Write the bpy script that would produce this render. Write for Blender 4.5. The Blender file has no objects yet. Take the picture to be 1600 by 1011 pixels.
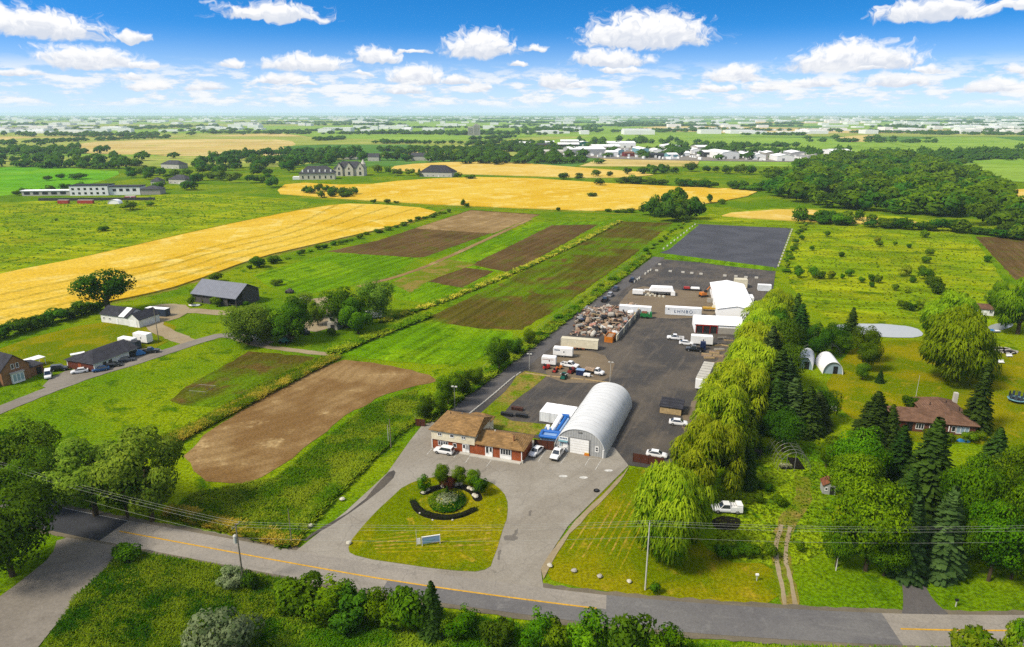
import bpy, math, random
import numpy as np
from mathutils import Vector, Matrix

sc = bpy.context.scene
col = sc.collection
R = math.radians

# ------------------------------------------------------------------ camera
F, CX, CY, HOR, CAMH = 1067.0, 800.0, 505.5, 177.0, 74.0
PITCH = math.atan((CY - HOR) / F)
cam_d = bpy.data.cameras.new('camera')
cam = bpy.data.objects.new('camera', cam_d)
col.objects.link(cam)
cam.location = (0, 0, CAMH)
cam.rotation_euler = (math.pi / 2 - PITCH, 0, 0)
cam_d.sensor_fit = 'HORIZONTAL'
cam_d.sensor_width = 36.0
cam_d.lens = 36.0 * F / 1600.0
cam_d.clip_start = 0.5
cam_d.clip_end = 60000
sc.camera = cam

# ------------------------------------------------------------------ view, render
sc.view_settings.view_transform = 'Standard'
sc.view_settings.look = 'None'
sc.view_settings.gamma = 1
sc.view_settings.use_curve_mapping = False
EXPO = 1.25
sc.view_settings.exposure = EXPO
sc.render.engine = 'CYCLES'
sc.cycles.use_denoising = False
sc.cycles.max_bounces = 5
sc.cycles.diffuse_bounces = 2
sc.cycles.glossy_bounces = 2
sc.cycles.transmission_bounces = 2
sc.cycles.transparent_max_bounces = 6
sc.cycles.volume_bounces = 2
sc.cycles.caustics_reflective = False
sc.cycles.caustics_refractive = False


def ray(x, y):
    u = (x - CX) / F
    v = (CY - y) / F
    return (u, math.cos(PITCH) + v * math.sin(PITCH), -math.sin(PITCH) + v * math.cos(PITCH))


def P(x, y, z=0.0):
    """photo pixel -> the point where its ray meets the level z"""
    r = ray(x, y)
    t = (z - CAMH) / r[2]
    return Vector((r[0] * t, r[1] * t, z))


def hz(bx, by, ty):
    """height of something that stands on the ground at pixel (bx,by) and reaches up to row ty"""
    b = P(bx, by)
    r = ray(bx, ty)
    return CAMH + r[2] * b.y / r[1]


def mpp(by):
    """metres per photo pixel across, at ground row by"""
    b = P(800, by)
    return (b.y * math.cos(PITCH) + CAMH * math.sin(PITCH)) / F


# ------------------------------------------------------------------ sun and sky
SUN_AZ, SUN_EL = R(-118), R(47)          # measured clockwise from +Y
sdir = Vector((math.sin(SUN_AZ) * math.cos(SUN_EL), math.cos(SUN_AZ) * math.cos(SUN_EL), math.sin(SUN_EL)))
sun_d = bpy.data.lights.new('sun', 'SUN')
sun_d.energy = 2.6
sun_d.angle = R(12)
sun_d.color = (1.0, 0.91, 0.76)
sun = bpy.data.objects.new('sun', sun_d)
col.objects.link(sun)
sun.location = (-200, -100, 300)
sun.rotation_euler = (-sdir).to_track_quat('-Z', 'Y').to_euler()

world = bpy.data.worlds.new('World')
sc.world = world
world.use_nodes = True
WSTR = 0.14


def build_sky():
    nt = world.node_tree
    nt.nodes.clear()
    N = nt.nodes.new
    lk = nt.links.new

    def val(sock, v):
        if hasattr(v, 'is_output'):
            lk(v, sock)
        else:
            sock.default_value = v

    def M(op, a, b=0.0, c=0.0, clamp=False):
        n = N('ShaderNodeMath'); n.operation = op; n.use_clamp = clamp
        val(n.inputs[0], a); val(n.inputs[1], b); val(n.inputs[2], c)
        return n.outputs[0]

    def V(op, a, b=(0, 0, 0)):
        n = N('ShaderNodeVectorMath'); n.operation = op
        val(n.inputs[0], a); val(n.inputs[1], b)
        return n.outputs['Value'] if op == 'LENGTH' else n.outputs[0]

    def SS(x, lo, hi):
        n = N('ShaderNodeMapRange'); n.interpolation_type = 'SMOOTHSTEP'
        val(n.inputs[0], x); n.inputs[1].default_value = lo; n.inputs[2].default_value = hi
        return n.outputs[0]

    def mixc(f, a, b):
        n = N('ShaderNodeMix'); n.data_type = 'RGBA'
        val(n.inputs[0], f); val(n.inputs[6], a); val(n.inputs[7], b)
        return n.outputs[2]

    def noise(vec, scale, detail=4, rough=0.55):
        n = N('ShaderNodeTexNoise')
        lk(vec, n.inputs['Vector']); n.inputs['Scale'].default_value = scale
        n.inputs['Detail'].default_value = detail; n.inputs['Roughness'].default_value = rough
        return n

    def comb(x, y, z=0.0):
        n = N('ShaderNodeCombineXYZ'); val(n.inputs[0], x); val(n.inputs[1], y); val(n.inputs[2], z)
        return n.outputs[0]

    d = V('NORMALIZE', N('ShaderNodeTexCoord').outputs['Generated'])
    s = N('ShaderNodeSeparateXYZ'); lk(d, s.inputs[0])
    x, y, z = s.outputs
    el = M('MULTIPLY', M('ARCSINE', z), 180 / math.pi)
    az0 = M('MULTIPLY', M('ARCTAN2', x, y), 180 / math.pi)
    az = M('WRAP', az0, 45.0, -45.0)
    # clear air: Nishita, sampled higher up than the view so that the blue starts low over the haze
    sky = N('ShaderNodeTexSky'); sky.sky_type = 'NISHITA'; sky.sun_disc = False
    sky.sun_elevation = SUN_EL; sky.sun_rotation = SUN_AZ
    sky.air_density = 1.0; sky.dust_density = 0.3; sky.ozone_density = 2.5
    zz = M('ADD', M('MULTIPLY', M('MAXIMUM', z, 0.0), 3.2), 0.10)
    lk(V('NORMALIZE', comb(x, y, zz)), sky.inputs['Vector'])
    hs = N('ShaderNodeHueSaturation'); hs.inputs['Saturation'].default_value = 1.42
    hs.inputs['Value'].default_value = 0.66
    lk(sky.outputs[0], hs.inputs['Color'])
    K = 1.0 / (WSTR * 2 ** EXPO)            # a colour that should read c in the picture is c*K here
    base = hs.outputs[0]
    hazef = M('SUBTRACT', 1.0, SS(el, -0.2, 6.5))
    base = mixc(M('MULTIPLY', hazef, 0.85), base, (0.70 * K, 0.85 * K, 0.97 * K, 1))
    # cumulus
    p = comb(az, el)
    amp = M('MINIMUM', M('ADD', M('MULTIPLY', M('MAXIMUM', el, 0.0), 0.12), 0.25), 1.6)

    def warp(vec, scale, k, detail):
        nz = noise(vec, scale, detail)
        off = V('SUBTRACT', nz.outputs['Color'], (0.5, 0.5, 0.5))
        sc_ = N('ShaderNodeVectorMath'); sc_.operation = 'SCALE'
        lk(off, sc_.inputs[0]); lk(M('MULTIPLY', amp, k), sc_.inputs['Scale'])
        return V('ADD', vec, V('MULTIPLY', sc_.outputs[0], (2.0, 0.85, 0.0)))
    q = warp(p, 0.55, 1.5, 2)
    q = warp(q, 1.7, 0.5, 2)
    clouds = [(425, 20, 165, 42), (750, 70, 122, 70), (585, 88, 80, 40), (642, 79, 62, 10), (480, 100, 138, 40),
              (362, 99, 46, 16), (650, 118, 105, 48), (715, 127, 60, 22), (835, 74, 46, 18), (808, 100, 32, 14),
              (1010, 52, 215, 82), (955, 92, 138, 44), (970, 108, 78, 18), (1152, 116, 90, 40), (1335, 92, 188, 66),
              (1357, 107, 64, 16), (1452, 108, 52, 18), (868, 128, 74, 40), (900, 134, 50, 18), (1460, 18, 165, 44),
              (1575, 10, 90, 24), (1410, 128, 96, 28), (1270, 130, 84, 24), (1200, 136, 74, 24), (1555, 136, 78, 32),
              (1597, 106, 50, 16), (205, 57, 48, 18), (440, 124, 86, 24), (478, 131, 42, 12), (320, 136, 64, 16),
              (230, 134, 64, 22), (570, 117, 32, 10), (745, 138, 54, 20), (635, 140, 76, 22), (1120, 138, 64, 18),
              (60, 38, 165, 62), (140, 92, 140, 52), (218, 100, 60, 20), (25, 112, 60, 16), (205, 121, 38, 12)]
    dens = None
    rel = None
    for (px, py, w, h) in clouds:
        r = Vector(ray(px, py)).normalized()
        ca = math.degrees(math.atan2(r.x, r.y)); ce = math.degrees(math.asin(r.z))
        dg = math.degrees(1 / F) * 0.97
        rx = w * 0.56 * dg; ry = h * 0.55 * dg
        ce -= 0.10 * h * dg
        dd = V('MULTIPLY', V('SUBTRACT', q, (ca, ce, 0)), (1 / rx, 1 / ry, 0))
        mm = V('MAXIMUM', dd, V('MULTIPLY', dd, (-1, -2.6, 0)))
        v = M('SUBTRACT', 1.0, V('LENGTH', mm))
        sy = N('ShaderNodeSeparateXYZ'); lk(dd, sy.inputs[0])
        if dens is None:
            dens, rel = v, sy.outputs[1]
        else:
            g = M('GREATER_THAN', v, dens)
            mx = N('ShaderNodeMix'); mx.data_type = 'FLOAT'
            lk(g, mx.inputs[0]); lk(rel, mx.inputs[2]); lk(sy.outputs[1], mx.inputs[3])
            rel = mx.outputs[0]
            dens = M('MAXIMUM', dens, v)
    fine = noise(q, 1.5, 6, 0.58).outputs[0]
    dens = M('ADD', dens, M('MULTIPLY', M('SUBTRACT', fine, 0.5), 1.05))
    a1 = SS(dens, 0.04, 0.46)
    bright = SS(M('ADD', rel, M('MULTIPLY', M('SUBTRACT', fine, 0.5), 1.3)), -0.22, 0.42)
    ccol = mixc(bright, (0.70 * K, 0.75 * K, 0.85 * K, 1), (1.02 * K, 1.02 * K, 1.03 * K, 1))
    out = mixc(a1, base, ccol)
    # the many small ones low over the horizon
    lowp = comb(M('MULTIPLY', az0, 0.40), M('MULTIPLY', el, 1.55), 3.7)
    ln = noise(lowp, 1.0, 5, 0.62).outputs[0]
    lm = M('MULTIPLY', SS(ln, 0.43, 0.57), M('MULTIPLY', SS(el, 0.15, 0.9), M('SUBTRACT', 1.0, SS(el, 2.2, 4.0))))
    lcol = mixc(SS(ln, 0.46, 0.62), (0.80 * K, 0.85 * K, 0.93 * K, 1), (1.0 * K, 1.0 * K, 1.0 * K, 1))
    out = mixc(M('MULTIPLY', lm, 0.85), out, lcol)
    # denser unseen cloud added overhead, above the frame, to whiten the ambient light
    hp = comb(M('DIVIDE', x, M('MAXIMUM', z, 0.08)), M('DIVIDE', y, M('MAXIMUM', z, 0.08)), 1.3)
    hn = noise(hp, 0.9, 6, 0.55).outputs[0]
    hm = M('MULTIPLY', SS(hn, 0.36, 0.52), SS(el, 10.0, 15.0))
    out = mixc(hm, out, mixc(SS(hn, 0.42, 0.7), (0.95 * K, 0.95 * K, 0.97 * K, 1), (0.72 * K, 0.74 * K, 0.79 * K, 1)))
    bg = N('ShaderNodeBackground'); bg.inputs['Strength'].default_value = WSTR
    lk(out, bg.inputs['Color'])
    wo = N('ShaderNodeOutputWorld'); lk(bg.outputs[0], wo.inputs['Surface'])


build_sky()
world.cycles.sampling_method = 'MANUAL'
world.cycles.sample_map_resolution = 512


# ------------------------------------------------------------------ materials
def S(r, g, b, k=1.75):
    """base colour whose daylight look is the sRGB colour r,g,b"""
    def f(c):
        c = c / 255.0
        return (c / 12.92 if c <= 0.04045 else ((c + 0.055) / 1.055) ** 2.4) / k
    return (f(r), f(g), f(b), 1.0)


MATS = {}


class NT:
    def __init__(self, name):
        self.m = bpy.data.materials.new(name)
        self.m.use_nodes = True
        self.t = self.m.node_tree
        self.t.nodes.clear()
        self.out = self.t.nodes.new('ShaderNodeOutputMaterial')
        MATS[name] = self.m

    def n(self, kind, **kw):
        nd = self.t.nodes.new(kind)
        for k, v in kw.items():
            setattr(nd, k, v)
        return nd

    def l(self, a, b):
        self.t.links.new(a, b)

    def set(self, sock, v):
        if hasattr(v, 'is_output'):
            self.l(v, sock)
        else:
            sock.default_value = v

    def math(self, op, a, b=0.0, clamp=False):
        nd = self.n('ShaderNodeMath', operation=op, use_clamp=clamp)
        self.set(nd.inputs[0], a); self.set(nd.inputs[1], b)
        return nd.outputs[0]

    def mix(self, f, a, b, mode='MIX'):
        nd = self.n('ShaderNodeMix', data_type='RGBA', blend_type=mode)
        self.set(nd.inputs[0], f); self.set(nd.inputs[6], a); self.set(nd.inputs[7], b)
        return nd.outputs[2]

    def ss(self, x, lo, hi, a=0.0, b=1.0):
        nd = self.n('ShaderNodeMapRange', interpolation_type='SMOOTHSTEP')
        self.set(nd.inputs[0], x); nd.inputs[1].default_value = lo; nd.inputs[2].default_value = hi
        nd.inputs[3].default_value = a; nd.inputs[4].default_value = b
        return nd.outputs[0]

    def pos(self, rot=0.0, scale=(1, 1, 1), obj=False):
        if obj:
            v = self.n('ShaderNodeTexCoord').outputs['Object']
        else:
            v = self.n('ShaderNodeNewGeometry').outputs['Position']
        if rot or scale != (1, 1, 1):
            r = self.n('ShaderNodeVectorRotate', rotation_type='Z_AXIS')
            self.l(v, r.inputs['Vector']); r.inputs['Angle'].default_value = rot
            m = self.n('ShaderNodeVectorMath', operation='MULTIPLY')
            self.l(r.outputs[0], m.inputs[0]); m.inputs[1].default_value = scale
            v = m.outputs[0]
        return v

    def noise(self, vec, scale, detail=3, rough=0.55, w=0.0):
        nd = self.n('ShaderNodeTexNoise')
        if vec is not None:
            self.l(vec, nd.inputs['Vector'])
        nd.inputs['Scale'].default_value = scale
        nd.inputs['Detail'].default_value = detail
        nd.inputs['Roughness'].default_value = rough
        if w:
            nd.inputs['Distortion'].default_value = w
        return nd.outputs[0]

    def principled(self, color, rough=0.8, metal=0.0, spec=0.3, bump=None, bump_s=0.3, bump_d=0.05, coat=0.0):
        b = self.n('ShaderNodeBsdfPrincipled')
        self.set(b.inputs['Base Color'], color)
        self.set(b.inputs['Roughness'], rough)
        b.inputs['Metallic'].default_value = metal
        b.inputs['Specular IOR Level'].default_value = spec
        b.inputs['Coat Weight'].default_value = coat
        if bump is not None:
            bp = self.n('ShaderNodeBump')
            bp.inputs['Strength'].default_value = bump_s
            bp.inputs['Distance'].default_value = bump_d
            self.l(bump, bp.inputs['Height'])
            self.l(bp.outputs[0], b.inputs['Normal'])
        self.l(b.outputs[0], self.out.inputs['Surface'])
        return self.m


def field_mat(name, c1, c2, c3, big=0.02, mid=0.16, fine=1.6, streak=None, fine_amt=0.55, bump_s=0.5, bump_d=0.12, mid_lo=0.5, mid_hi=0.68, big_lo=0.42, big_hi=0.6):
    """ground with patches, blotches and grain; streak=(angle, across, along, amount[, colour])"""
    t = NT(name)
    p = t.pos()
    c = t.mix(t.ss(t.noise(p, big, 4), big_lo, big_hi), c1, c2)
    c = t.mix(t.ss(t.noise(p, mid, 4, 0.6, 0.6), mid_lo, mid_hi), c, c3)
    if streak:
        ang, ac, al, amt = streak[:4]
        sp = t.pos(ang, (al, ac, 1))
        sn = t.noise(sp, 1.0, 4, 0.6)
        if len(streak) > 4:
            c = t.mix(t.ss(sn, 0.5, 0.72, 0, amt), c, streak[4])
        else:
            c = t.mix(1.0, c, t.ss(sn, 0.3, 0.7, 1 - amt, 1 + amt), 'MULTIPLY')
    fn = t.noise(p, fine, 4, 0.65)
    c = t.mix(1.0, c, t.ss(fn, 0.25, 0.75, 1 - fine_amt, 1 + fine_amt), 'MULTIPLY')
    return t.principled(c, 0.95, spec=0.0, bump=fn, bump_s=bump_s, bump_d=bump_d)


def plain(name, c, rough=0.6, metal=0.0, spec=0.4, var=0.18, scale=1.2, coat=0.0):
    """a painted or sheet surface with slight soiling"""
    t = NT(name)
    n = t.noise(t.pos(), scale, 4, 0.6)
    cc = t.mix(1.0, c, t.ss(n, 0.3, 0.72, 1 - var, 1 + var * 0.4), 'MULTIPLY')
    return t.principled(cc, rough, metal, spec, coat=coat)


LONG = R(66.2)      # the way the lots run back from the road
CROSS = R(-20.5)

# ground
field_mat('grass', S(100, 136, 12), S(132, 152, 14), S(76, 110, 10))
field_mat('rough_grass', S(92, 136, 14), S(136, 160, 20), S(70, 108, 12), big=0.03, mid=0.22, fine=1.1, fine_amt=0.75, bump_s=0.9, bump_d=0.3)
field_mat('meadow', S(126, 152, 14), S(156, 168, 20), S(100, 128, 14), big=0.025, mid=0.09, fine=0.8, fine_amt=0.4, streak=(R(12), 0.16, 0.02, 0.28))
field_mat('green_crop', S(100, 142, 10), S(120, 156, 14), S(82, 122, 12), big=0.02, mid=0.2, fine=1.0, fine_amt=0.4, streak=(-LONG, 0.30, 0.02, 0.3))
field_mat('bright_field', S(104, 172, 24), S(122, 180, 30), S(90, 150, 30), big=0.01, mid=0.05, fine=0.5, fine_amt=0.2, streak=(0, 0.05, 0.008, 0.12))
field_mat('lawn', S(108, 126, 6), S(142, 138, 12), S(170, 150, 40), big=0.06, mid=0.3, fine=2.0, fine_amt=0.4, mid_lo=0.56, mid_hi=0.75)
field_mat('dry_grass', S(150, 144, 22), S(120, 134, 14), S(180, 150, 70), big=0.07, mid=0.25, fine=1.5, fine_amt=0.45)
field_mat('wheat', S(234, 198, 74), S(226, 184, 48), S(242, 216, 116), big=0.012, mid=0.05, fine=0.9, fine_amt=0.25, streak=(R(-38), 0.16, 0.006, 0.45, S(204, 158, 40)), bump_s=0.6)
field_mat('wheat_pale', S(234, 202, 104), S(226, 190, 82), S(240, 214, 132), big=0.012, mid=0.05, fine=0.5, fine_amt=0.12, streak=(R(-4), 0.05, 0.006, 0.2, S(214, 176, 80)))
field_mat('soil_dark', S(100, 80, 48), S(114, 92, 58), S(98, 96, 36), big=0.03, mid=0.12, fine=1.2, fine_amt=0.35, streak=(-LONG, 0.5, 0.02, 0.22))
field_mat('soil_olive', S(92, 86, 30), S(96, 124, 14), S(104, 86, 42), big=0.022, mid=0.09, fine=1.1, fine_amt=0.4, streak=(-LONG, 0.35, 0.02, 0.25), big_lo=0.44, big_hi=0.58)
field_mat('soil_pale', S(160, 134, 92), S(148, 122, 80), S(176, 150, 106), big=0.03, mid=0.1, fine=0.9, fine_amt=0.2, streak=(-LONG, 0.4, 0.02, 0.15))
field_mat('patch_grass', S(116, 132, 26), S(150, 132, 66), S(96, 128, 16), big=0.12, mid=0.35, fine=1.8, fine_amt=0.4)
field_mat('far_green', S(150, 182, 70), S(140, 176, 60), S(120, 162, 56), big=0.004, mid=0.012, fine=0.1, fine_amt=0.14, streak=(R(10), 0.03, 0.004, 0.15), bump_s=0.1)
field_mat('far_olive', S(168, 178, 84), S(150, 168, 70), S(188, 186, 100), big=0.004, mid=0.012, fine=0.1, fine_amt=0.14, streak=(R(10), 0.03, 0.004, 0.15), bump_s=0.1)
field_mat('far_tan', S(222, 200, 132), S(210, 184, 110), S(196, 186, 100), big=0.004, mid=0.012, fine=0.1, fine_amt=0.12, streak=(R(-6), 0.03, 0.004, 0.15), bump_s=0.1)
field_mat('far_dark', S(96, 140, 60), S(84, 130, 54), S(110, 150, 60), big=0.004, mid=0.02, fine=0.1, fine_amt=0.2, streak=(R(10), 0.03, 0.004, 0.15), bump_s=0.1)


def swirl_soil():
    t = NT('soil_bare')
    p = t.pos()
    # tillage lines that bend round the plot
    w = t.n('ShaderNodeTexWave', wave_type='RINGS', rings_direction='Z')
    off = t.n('ShaderNodeVectorMath', operation='SUBTRACT')
    t.l(p, off.inputs[0]); off.inputs[1].default_value = tuple(P(300, 560))
    t.l(off.outputs[0], w.inputs['Vector'])
    w.inputs['Scale'].default_value = 0.085; w.inputs['Distortion'].default_value = 9.0
    w.inputs['Detail'].default_value = 5; w.inputs['Detail Scale'].default_value = 0.6
    c = t.mix(t.ss(t.noise(p, 0.06, 4), 0.42, 0.62), S(136, 104, 60), S(164, 134, 88))
    c = t.mix(t.ss(w.outputs['Fac'], 0.35, 0.95, 0, 0.28), c, S(118, 88, 44))
    c = t.mix(t.ss(t.noise(p, 0.12, 5, 0.65), 0.58, 0.74), c, S(204, 176, 124))
    fn = t.noise(p, 1.8, 4, 0.65)
    c = t.mix(1.0, c, t.ss(fn, 0.25, 0.75, 0.72, 1.25), 'MULTIPLY')
    t.principled(c, 0.95, spec=0.1, bump=fn, bump_s=0.6, bump_d=0.1)


swirl_soil()


def asphalt(name, c, c2, worn, crack=0.0, rot=0.0, fine=3.0):
    t = NT(name)
    p = t.pos()
    k = t.mix(t.ss(t.noise(p, 0.07, 5, 0.6), 0.4, 0.62), c, c2)
    sp = t.pos(-rot, (0.05, 0.6, 1))
    k = t.mix(t.ss(t.noise(sp, 1.0, 4, 0.6), 0.5, 0.75, 0, 0.5), k, worn)
    k = t.mix(t.ss(t.noise(p, 0.35, 5, 0.65, 0.8), 0.56, 0.74, 0, 0.65), k, worn)
    st = t.noise(p, 0.8, 5, 0.7, 0.5)
    k = t.mix(1.0, k, t.ss(st, 0.60, 0.78, 1.0, 0.72), 'MULTIPLY')
    if crack:
        v = t.n('ShaderNodeTexVoronoi', feature='DISTANCE_TO_EDGE')
        wv = t.n('ShaderNodeVectorMath', operation='ADD')
        nz = t.n('ShaderNodeTexNoise'); t.l(p, nz.inputs['Vector']); nz.inputs['Scale'].default_value = 0.5
        t.l(p, wv.inputs[0]); t.l(nz.outputs['Color'], wv.inputs[1])
        t.l(wv.outputs[0], v.inputs['Vector']); v.inputs['Scale'].default_value = 0.16
        cf = t.ss(v.outputs['Distance'], 0.0, 0.014, crack, 0.0)
        k = t.mix(cf, k, S(70, 66, 60))
    fn = t.noise(p, fine, 5, 0.7)
    k = t.mix(1.0, k, t.ss(fn, 0.25, 0.75, 0.84, 1.14), 'MULTIPLY')
    t.principled(k, 0.9, spec=0.25, bump=fn, bump_s=0.25, bump_d=0.03)


asphalt('road_old', S(168, 160, 148), S(156, 149, 138), S(140, 134, 124), 0.22, R(-14))
asphalt('road_new', S(124, 122, 120), S(112, 110, 110), S(142, 140, 136), 0.0, R(-8))
asphalt('road_black', S(62, 64, 70), S(70, 72, 78), S(54, 56, 62), 0.0, R(-16))
asphalt('lot_concrete', S(168, 161, 148), S(156, 148, 134), S(138, 130, 118), 0.26, R(50))
asphalt('yard_dark', S(74, 71, 69), S(100, 92, 82), S(126, 114, 98), 0.0, LONG)
asphalt('pad_dark', S(74, 75, 82), S(86, 87, 94), S(62, 63, 68), 0.0, CROSS)
asphalt('drive_grey', S(104, 100, 98), S(96, 93, 92), S(120, 114, 108), 0.2, LONG)
asphalt('gravel', S(176, 160, 128), S(164, 146, 112), S(150, 134, 104), 0.0, R(20), 2.0)
asphalt('gravel_grey', S(150, 142, 130), S(138, 130, 118), S(120, 112, 102), 0.0, R(30), 2.0)
asphalt('yard_brown', S(134, 118, 94), S(122, 106, 84), S(150, 134, 110), 0.0, CROSS)
asphalt('shoulder', S(128, 118, 98), S(112, 104, 88), S(146, 136, 112), 0.0, R(-10))
plain('paint_yellow', S(232, 178, 40), 0.7, var=0.3, scale=2.5)
plain('paint_white', S(226, 224, 216), 0.7, var=0.35, scale=2.5)
plain('mulch', S(34, 32, 22), 0.95, spec=0.1, var=0.5, scale=3)


def water_mat():
    t = NT('water')
    n = t.noise(t.pos(0, (1, 1, 1)), 0.8, 3)
    t.principled(S(190, 196, 196), 0.08, spec=0.9, bump=n, bump_s=0.04, bump_d=0.05)  # pale base: silty water, with the bright sky reflection painted in


water_mat()


# foliage: leaf colour varies by leaf, by tree, and with light painted on clump tops
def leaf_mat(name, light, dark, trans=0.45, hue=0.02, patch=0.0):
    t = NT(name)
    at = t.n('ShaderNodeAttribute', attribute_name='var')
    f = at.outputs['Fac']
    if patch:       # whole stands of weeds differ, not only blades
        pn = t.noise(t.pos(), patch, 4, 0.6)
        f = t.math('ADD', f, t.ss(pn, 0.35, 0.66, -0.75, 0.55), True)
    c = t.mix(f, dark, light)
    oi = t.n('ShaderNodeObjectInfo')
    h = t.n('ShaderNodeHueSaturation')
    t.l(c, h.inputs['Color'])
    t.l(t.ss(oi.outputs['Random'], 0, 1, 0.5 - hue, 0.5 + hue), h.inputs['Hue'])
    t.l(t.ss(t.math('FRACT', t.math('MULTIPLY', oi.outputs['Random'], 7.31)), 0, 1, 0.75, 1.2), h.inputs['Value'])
    d = t.n('ShaderNodeBsdfDiffuse'); t.l(h.outputs[0], d.inputs['Color'])
    tr = t.n('ShaderNodeBsdfTranslucent'); t.l(h.outputs[0], tr.inputs['Color'])
    # leaves are lit by the clump's own normal on either face
    ge = t.n('ShaderNodeNewGeometry')
    nf = t.n('ShaderNodeVectorMath', operation='SCALE')
    t.l(ge.outputs['Normal'], nf.inputs[0])
    t.l(t.math('SUBTRACT', 1.0, t.math('MULTIPLY', ge.outputs['Backfacing'], 2.0)), nf.inputs['Scale'])
    t.l(nf.outputs[0], d.inputs['Normal'])
    ms = t.n('ShaderNodeMixShader'); ms.inputs[0].default_value = trans
    t.l(d.outputs[0], ms.inputs[1]); t.l(tr.outputs[0], ms.inputs[2])
    t.l(ms.outputs[0], t.out.inputs['Surface'])


leaf_mat('leaf', S(128, 168, 26), S(56, 100, 18))
leaf_mat('leaf_fresh', S(138, 182, 22), S(62, 114, 16))
leaf_mat('leaf_dark', S(108, 148, 30), S(48, 88, 20))
leaf_mat('leaf_olive', S(150, 176, 54), S(76, 116, 28))
leaf_mat('leaf_willow', S(200, 220, 44), S(94, 142, 20), 0.45, 0.015)
leaf_mat('leaf_willow_green', S(168, 200, 30), S(78, 126, 16), 0.45, 0.015)
leaf_mat('leaf_silver', S(170, 190, 140), S(110, 142, 84))
leaf_mat('leaf_spruce', S(88, 122, 44), S(34, 66, 24), 0.35)
leaf_mat('leaf_blue_spruce', S(104, 130, 66), S(44, 74, 36), 0.35)
leaf_mat('leaf_far', S(92, 138, 34), S(48, 92, 24))
leaf_mat('leaf_plum', S(104, 60, 44), S(64, 36, 30))
leaf_mat('weed', S(178, 200, 44), S(104, 154, 18), patch=0.10)
leaf_mat('weed_yellow', S(226, 210, 72), S(110, 146, 18), patch=0.2)
leaf_mat('weed_dark', S(150, 174, 34), S(56, 108, 10), patch=0.13)
leaf_mat('flower', S(236, 236, 200), S(150, 170, 90))
plain('bark', S(96, 82, 62), 0.9, spec=0.1, var=0.4, scale=3)
plain('bark_pale', S(190, 184, 168), 0.9, spec=0.1, var=0.4, scale=3)

# built things
plain('white_paint', S(240, 240, 238, 1.3), 0.5, var=0.08)
plain('white_fabric', S(250, 250, 250, 1.25), 0.6, var=0.04, scale=0.3)
plain('cream', S(236, 228, 204), 0.6, var=0.06)
plain('beige_metal', S(238, 228, 196), 0.5, var=0.1)
plain('grey_metal', S(160, 160, 158), 0.5, metal=0.3, var=0.15)
plain('dark_metal', S(60, 60, 62), 0.5, metal=0.3, var=0.2)
plain('black', S(30, 30, 32), 0.6, var=0.2)
plain('rubber', S(34, 33, 32), 0.9, spec=0.1)
plain('orange_metal', S(226, 132, 30), 0.5, var=0.25)
plain('red_metal', S(190, 44, 30), 0.45, var=0.2)
plain('red_dark', S(140, 40, 40), 0.5, var=0.25)
plain('green_metal', S(26, 130, 60), 0.45, var=0.2)
plain('teal_metal', S(20, 106, 88), 0.45, var=0.2)
plain('yellow_metal', S(226, 176, 40), 0.5, var=0.25)
plain('rust', S(142, 84, 52), 0.8, var=0.5, scale=2.5)
def rubble_mat():
    t = NT('rubble_mix')
    v = t.n('ShaderNodeTexVoronoi'); t.l(t.pos(), v.inputs['Vector']); v.inputs['Scale'].default_value = 0.75
    sp = t.n('ShaderNodeSeparateColor'); t.l(v.outputs['Color'], sp.inputs[0])
    r = t.n('ShaderNodeValToRGB'); r.color_ramp.interpolation = 'CONSTANT'
    cs = [(0, S(176, 150, 122)), (.2, S(120, 84, 62)), (.34, S(208, 196, 180)), (.48, S(66, 62, 60)), (.62, S(170, 132, 108)), (.74, S(150, 138, 122)), (.88, S(110, 106, 102))]
    e = r.color_ramp.elements
    e[0].position, e[0].color = cs[0]
    e[1].position, e[1].color = cs[1]
    for p_, c_ in cs[2:]:
        k = e.new(p_); k.color = c_
    t.l(sp.outputs[0], r.inputs[0])
    n = t.noise(t.pos(), 2.0, 4)
    t.principled(t.mix(1.0, r.outputs[0], t.ss(n, .3, .7, .7, 1.15), 'MULTIPLY'), 0.8)


rubble_mat()
plain('tan_scrap', S(184, 156, 126), 0.7, var=0.4, scale=2.5)
plain('pink_scrap', S(196, 140, 120), 0.7, var=0.4, scale=2.5)
plain('concrete', S(186, 180, 168), 0.85, var=0.15)
plain('concrete_pale', S(214, 210, 198), 0.85, var=0.12)
plain('stone_pale', S(222, 216, 196), 0.85, var=0.2, scale=2)
plain('wood_brown', S(82, 42, 24), 0.8, var=0.35, scale=2)
plain('wood_grey', S(92, 86, 80), 0.9, var=0.4, scale=1.4)
plain('wood_pole', S(150, 140, 120), 0.85, var=0.3, scale=2)
plain('wood_pale', S(206, 178, 128), 0.85, var=0.3, scale=2)
plain('brown_door', S(112, 50, 30), 0.7, var=0.2)
plain('blue_vinyl', S(24, 112, 206), 0.4, var=0.1)
plain('blue_pale', S(150, 186, 232), 0.45, var=0.1)
plain('blue_dark', S(26, 46, 90), 0.45, var=0.2)
plain('blue_tarp', S(40, 126, 190), 0.5, var=0.2)
plain('teal_pale', S(130, 186, 200), 0.5, var=0.1)
plain('net_dark', S(60, 74, 92), 0.7, var=0.3)
plain('lettering_blue', S(44, 84, 130), 0.6, var=0.1)
plain('galvanised', S(226, 228, 228, 1.5), 0.55, var=0.08, scale=0.4)
asphalt('tar', S(132, 126, 116), S(118, 112, 104), S(150, 142, 130))
plain('grey_siding', S(188, 190, 190), 0.6, var=0.08)
plain('film_white', S(248, 248, 250, 1.3), 0.5, var=0.06)
plain('pole_white', S(220, 218, 208), 0.6, var=0.1)
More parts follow.
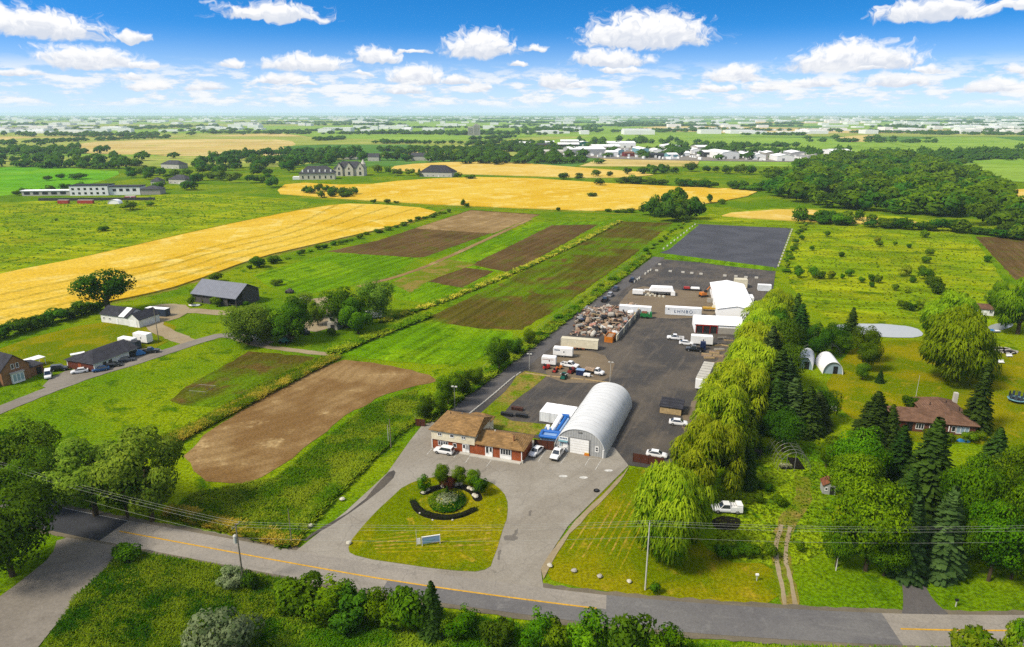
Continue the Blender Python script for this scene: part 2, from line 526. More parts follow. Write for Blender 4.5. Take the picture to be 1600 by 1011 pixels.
plain('wire', S(214, 216, 206), 0.5)
plain('lamp_lens', S(235, 238, 240), 0.2)
plain('tail_red', S(170, 20, 20), 0.3)


def paint(name, c):
    plain(name, c, 0.28, spec=0.5, var=0.05, coat=0.5)


paint('car_white', S(240, 240, 240, 1.35))
paint('car_black', S(26, 27, 30))
paint('car_silver', S(176, 180, 186))
paint('car_blue', S(24, 92, 156))
paint('car_navy', S(34, 42, 66))
paint('car_grey', S(86, 90, 98))


def glass_mat(name, c, rough=0.06):
    t = NT(name)
    t.principled(c, rough, spec=0.8)


glass_mat('glass', (0.018, 0.022, 0.028, 1))
glass_mat('glass_pale', (0.22, 0.30, 0.36, 1), 0.1)


def coursed(name, c, joint, w, h, mortar=0.02, var=0.25):
    """brick and shingle courses too small to pick apart from the air; object coordinates, any wall direction"""
    t = NT(name)
    o = t.pos(obj=True)
    s = t.n('ShaderNodeSeparateXYZ'); t.l(o, s.inputs[0])
    cb = t.n('ShaderNodeCombineXYZ')
    t.l(t.math('ADD', s.outputs[0], s.outputs[1]), cb.inputs[0])
    t.l(s.outputs[2], cb.inputs[1])
    b = t.n('ShaderNodeTexBrick')
    t.l(cb.outputs[0], b.inputs['Vector'])
    b.inputs['Color1'].default_value = c
    b.inputs['Color2'].default_value = tuple(v * (1 - var) for v in c[:3]) + (1,)
    b.inputs['Mortar'].default_value = joint
    b.inputs['Scale'].default_value = 1.0
    b.inputs['Brick Width'].default_value = w
    b.inputs['Row Height'].default_value = h
    b.inputs['Mortar Size'].default_value = mortar
    n = t.noise(o, 0.6, 4, 0.6)
    k = t.mix(1.0, b.outputs['Color'], t.ss(n, 0.3, 0.7, 0.78, 1.15), 'MULTIPLY')
    t.principled(k, 0.88, spec=0.15)


coursed('brick', S(186, 84, 36), S(170, 120, 90), 0.3, 0.1, 0.012, 0.3)
coursed('brick_old', S(178, 122, 80), S(170, 140, 110), 0.3, 0.1, 0.012, 0.3)
coursed('brick_brown', S(128, 78, 60), S(130, 100, 84), 0.3, 0.1, 0.012, 0.3)
coursed('shingle_tan', S(178, 140, 90), S(126, 96, 58), 0.9, 0.16, 0.02, 0.35)
coursed('shingle_brown', S(140, 106, 84), S(100, 74, 58), 0.9, 0.16, 0.02, 0.3)
coursed('shingle_grey', S(92, 92, 98), S(64, 64, 70), 0.9, 0.16, 0.02, 0.35)
coursed('shingle_dark', S(72, 72, 80), S(52, 52, 58), 0.9, 0.16, 0.02, 0.3)


def ribbed(name, c, dark, pitch, axis=0, rough=0.5, amt=0.5):
    """corrugated or boarded sheet: ribs along one local axis"""
    t = NT(name)
    o = t.pos(obj=True)
    s = t.n('ShaderNodeSeparateXYZ'); t.l(o, s.inputs[0])
    co = t.math('ADD', s.outputs[0], s.outputs[1]) if axis == 'xy' else s.outputs[axis]
    w = t.math('SINE', t.math('MULTIPLY', co, 2 * math.pi / pitch))
    k = t.mix(t.ss(w, -1.0, -0.3, amt, 0), c, dark)
    n = t.noise(o, 0.7, 4, 0.6)
    k = t.mix(1.0, k, t.ss(n, 0.3, 0.7, 0.88, 1.06), 'MULTIPLY')
    t.principled(k, rough, spec=0.35, bump=w, bump_s=0.5, bump_d=0.03)


ribbed('barn_roof', S(132, 136, 148), S(104, 108, 118), 1.0, 0)
ribbed('barn_boards', S(92, 88, 86), S(40, 38, 38), 0.5, 'xy', 0.9)
ribbed('steel_ribs', S(190, 192, 192), S(150, 152, 152), 0.6, 'xy')
ribbed('container_white', S(236, 240, 244, 1.4), S(196, 204, 212), 0.4, 'xy')
ribbed('container_beige', S(240, 232, 204, 1.45), S(206, 196, 164), 0.4, 'xy')
ribbed('container_blue', S(54, 70, 92), S(38, 50, 66), 0.4, 'xy')
ribbed('container_red', S(196, 70, 56), S(150, 50, 40), 0.4, 'xy')
ribbed('boards_brown', S(96, 46, 26), S(44, 22, 14), 0.3, 'xy', 0.85)
ribbed('siding_white', S(238, 238, 232, 1.4), S(196, 196, 190), 0.35, 2, 0.6, 0.4)
ribbed('siding_cream', S(238, 228, 200, 1.5), S(206, 196, 168), 0.3, 2, 0.6, 0.4)


# ------------------------------------------------------------------ mesh helpers
def link(o, parent=None):
    col.objects.link(o)
    if parent is not None:
        o.parent = parent
    return o


def tag(o, label=None, cat=None, group=None, kind=None):
    if label: o['label'] = label
    if cat: o['category'] = cat
    if group: o['group'] = group
    if kind: o['kind'] = kind
    return o


def thing(name, label, cat, loc=(0, 0, 0), rz=0.0, group=None):
    o = bpy.data.objects.new(name, None)
    o.empty_display_size = 0.5
    link(o)
    o.location = loc
    o.rotation_euler = (0, 0, rz)
    return tag(o, label, cat, group)


def copy_tree(o, parent=None):
    c = o.copy()
    link(c, parent)
    for ch in o.children:
        copy_tree(ch, c)
    return c


def remat(root, a, b):
    """swap material a for b on a copied thing (object-level slots)"""
    for ch in root.children_recursive:
        if ch.type == 'MESH' and ch.data.materials and ch.data.materials[0] == MATS[a]:
            ch.data = ch.data.copy()
            ch.data.materials[0] = MATS[b]


class MB:
    """collects shapes, then links them as one mesh object"""
    def __init__(self):
        self.v = []
        self.f = []

    def add(self, vs, fs):
        n = len(self.v)
        self.v += [tuple(p) for p in vs]
        self.f += [tuple(i + n for i in q) for q in fs]
        return self

    def box(self, x0, x1, y0, y1, z0, z1, M=None, taper=0.0):
        t = taper
        vs = [(x0, y0, z0), (x1, y0, z0), (x1, y1, z0), (x0, y1, z0),
              (x0 + t, y0 + t, z1), (x1 - t, y0 + t, z1), (x1 - t, y1 - t, z1), (x0 + t, y1 - t, z1)]
        if M is not None:
            vs = [M @ Vector(p) for p in vs]
        return self.add(vs, [(0, 3, 2, 1), (4, 5, 6, 7), (0, 1, 5, 4), (1, 2, 6, 5), (2, 3, 7, 6), (3, 0, 4, 7)])

    def tube(self, a, b, r0, r1=None, n=6, cap=True):
        a = Vector(a); b = Vector(b)
        r1 = r0 if r1 is None else r1
        d = (b - a).normalized()
        u = d.orthogonal().normalized(); w = d.cross(u)
        vs = []
        for p, r in ((a, r0), (b, r1)):
            for i in range(n):
                t = 2 * math.pi * i / n
                vs.append(p + (u * math.cos(t) + w * math.sin(t)) * r)
        fs = [(i, (i + 1) % n, n + (i + 1) % n, n + i) for i in range(n)]
        if cap:
            fs += [tuple(range(n - 1, -1, -1)), tuple(range(n, 2 * n))]
        return self.add(vs, fs)

    def path(self, pts, r, n=5):
        for a, b in zip(pts, pts[1:]):
            self.tube(a, b, r, r, n)
        return self

    def prism(self, prof, y0, y1):
        """profile in x,z pushed along y"""
        n = len(prof)
        vs = [(p[0], y0, p[1]) for p in prof] + [(p[0], y1, p[1]) for p in prof]
        fs = [(i, (i + 1) % n, n + (i + 1) % n, n + i) for i in range(n)]
        fs += [tuple(range(n - 1, -1, -1)), tuple(range(n, 2 * n))]
        return self.add(vs, fs)

    def loft(self, rings, close=True):
        n = len(rings[0])
        base = []
        for r in rings:
            base += r
        fs = []
        for k in range(len(rings) - 1):
            for i in range(n):
                j = (i + 1) % n
                fs.append((k * n + i, k * n + j, (k + 1) * n + j, (k + 1) * n + i))
        if close:
            fs += [tuple(range(n - 1, -1, -1)), tuple(range((len(rings) - 1) * n, len(rings) * n))]
        return self.add(base, fs)

    def build(self, name, mat, parent=None, smooth=False):
        me = bpy.data.meshes.new(name)
        me.from_pydata(self.v, [], self.f)
        me.materials.append(MATS[mat])
        import bmesh
        bm = bmesh.new(); bm.from_mesh(me)
        bmesh.ops.recalc_face_normals(bm, faces=bm.faces)
        bm.to_mesh(me); bm.free()
        if smooth:
            me.polygons.foreach_set('use_smooth', [True] * len(me.polygons))
            me.set_sharp_from_angle(angle=R(42))
        me.update()
        o = bpy.data.objects.new(name, me)
        return link(o, parent)


def chaikin(pts, k, closed=True):
    for _ in range(k):
        out = []
        n = len(pts)
        rng_ = range(n if closed else n - 1)
        if not closed:
            out.append(pts[0])
        for i in rng_:
            a, b = pts[i], pts[(i + 1) % n]
            out += [a * 0.75 + b * 0.25, a * 0.25 + b * 0.75]
        if not closed:
            out.append(pts[-1])
        pts = out
    return pts


ZC = {}


def lift(z):
    """each sheet of one layer lies a hair above the one before, so none are flush"""
    ZC[z] = ZC.get(z, 0) + 1
    return z + ZC[z] * (0.03 if z > 0.25 else 0.0011)


def sheet(name, pts, mat, z, smooth=1, jit=0.0, step=3.0, world_pts=False, parent=None, kind='structure'):
    """a piece of ground traced from photo pixels and laid level"""
    z = lift(z) if z != 0.15 or not world_pts else z
    rnd = random.Random(sum(ord(c) for c in name) + len(pts) * 7)
    w = [Vector(p) for p in pts] if world_pts else [P(x, y) for x, y in pts]
    w = [Vector((p.x, p.y, 0)) for p in w]
    if smooth:
        w = chaikin(w, smooth)
    if jit:
        out = []
        for i, a in enumerate(w):
            b = w[(i + 1) % len(w)]
            n = max(1, int((b - a).length / step))
            for k in range(n):
                p = a.lerp(b, k / n)
                out.append(p + Vector((rnd.uniform(-jit, jit), rnd.uniform(-jit, jit), 0)))
        w = out
    me = bpy.data.meshes.new(name)
    me.from_pydata([(p.x, p.y, z) for p in w], [], [tuple(range(len(w)))])
    me.materials.append(MATS[mat])
    me.update()
    if me.polygons[0].normal.z < 0:
        me.flip_normals()
    o = bpy.data.objects.new(name, me)
    link(o, parent)
    if parent is None:
        o['kind'] = kind
    return o


def ribbon(name, line, half, mat, z, o0=None, o1=None, jit=0.0, parent=None):
    """strip along a world polyline between offsets o0..o1 (right is negative)"""
    z = lift(z)
    o0 = -half if o0 is None else o0
    o1 = half if o1 is None else o1
    rnd = random.Random(len(line) * 3 + int(z * 1000))
    vs, fs = [], []
    for i, p in enumerate(line):
        a = line[max(0, i - 1)]; b = line[min(len(line) - 1, i + 1)]
        d = (b - a).normalized(); nn = Vector((-d.y, d.x, 0))
        vs += [tuple(Vector((p.x, p.y, z)) + nn * (o0 + rnd.uniform(-jit, jit))), tuple(Vector((p.x, p.y, z)) + nn * (o1 + rnd.uniform(-jit, jit)))]
        if i:
            k = 2 * i
            fs.append((k - 2, k, k + 1, k - 1))
    me = bpy.data.meshes.new(name)
    me.from_pydata(vs, [], fs)
    me.materials.append(MATS[mat])
    me.update()
    if me.polygons[0].normal.z < 0:
        me.flip_normals()
    o = bpy.data.objects.new(name, me)
    link(o, parent)
    if parent is None:
        o['kind'] = 'structure'
    return o


def pline(pts, step=2.0, smooth=2):
    w = chaikin([P(x, y) for x, y in pts], smooth, False)
    out = [w[0]]
    for a, b in zip(w, w[1:]):
        n = max(1, int((b - a).length / step))
        for k in range(1, n + 1):
            out.append(a.lerp(b, k / n))
    return out


# ------------------------------------------------------------------ ground and fields
g = MB().add([(-24000, -2000, 0), (24000, -2000, 0), (24000, 24000, 0), (-24000, 24000, 0)], [(0, 1, 2, 3)]).build('ground', 'grass')
g['kind'] = 'structure'

# far farmland: a patchwork out to the horizon
rf = random.Random(5)
d0 = 1020.0
row = 0
while d0 < 9000:
    d1 = d0 * rf.uniform(1.16, 1.3)
    x = -0.9 * d1
    while x < 0.9 * d1:
        w_ = rf.uniform(0.16, 0.5) * d0
        sk = 0.28 * (d1 - d0)
        mt = rf.choice(['far_green', 'far_green', 'far_olive', 'far_tan', 'far_dark', 'far_green', 'far_olive'])
        sheet('far_field', [(x, d0, 0), (x + w_ * 0.98, d0 - 0.03 * w_, 0), (x + w_ * 0.98 + sk, d1 * 0.985, 0), (x + sk, d1 * 0.985 + 0.03 * w_, 0)], mt, 0.15, 0, world_pts=True)
        x += w_
    d0 = d1
for nm, mt, pts in [
    ('pale_meadow', 'far_olive', [(0, 216), (150, 214), (330, 219), (600, 214), (720, 228), (560, 250), (430, 238), (240, 244), (60, 238), (0, 236)]),
    ('stubble_field', 'far_tan', [(70, 232), (170, 219), (420, 217), (470, 222), (430, 240), (320, 243), (120, 240)]),
    ('pasture', 'far_green', [(420, 198), (780, 196), (860, 210), (700, 222), (440, 213)]),
    ('crop_strip', 'far_dark', [(440, 226), (700, 226), (640, 240), (520, 244), (450, 240)]),
    ('stubble_field', 'far_tan', [(970, 203), (1040, 196), (1330, 201), (1338, 210), (1110, 207)]),
    ('pasture', 'far_green', [(820, 222), (950, 212), (1180, 214), (1370, 219), (1330, 232), (1150, 238), (1000, 228)]),
    ('pasture', 'far_green', [(1420, 214), (1600, 215), (1700, 290), (1530, 282), (1470, 250)]),
    ('stubble_field', 'far_tan', [(1300, 216), (1345, 211), (1370, 211), (1360, 222), (1320, 222)]),
]:
    sheet(nm, pts, mt, 0.3, 1)

Z1, Z2, Z3, Z4 = 0.03, 0.06, 0.09, 0.12
sheet('bright_field', [(-60, 254), (60, 258), (150, 266), (196, 268), (150, 287), (60, 300), (-60, 312)], 'bright_field', Z1)
sheet('rough_meadow', [(-80, 322), (90, 312), (300, 302), (400, 306), (512, 319), (330, 354), (140, 399), (-80, 448)], 'meadow', Z1, 1, 0.4)


def crop(name, pts, mat, h, z=0.0, smooth=1, jit=0.25):
    """a standing crop: raised sheet with a cut edge"""
    rnd = random.Random(len(pts) + int(pts[0][0]))
    w = chaikin([P(x, y) for x, y in pts], smooth)
    out = []
    for i, a in enumerate(w):
        b = w[(i + 1) % len(w)]
        n = max(1, int((b - a).length / 4))
        for k in range(n):
            out.append(a.lerp(b, k / n) + Vector((rnd.uniform(-jit, jit), rnd.uniform(-jit, jit), 0)))
    n = len(out)
    vs = [(p.x, p.y, z) for p in out] + [(p.x, p.y, h) for p in out]
    fs = [tuple(range(n, 2 * n))] + [(i, (i + 1) % n, n + (i + 1) % n, n + i) for i in range(n)]
    o = MB().add(vs, fs).build(name, mat)
    o['kind'] = 'structure'
    return o


crop('wheat_field', [(-80, 449), (0, 429), (140, 402), (330, 357), (500, 323), (560, 318), (690, 328), (655, 345), (500, 381), (400, 404), (285, 447), (225, 462), (130, 481), (60, 500), (-80, 530)], 'wheat', 0.7)
crop('wheat_field', [(428, 303), (450, 285), (560, 291), (640, 281), (780, 276), (1000, 290), (1190, 297), (1160, 311), (1000, 333), (730, 323), (560, 313), (470, 306)], 'wheat', 0.7)
crop('wheat_field', [(600, 262), (660, 255), (780, 252), (900, 262), (1040, 272), (960, 280), (780, 274), (650, 271)], 'wheat_pale', 0.7)
crop('wheat_field', [(1105, 336), (1250, 326), (1330, 339), (1455, 349), (1400, 353), (1200, 344)], 'wheat_pale', 0.7)
crop('wheat_field', [(1555, 298), (1660, 294), (1660, 345), (1580, 326)], 'wheat_pale', 0.7)
sheet('meadow_strip', [(1080, 338), (1190, 326), (1250, 324), (1340, 330), (1500, 350), (1560, 420), (1600, 520), (1420, 520), (1280, 500), (1222, 430), (1240, 362), (1100, 346)], 'meadow', Z1, 1, 0.4)

# field margins and the tramlines left by tractors
WEDGE = [(700, 325), (655, 346), (500, 382), (400, 406), (285, 449), (225, 464), (130, 483), (60, 503), (-60, 530)]
ribbon('field_margin', pline(WEDGE, 1.5), 1.5, 'patch_grass', Z1, -1.6, 1.2, jit=0.5)
ribbon('field_margin', pline([(-60, 446), (140, 400), (330, 355), (500, 321)], 2.0), 1.2, 'dry_grass', Z1, jit=0.5)
ribbon('field_margin', pline([(470, 308), (560, 315), (730, 325), (1000, 335)], 2.0), 1.6, 'dry_grass', Z1, jit=0.6)
for k_ in range(1, 5):
    ln_ = pline([(690 - 28 * k_, 330), (500, 382), (400, 406), (285, 449), (130, 483), (-60, 530)], 3.0)
    off_ = Vector((-0.62, 0.78, 0)) * (14.0 * k_)
    ln_ = [q_ + off_ for q_ in ln_]
    for s_ in (-0.9, 0.9):
        ribbon('tramline', ln_, 0.3, 'dry_grass', 0.72, s_ - 0.13, s_ + 0.13, jit=0.1)

# plots behind the barn
sheet('ploughed_field', [(512, 393), (590, 376), (735, 328), (845, 335), (815, 347), (662, 402), (600, 404)], 'soil_dark', Z1, 0, 0.4)
sheet('pale_plot', [(648, 357), (735, 329), (842, 336), (770, 365)], 'soil_pale', Z2, 0, 0.5)
sheet('green_plot', [(395, 430), (520, 394), (655, 403), (600, 436), (470, 462), (420, 448)], 'green_crop', Z1, 0, 0.5)
sheet('crop_plot', [(604, 442), (836, 347), (955, 346), (860, 388), (672, 474), (618, 468)], 'green_crop', Z1, 0, 0.5)
for pts in ([(668, 440), (716, 417), (772, 424), (722, 450)], [(735, 414), (782, 392), (862, 352), (935, 351), (800, 426)], ):
    sheet('dug_plot', pts, 'soil_dark', Z2, 0, 0.5)
sheet('sparse_plot', [(610, 442), (700, 406), (745, 412), (668, 440), (640, 458)], 'patch_grass', Z2, 0, 0.5)
ribbon('farm_track', pline([(560, 448), (640, 428), (720, 393), (830, 342)]), 1.6, 'soil_pale', Z3, jit=0.3)
ribbon('dry_verge', pline([(600, 500), (690, 472), (800, 428), (900, 382), (968, 346)]), 1.8, 'dry_grass', Z3, jit=0.5)
sheet('tilled_field', [(668, 497), (800, 434), (970, 346), (1052, 348), (985, 402), (880, 478), (815, 515), (700, 512)], 'soil_olive', Z1, 0, 0.5)
sheet('green_plot', [(515, 551), (660, 499), (760, 516), (815, 518), (755, 560), (700, 572), (600, 563)], 'green_crop', Z1, 1, 0.5)
sheet('bare_plot', [(284, 702), (400, 627), (520, 561), (600, 570), (700, 592), (640, 606), (570, 628), (490, 690), (425, 742), (370, 760), (306, 748)], 'soil_bare', Z2, 1, 0.6)
sheet('vegetable_plot', [(258, 622), (390, 549), (494, 558), (470, 578), (335, 637), (285, 634)], 'soil_olive', Z1, 0, 0.5)
sheet('farm_lawn', [(0, 648), (110, 616), (360, 538), (390, 548), (258, 622), (290, 640), (270, 668), (100, 690), (0, 680)], 'grass', Z1, 1, 0.4)
sheet('farm_lawn', [(0, 540), (160, 500), (280, 500), (260, 545), (120, 575), (60, 580), (0, 560)], 'lawn', Z1, 1)
sheet('ploughed_plot', [(1524, 370), (1620, 372), (1660, 437), (1586, 437)], 'soil_dark', Z2, 0, 0.4)
sheet('rough_verge', [(290, 770), (370, 762), (430, 745), (500, 690), (575, 632), (650, 608), (660, 640), (600, 690), (480, 800), (455, 845), (260, 808)], 'rough_grass', Z1, 1, 0.4)
sheet('rough_bank', [(190, 860), (330, 885), (440, 910), (440, 975), (400, 1040), (40, 1040), (120, 940)], 'rough_grass', Z1, 1, 0.4)
sheet('bare_bank', [(440, 985), (560, 978), (720, 1000), (860, 1030), (420, 1040)], 'patch_grass', Z2, 1, 0.5)

# farm lanes
ribbon('farm_lane', pline([(-60, 665), (0, 641), (100, 600), (170, 578), (240, 557), (310, 533), (355, 521), (420, 538)]), 2.6, 'gravel_grey', Z3, jit=0.25)
ribbon('farm_lane', pline([(355, 522), (400, 540), (460, 548), (530, 556)]), 1.5, 'gravel', Z2, jit=0.35)
ribbon('farm_lane', pline([(300, 537), (262, 522), (236, 508), (252, 492), (285, 484), (360, 490)]), 3.0, 'gravel', Z2, jit=0.5)
sheet('farmyard', [(60, 612), (88, 583), (150, 572), (205, 545), (262, 545), (230, 563), (130, 596)], 'gravel_grey', Z4, 1, 0.3)
sheet('farmyard', [(470, 470), (520, 462), (535, 500), (500, 520), (470, 515)], 'gravel', Z2, 1, 0.4)
sheet('farmyard', [(228, 480), (262, 474), (300, 478), (290, 494), (250, 505), (228, 500)], 'gravel', Z3, 1, 0.4)

# public road
ROAD = pline([(-60, 778), (60, 805), (170, 828), (300, 852), (450, 880), (625, 911), (880, 946), (1000, 959), (1180, 973), (1410, 985), (1620, 987), (1800, 986)], 1.0, 3)


def rs(px):
    """index on the road under photo column px"""
    best = 0; bd = 1e9
    for i, p in enumerate(ROAD):
        # project back
        y = p.y * math.cos(PITCH) + CAMH * math.sin(PITCH)
        u = CX + F * p.x / y
        if abs(u - px) < bd:
            bd = abs(u - px); best = i
    return best


HW = 3.35
ribbon('road_shoulder', ROAD, HW + 1.0, 'shoulder', 0.10, jit=0.25)
ribbon('road', ROAD, HW, 'road_old', 0.125)
ribbon('new_asphalt', ROAD[rs(20):rs(183)], HW, 'road_black', 0.135)
ribbon('new_asphalt', ROAD[rs(608):rs(965)], HW, 'road_new', 0.135, o0=-HW, o1=0.05)
ribbon('new_asphalt', ROAD[rs(965) - 1:rs(1412)], HW, 'road_new', 0.135)
ribbon('centre_line', ROAD[rs(183):rs(945)], HW, 'paint_yellow', 0.15, -0.16, 0.16)
ribbon('centre_line', ROAD[rs(1412):], HW, 'paint_yellow', 0.15, -0.16, 0.16)
ribbon('edge_line', ROAD[rs(20):rs(183)], HW, 'paint_white', 0.15, HW - 0.25, HW - 0.12)
sheet('side_lane', [(92, 838), (150, 848), (196, 858), (150, 905), (60, 1011), (20, 1060), (-160, 1060), (-40, 960), (40, 905), (80, 870)], 'gravel_grey', 0.115, 1, 0.2)
# house drive on the right, and the track beside the willows
sheet('house_drive', [(1408, 966), (1412, 940), (1408, 900), (1412, 860), (1408, 760), (1392, 672), (1412, 672), (1425, 740), (1432, 860), (1440, 905), (1458, 940), (1490, 966)], 'drive_grey', 0.115, 1)
ribbon('wheel_track', pline([(1236, 958), (1228, 905), (1216, 865), (1225, 820), (1258, 780), (1252, 745)]), 1.5, 'patch_grass', Z2, jit=0.4)
for s_ in (-0.8, 0.8):
    ribbon('wheel_rut', pline([(1236, 956), (1228, 905), (1217, 865), (1228, 822)]), 0.35, 'gravel', Z3, s_ - 0.35, s_ + 0.35, jit=0.12)
sheet('worn_patch', [(1170, 820), (1230, 795), (1262, 800), (1255, 835), (1215, 850), (1180, 845)], 'dry_grass', Z1, 2, 0.6)
sheet('worn_patch', [(1395, 618), (1440, 602), (1490, 612), (1450, 622)], 'dry_grass', Z1, 2, 0.5)

# lawns
sheet('roadside_lawn', [(852, 878), (880, 838), (930, 778), (985, 728), (1040, 745), (1060, 800), (1120, 880), (1215, 880), (1226, 945), (1100, 940), (1000, 932), (880, 914), (856, 903)], 'lawn', Z1, 1, 0.2)
sheet('roadside_lawn', [(1250, 890), (1400, 895), (1404, 952), (1262, 948)], 'grass', Z1, 1, 0.2)
sheet('roadside_lawn', [(1446, 902), (1520, 905), (1700, 920), (1700, 962), (1500, 957)], 'grass', Z1, 1, 0.2)
sheet('garden_lawn', [(1340, 535), (1435, 530), (1560, 545), (1700, 560), (1700, 720), (1520, 690), (1440, 700), (1300, 640), (1290, 590)], 'lawn', Z1, 1, 0.2)
sheet('side_garden', [(1120, 740), (1200, 690), (1290, 690), (1310, 760), (1290, 860), (1240, 890), (1120, 870)], 'rough_grass', Z1, 1, 0.2)
sheet('pond', [(1300, 508), (1340, 506), (1400, 507), (1440, 515), (1445, 527), (1395, 529), (1345, 522), (1308, 516)], 'water', Z4, 2, 0.3)
sheet('pond', [(1538, 515), (1552, 506), (1582, 504), (1584, 510), (1560, 518)], 'water', Z4, 2)

# the business yard
sheet('parking_lot', [(462, 862), (540, 800), (605, 740), (640, 690), (662, 662), (700, 655), (840, 690), (960, 700), (982, 728), (930, 780), (888, 822), (862, 862), (845, 890), (850, 926), (760, 915), (700, 905), (555, 885)], 'lot_concrete', 0.115, 0, 0.0)
sheet('drive_verge', [(560, 794), (604, 740), (620, 734), (612, 752), (560, 795), (500, 832), (470, 850), (488, 832)], 'yard_dark', 0.130, 1, 0.15)
sheet('gravel_verge', [(850, 905), (846, 890), (858, 866), (898, 815), (940, 775), (984, 728), (975, 745), (935, 790), (890, 835), (862, 880)], 'gravel', 0.130, 0, 0.2)
sheet('yard', [(706, 648), (760, 612), (846, 545), (930, 478), (1022, 404), (1110, 412), (1212, 424), (1205, 470), (1180, 500), (1150, 560), (1110, 630), (1075, 690), (1040, 735), (985, 728), (950, 718), (860, 690), (760, 668)], 'yard_dark', 0.10, 0, 0.0)
ribbon('access_drive', pline([(680, 668), (720, 641), (790, 588), (850, 540), (940, 470), (1030, 402)]), 3.0, 'drive_grey', 0.112)
sheet('yard_gravel', [(962, 476), (995, 446), (1040, 452), (1135, 458), (1130, 490), (1060, 500), (985, 492)], 'yard_brown', 0.118, 1, 0.5)
sheet('yard_gravel', [(858, 600), (850, 560), (900, 545), (960, 560), (955, 598)], 'yard_brown', 0.118, 1, 0.5)
sheet('yard_gravel', [(1100, 600), (1130, 545), (1180, 540), (1150, 610), (1080, 690), (1060, 660)], 'yard_brown', 0.118, 1, 0.5)
sheet('yard_lawn', [(735, 660), (790, 612), (808, 588), (820, 580), (856, 586), (838, 602), (800, 630), (785, 650), (800, 658), (860, 664), (868, 675), (835, 680), (780, 672)], 'patch_grass', 0.13, 0, 0.15)
sheet('storage_pad', [(1030, 395), (1085, 350), (1236, 357), (1213, 419)], 'pad_dark', 0.10, 0)
sheet('pad_verge', [(1024, 398), (1045, 390), (1092, 352), (1084, 349), (1050, 372)], 'green_crop', 0.14, 0, 0.2)
sheet('grass_bank', [(1038, 402), (1044, 397), (1210, 418), (1208, 424), (1120, 414)], 'green_crop', 0.14, 0, 0.2)
sheet('entrance_island', [(541, 862), (552, 838), (606, 782), (634, 758), (668, 746), (720, 744), (764, 752), (786, 768), (795, 790), (790, 818), (772, 872), (765, 890), (735, 895), (650, 886), (560, 871)], 'lawn', 0.15, 1, 0.1)

# mown stripes
def stripes(name, a0, a1, b0, b1, n, w, mat, z):
    for i in range(n):
        t = (i + 0.5) / n
        p = P(*a0).lerp(P(*a1), t); q = P(*b0).lerp(P(*b1), t)
        ribbon(name, [p.lerp(q, k / 14) for k in range(15)], w, mat, z, jit=0.09)


stripes('mown_stripe', (882, 862), (975, 892), (948, 762), (1030, 772), 8, 0.16, 'dry_grass', 0.05)
stripes('mown_stripe', (572, 838), (590, 866), (770, 812), (768, 866), 6, 0.22, 'dry_grass', 0.17)

# parking bays
def bar(a, b, w=0.13, mat='paint_white', z=0.135, name='bay_line'):
    p = P(*a); q = P(*b); d = (q - p).normalized(); n_ = Vector((-d.y, d.x, 0)) * w / 2
    return sheet(name, [p - n_, q - n_, q + n_, p + n_], mat, z, 0, world_pts=True)


for a, b in [((667, 711), (675, 702)), ((709, 716), (718, 703)), ((727, 724), (734, 714)), ((760, 730), (770, 716)), ((841, 722), (853, 704)), ((853, 704), (862, 706)), ((876, 725), (886, 711)), ((914, 728), (921, 717)), ((921, 717), (940, 719)), ((930, 735), (940, 719))]:
    bar(a, b)
for c_ in [(880, 745), (951, 736), (912, 747)]:
    p = P(*c_)
    sheet('worn_marking', [p + Vector((math.cos(t) * 1.0, math.sin(t) * 0.55, 0)) for t in [k * 0.785 for k in range(8)]], 'paint_white', 0.135, 1, world_pts=True)
for pts in ([(800, 838), (808, 826), (811, 828), (803, 842)], [(778, 862), (783, 858), (782, 874), (777, 878)], [(784, 840), (796, 836), (812, 840), (806, 846), (790, 846)], [(826, 800), (830, 797), (831, 806), (826, 808)]):
    sheet('tar_patch', pts, 'tar', 0.125, 2, 0.15, 0.8)


# ------------------------------------------------------------------ vegetation
def quad_mesh(name, Q, Nn, var, mat):
    """Q (n,4,3) leaf faces, Nn (n,3) soft normals that follow the clump, var (n) tint"""
    n = len(Q)
    Q = np.array(Q)
    gn = np.cross(Q[:, 2] - Q[:, 0], Q[:, 3] - Q[:, 1])
    back = (gn * Nn).sum(1) < 0
    Q[back] = Q[back][:, ::-1]
    me = bpy.data.meshes.new(name)
    me.vertices.add(4 * n)
    me.vertices.foreach_set('co', Q.reshape(-1).astype(np.float32))
    me.loops.add(4 * n)
    me.loops.foreach_set('vertex_index', np.arange(4 * n, dtype=np.int32))
    me.polygons.add(n)
    me.polygons.foreach_set('loop_start', np.arange(0, 4 * n, 4, dtype=np.int32))
    me.polygons.foreach_set('loop_total', np.full(n, 4, dtype=np.int32))
    me.polygons.foreach_set('use_smooth', np.ones(n, dtype=bool))
    a = me.attributes.new('var', 'FLOAT', 'FACE')
    a.data.foreach_set('value', np.clip(var, 0, 1).astype(np.float32))
    me.materials.append(MATS[mat])
    me.update(calc_edges=True)
    Nn = Nn / np.maximum(np.linalg.norm(Nn, axis=1, keepdims=True), 1e-6)
    me.normals_split_custom_set(np.repeat(Nn, 4, axis=0).astype(np.float32))
    return me


def unit(v):
    return v / np.maximum(np.linalg.norm(v, axis=1, keepdims=True), 1e-6)


def leaf_quads(rg, C, N, size, elong=1.4):
    """a slightly ragged quad at every C, facing about N"""
    n = len(C)
    N = unit(N + rg.normal(0, 0.45, (n, 3)))
    a = unit(np.cross(N, rg.normal(0, 1, (n, 3))))
    b = np.cross(N, a)
    s = (size * rg.uniform(0.6, 1.35, n))[:, None]
    e = elong
    return np.stack([C - a * s * e * 0.5, C - b * s * 0.42 + a * s * rg.uniform(-.15, .15, n)[:, None], C + a * s * e * 0.5, C + b * s * 0.42], axis=1)


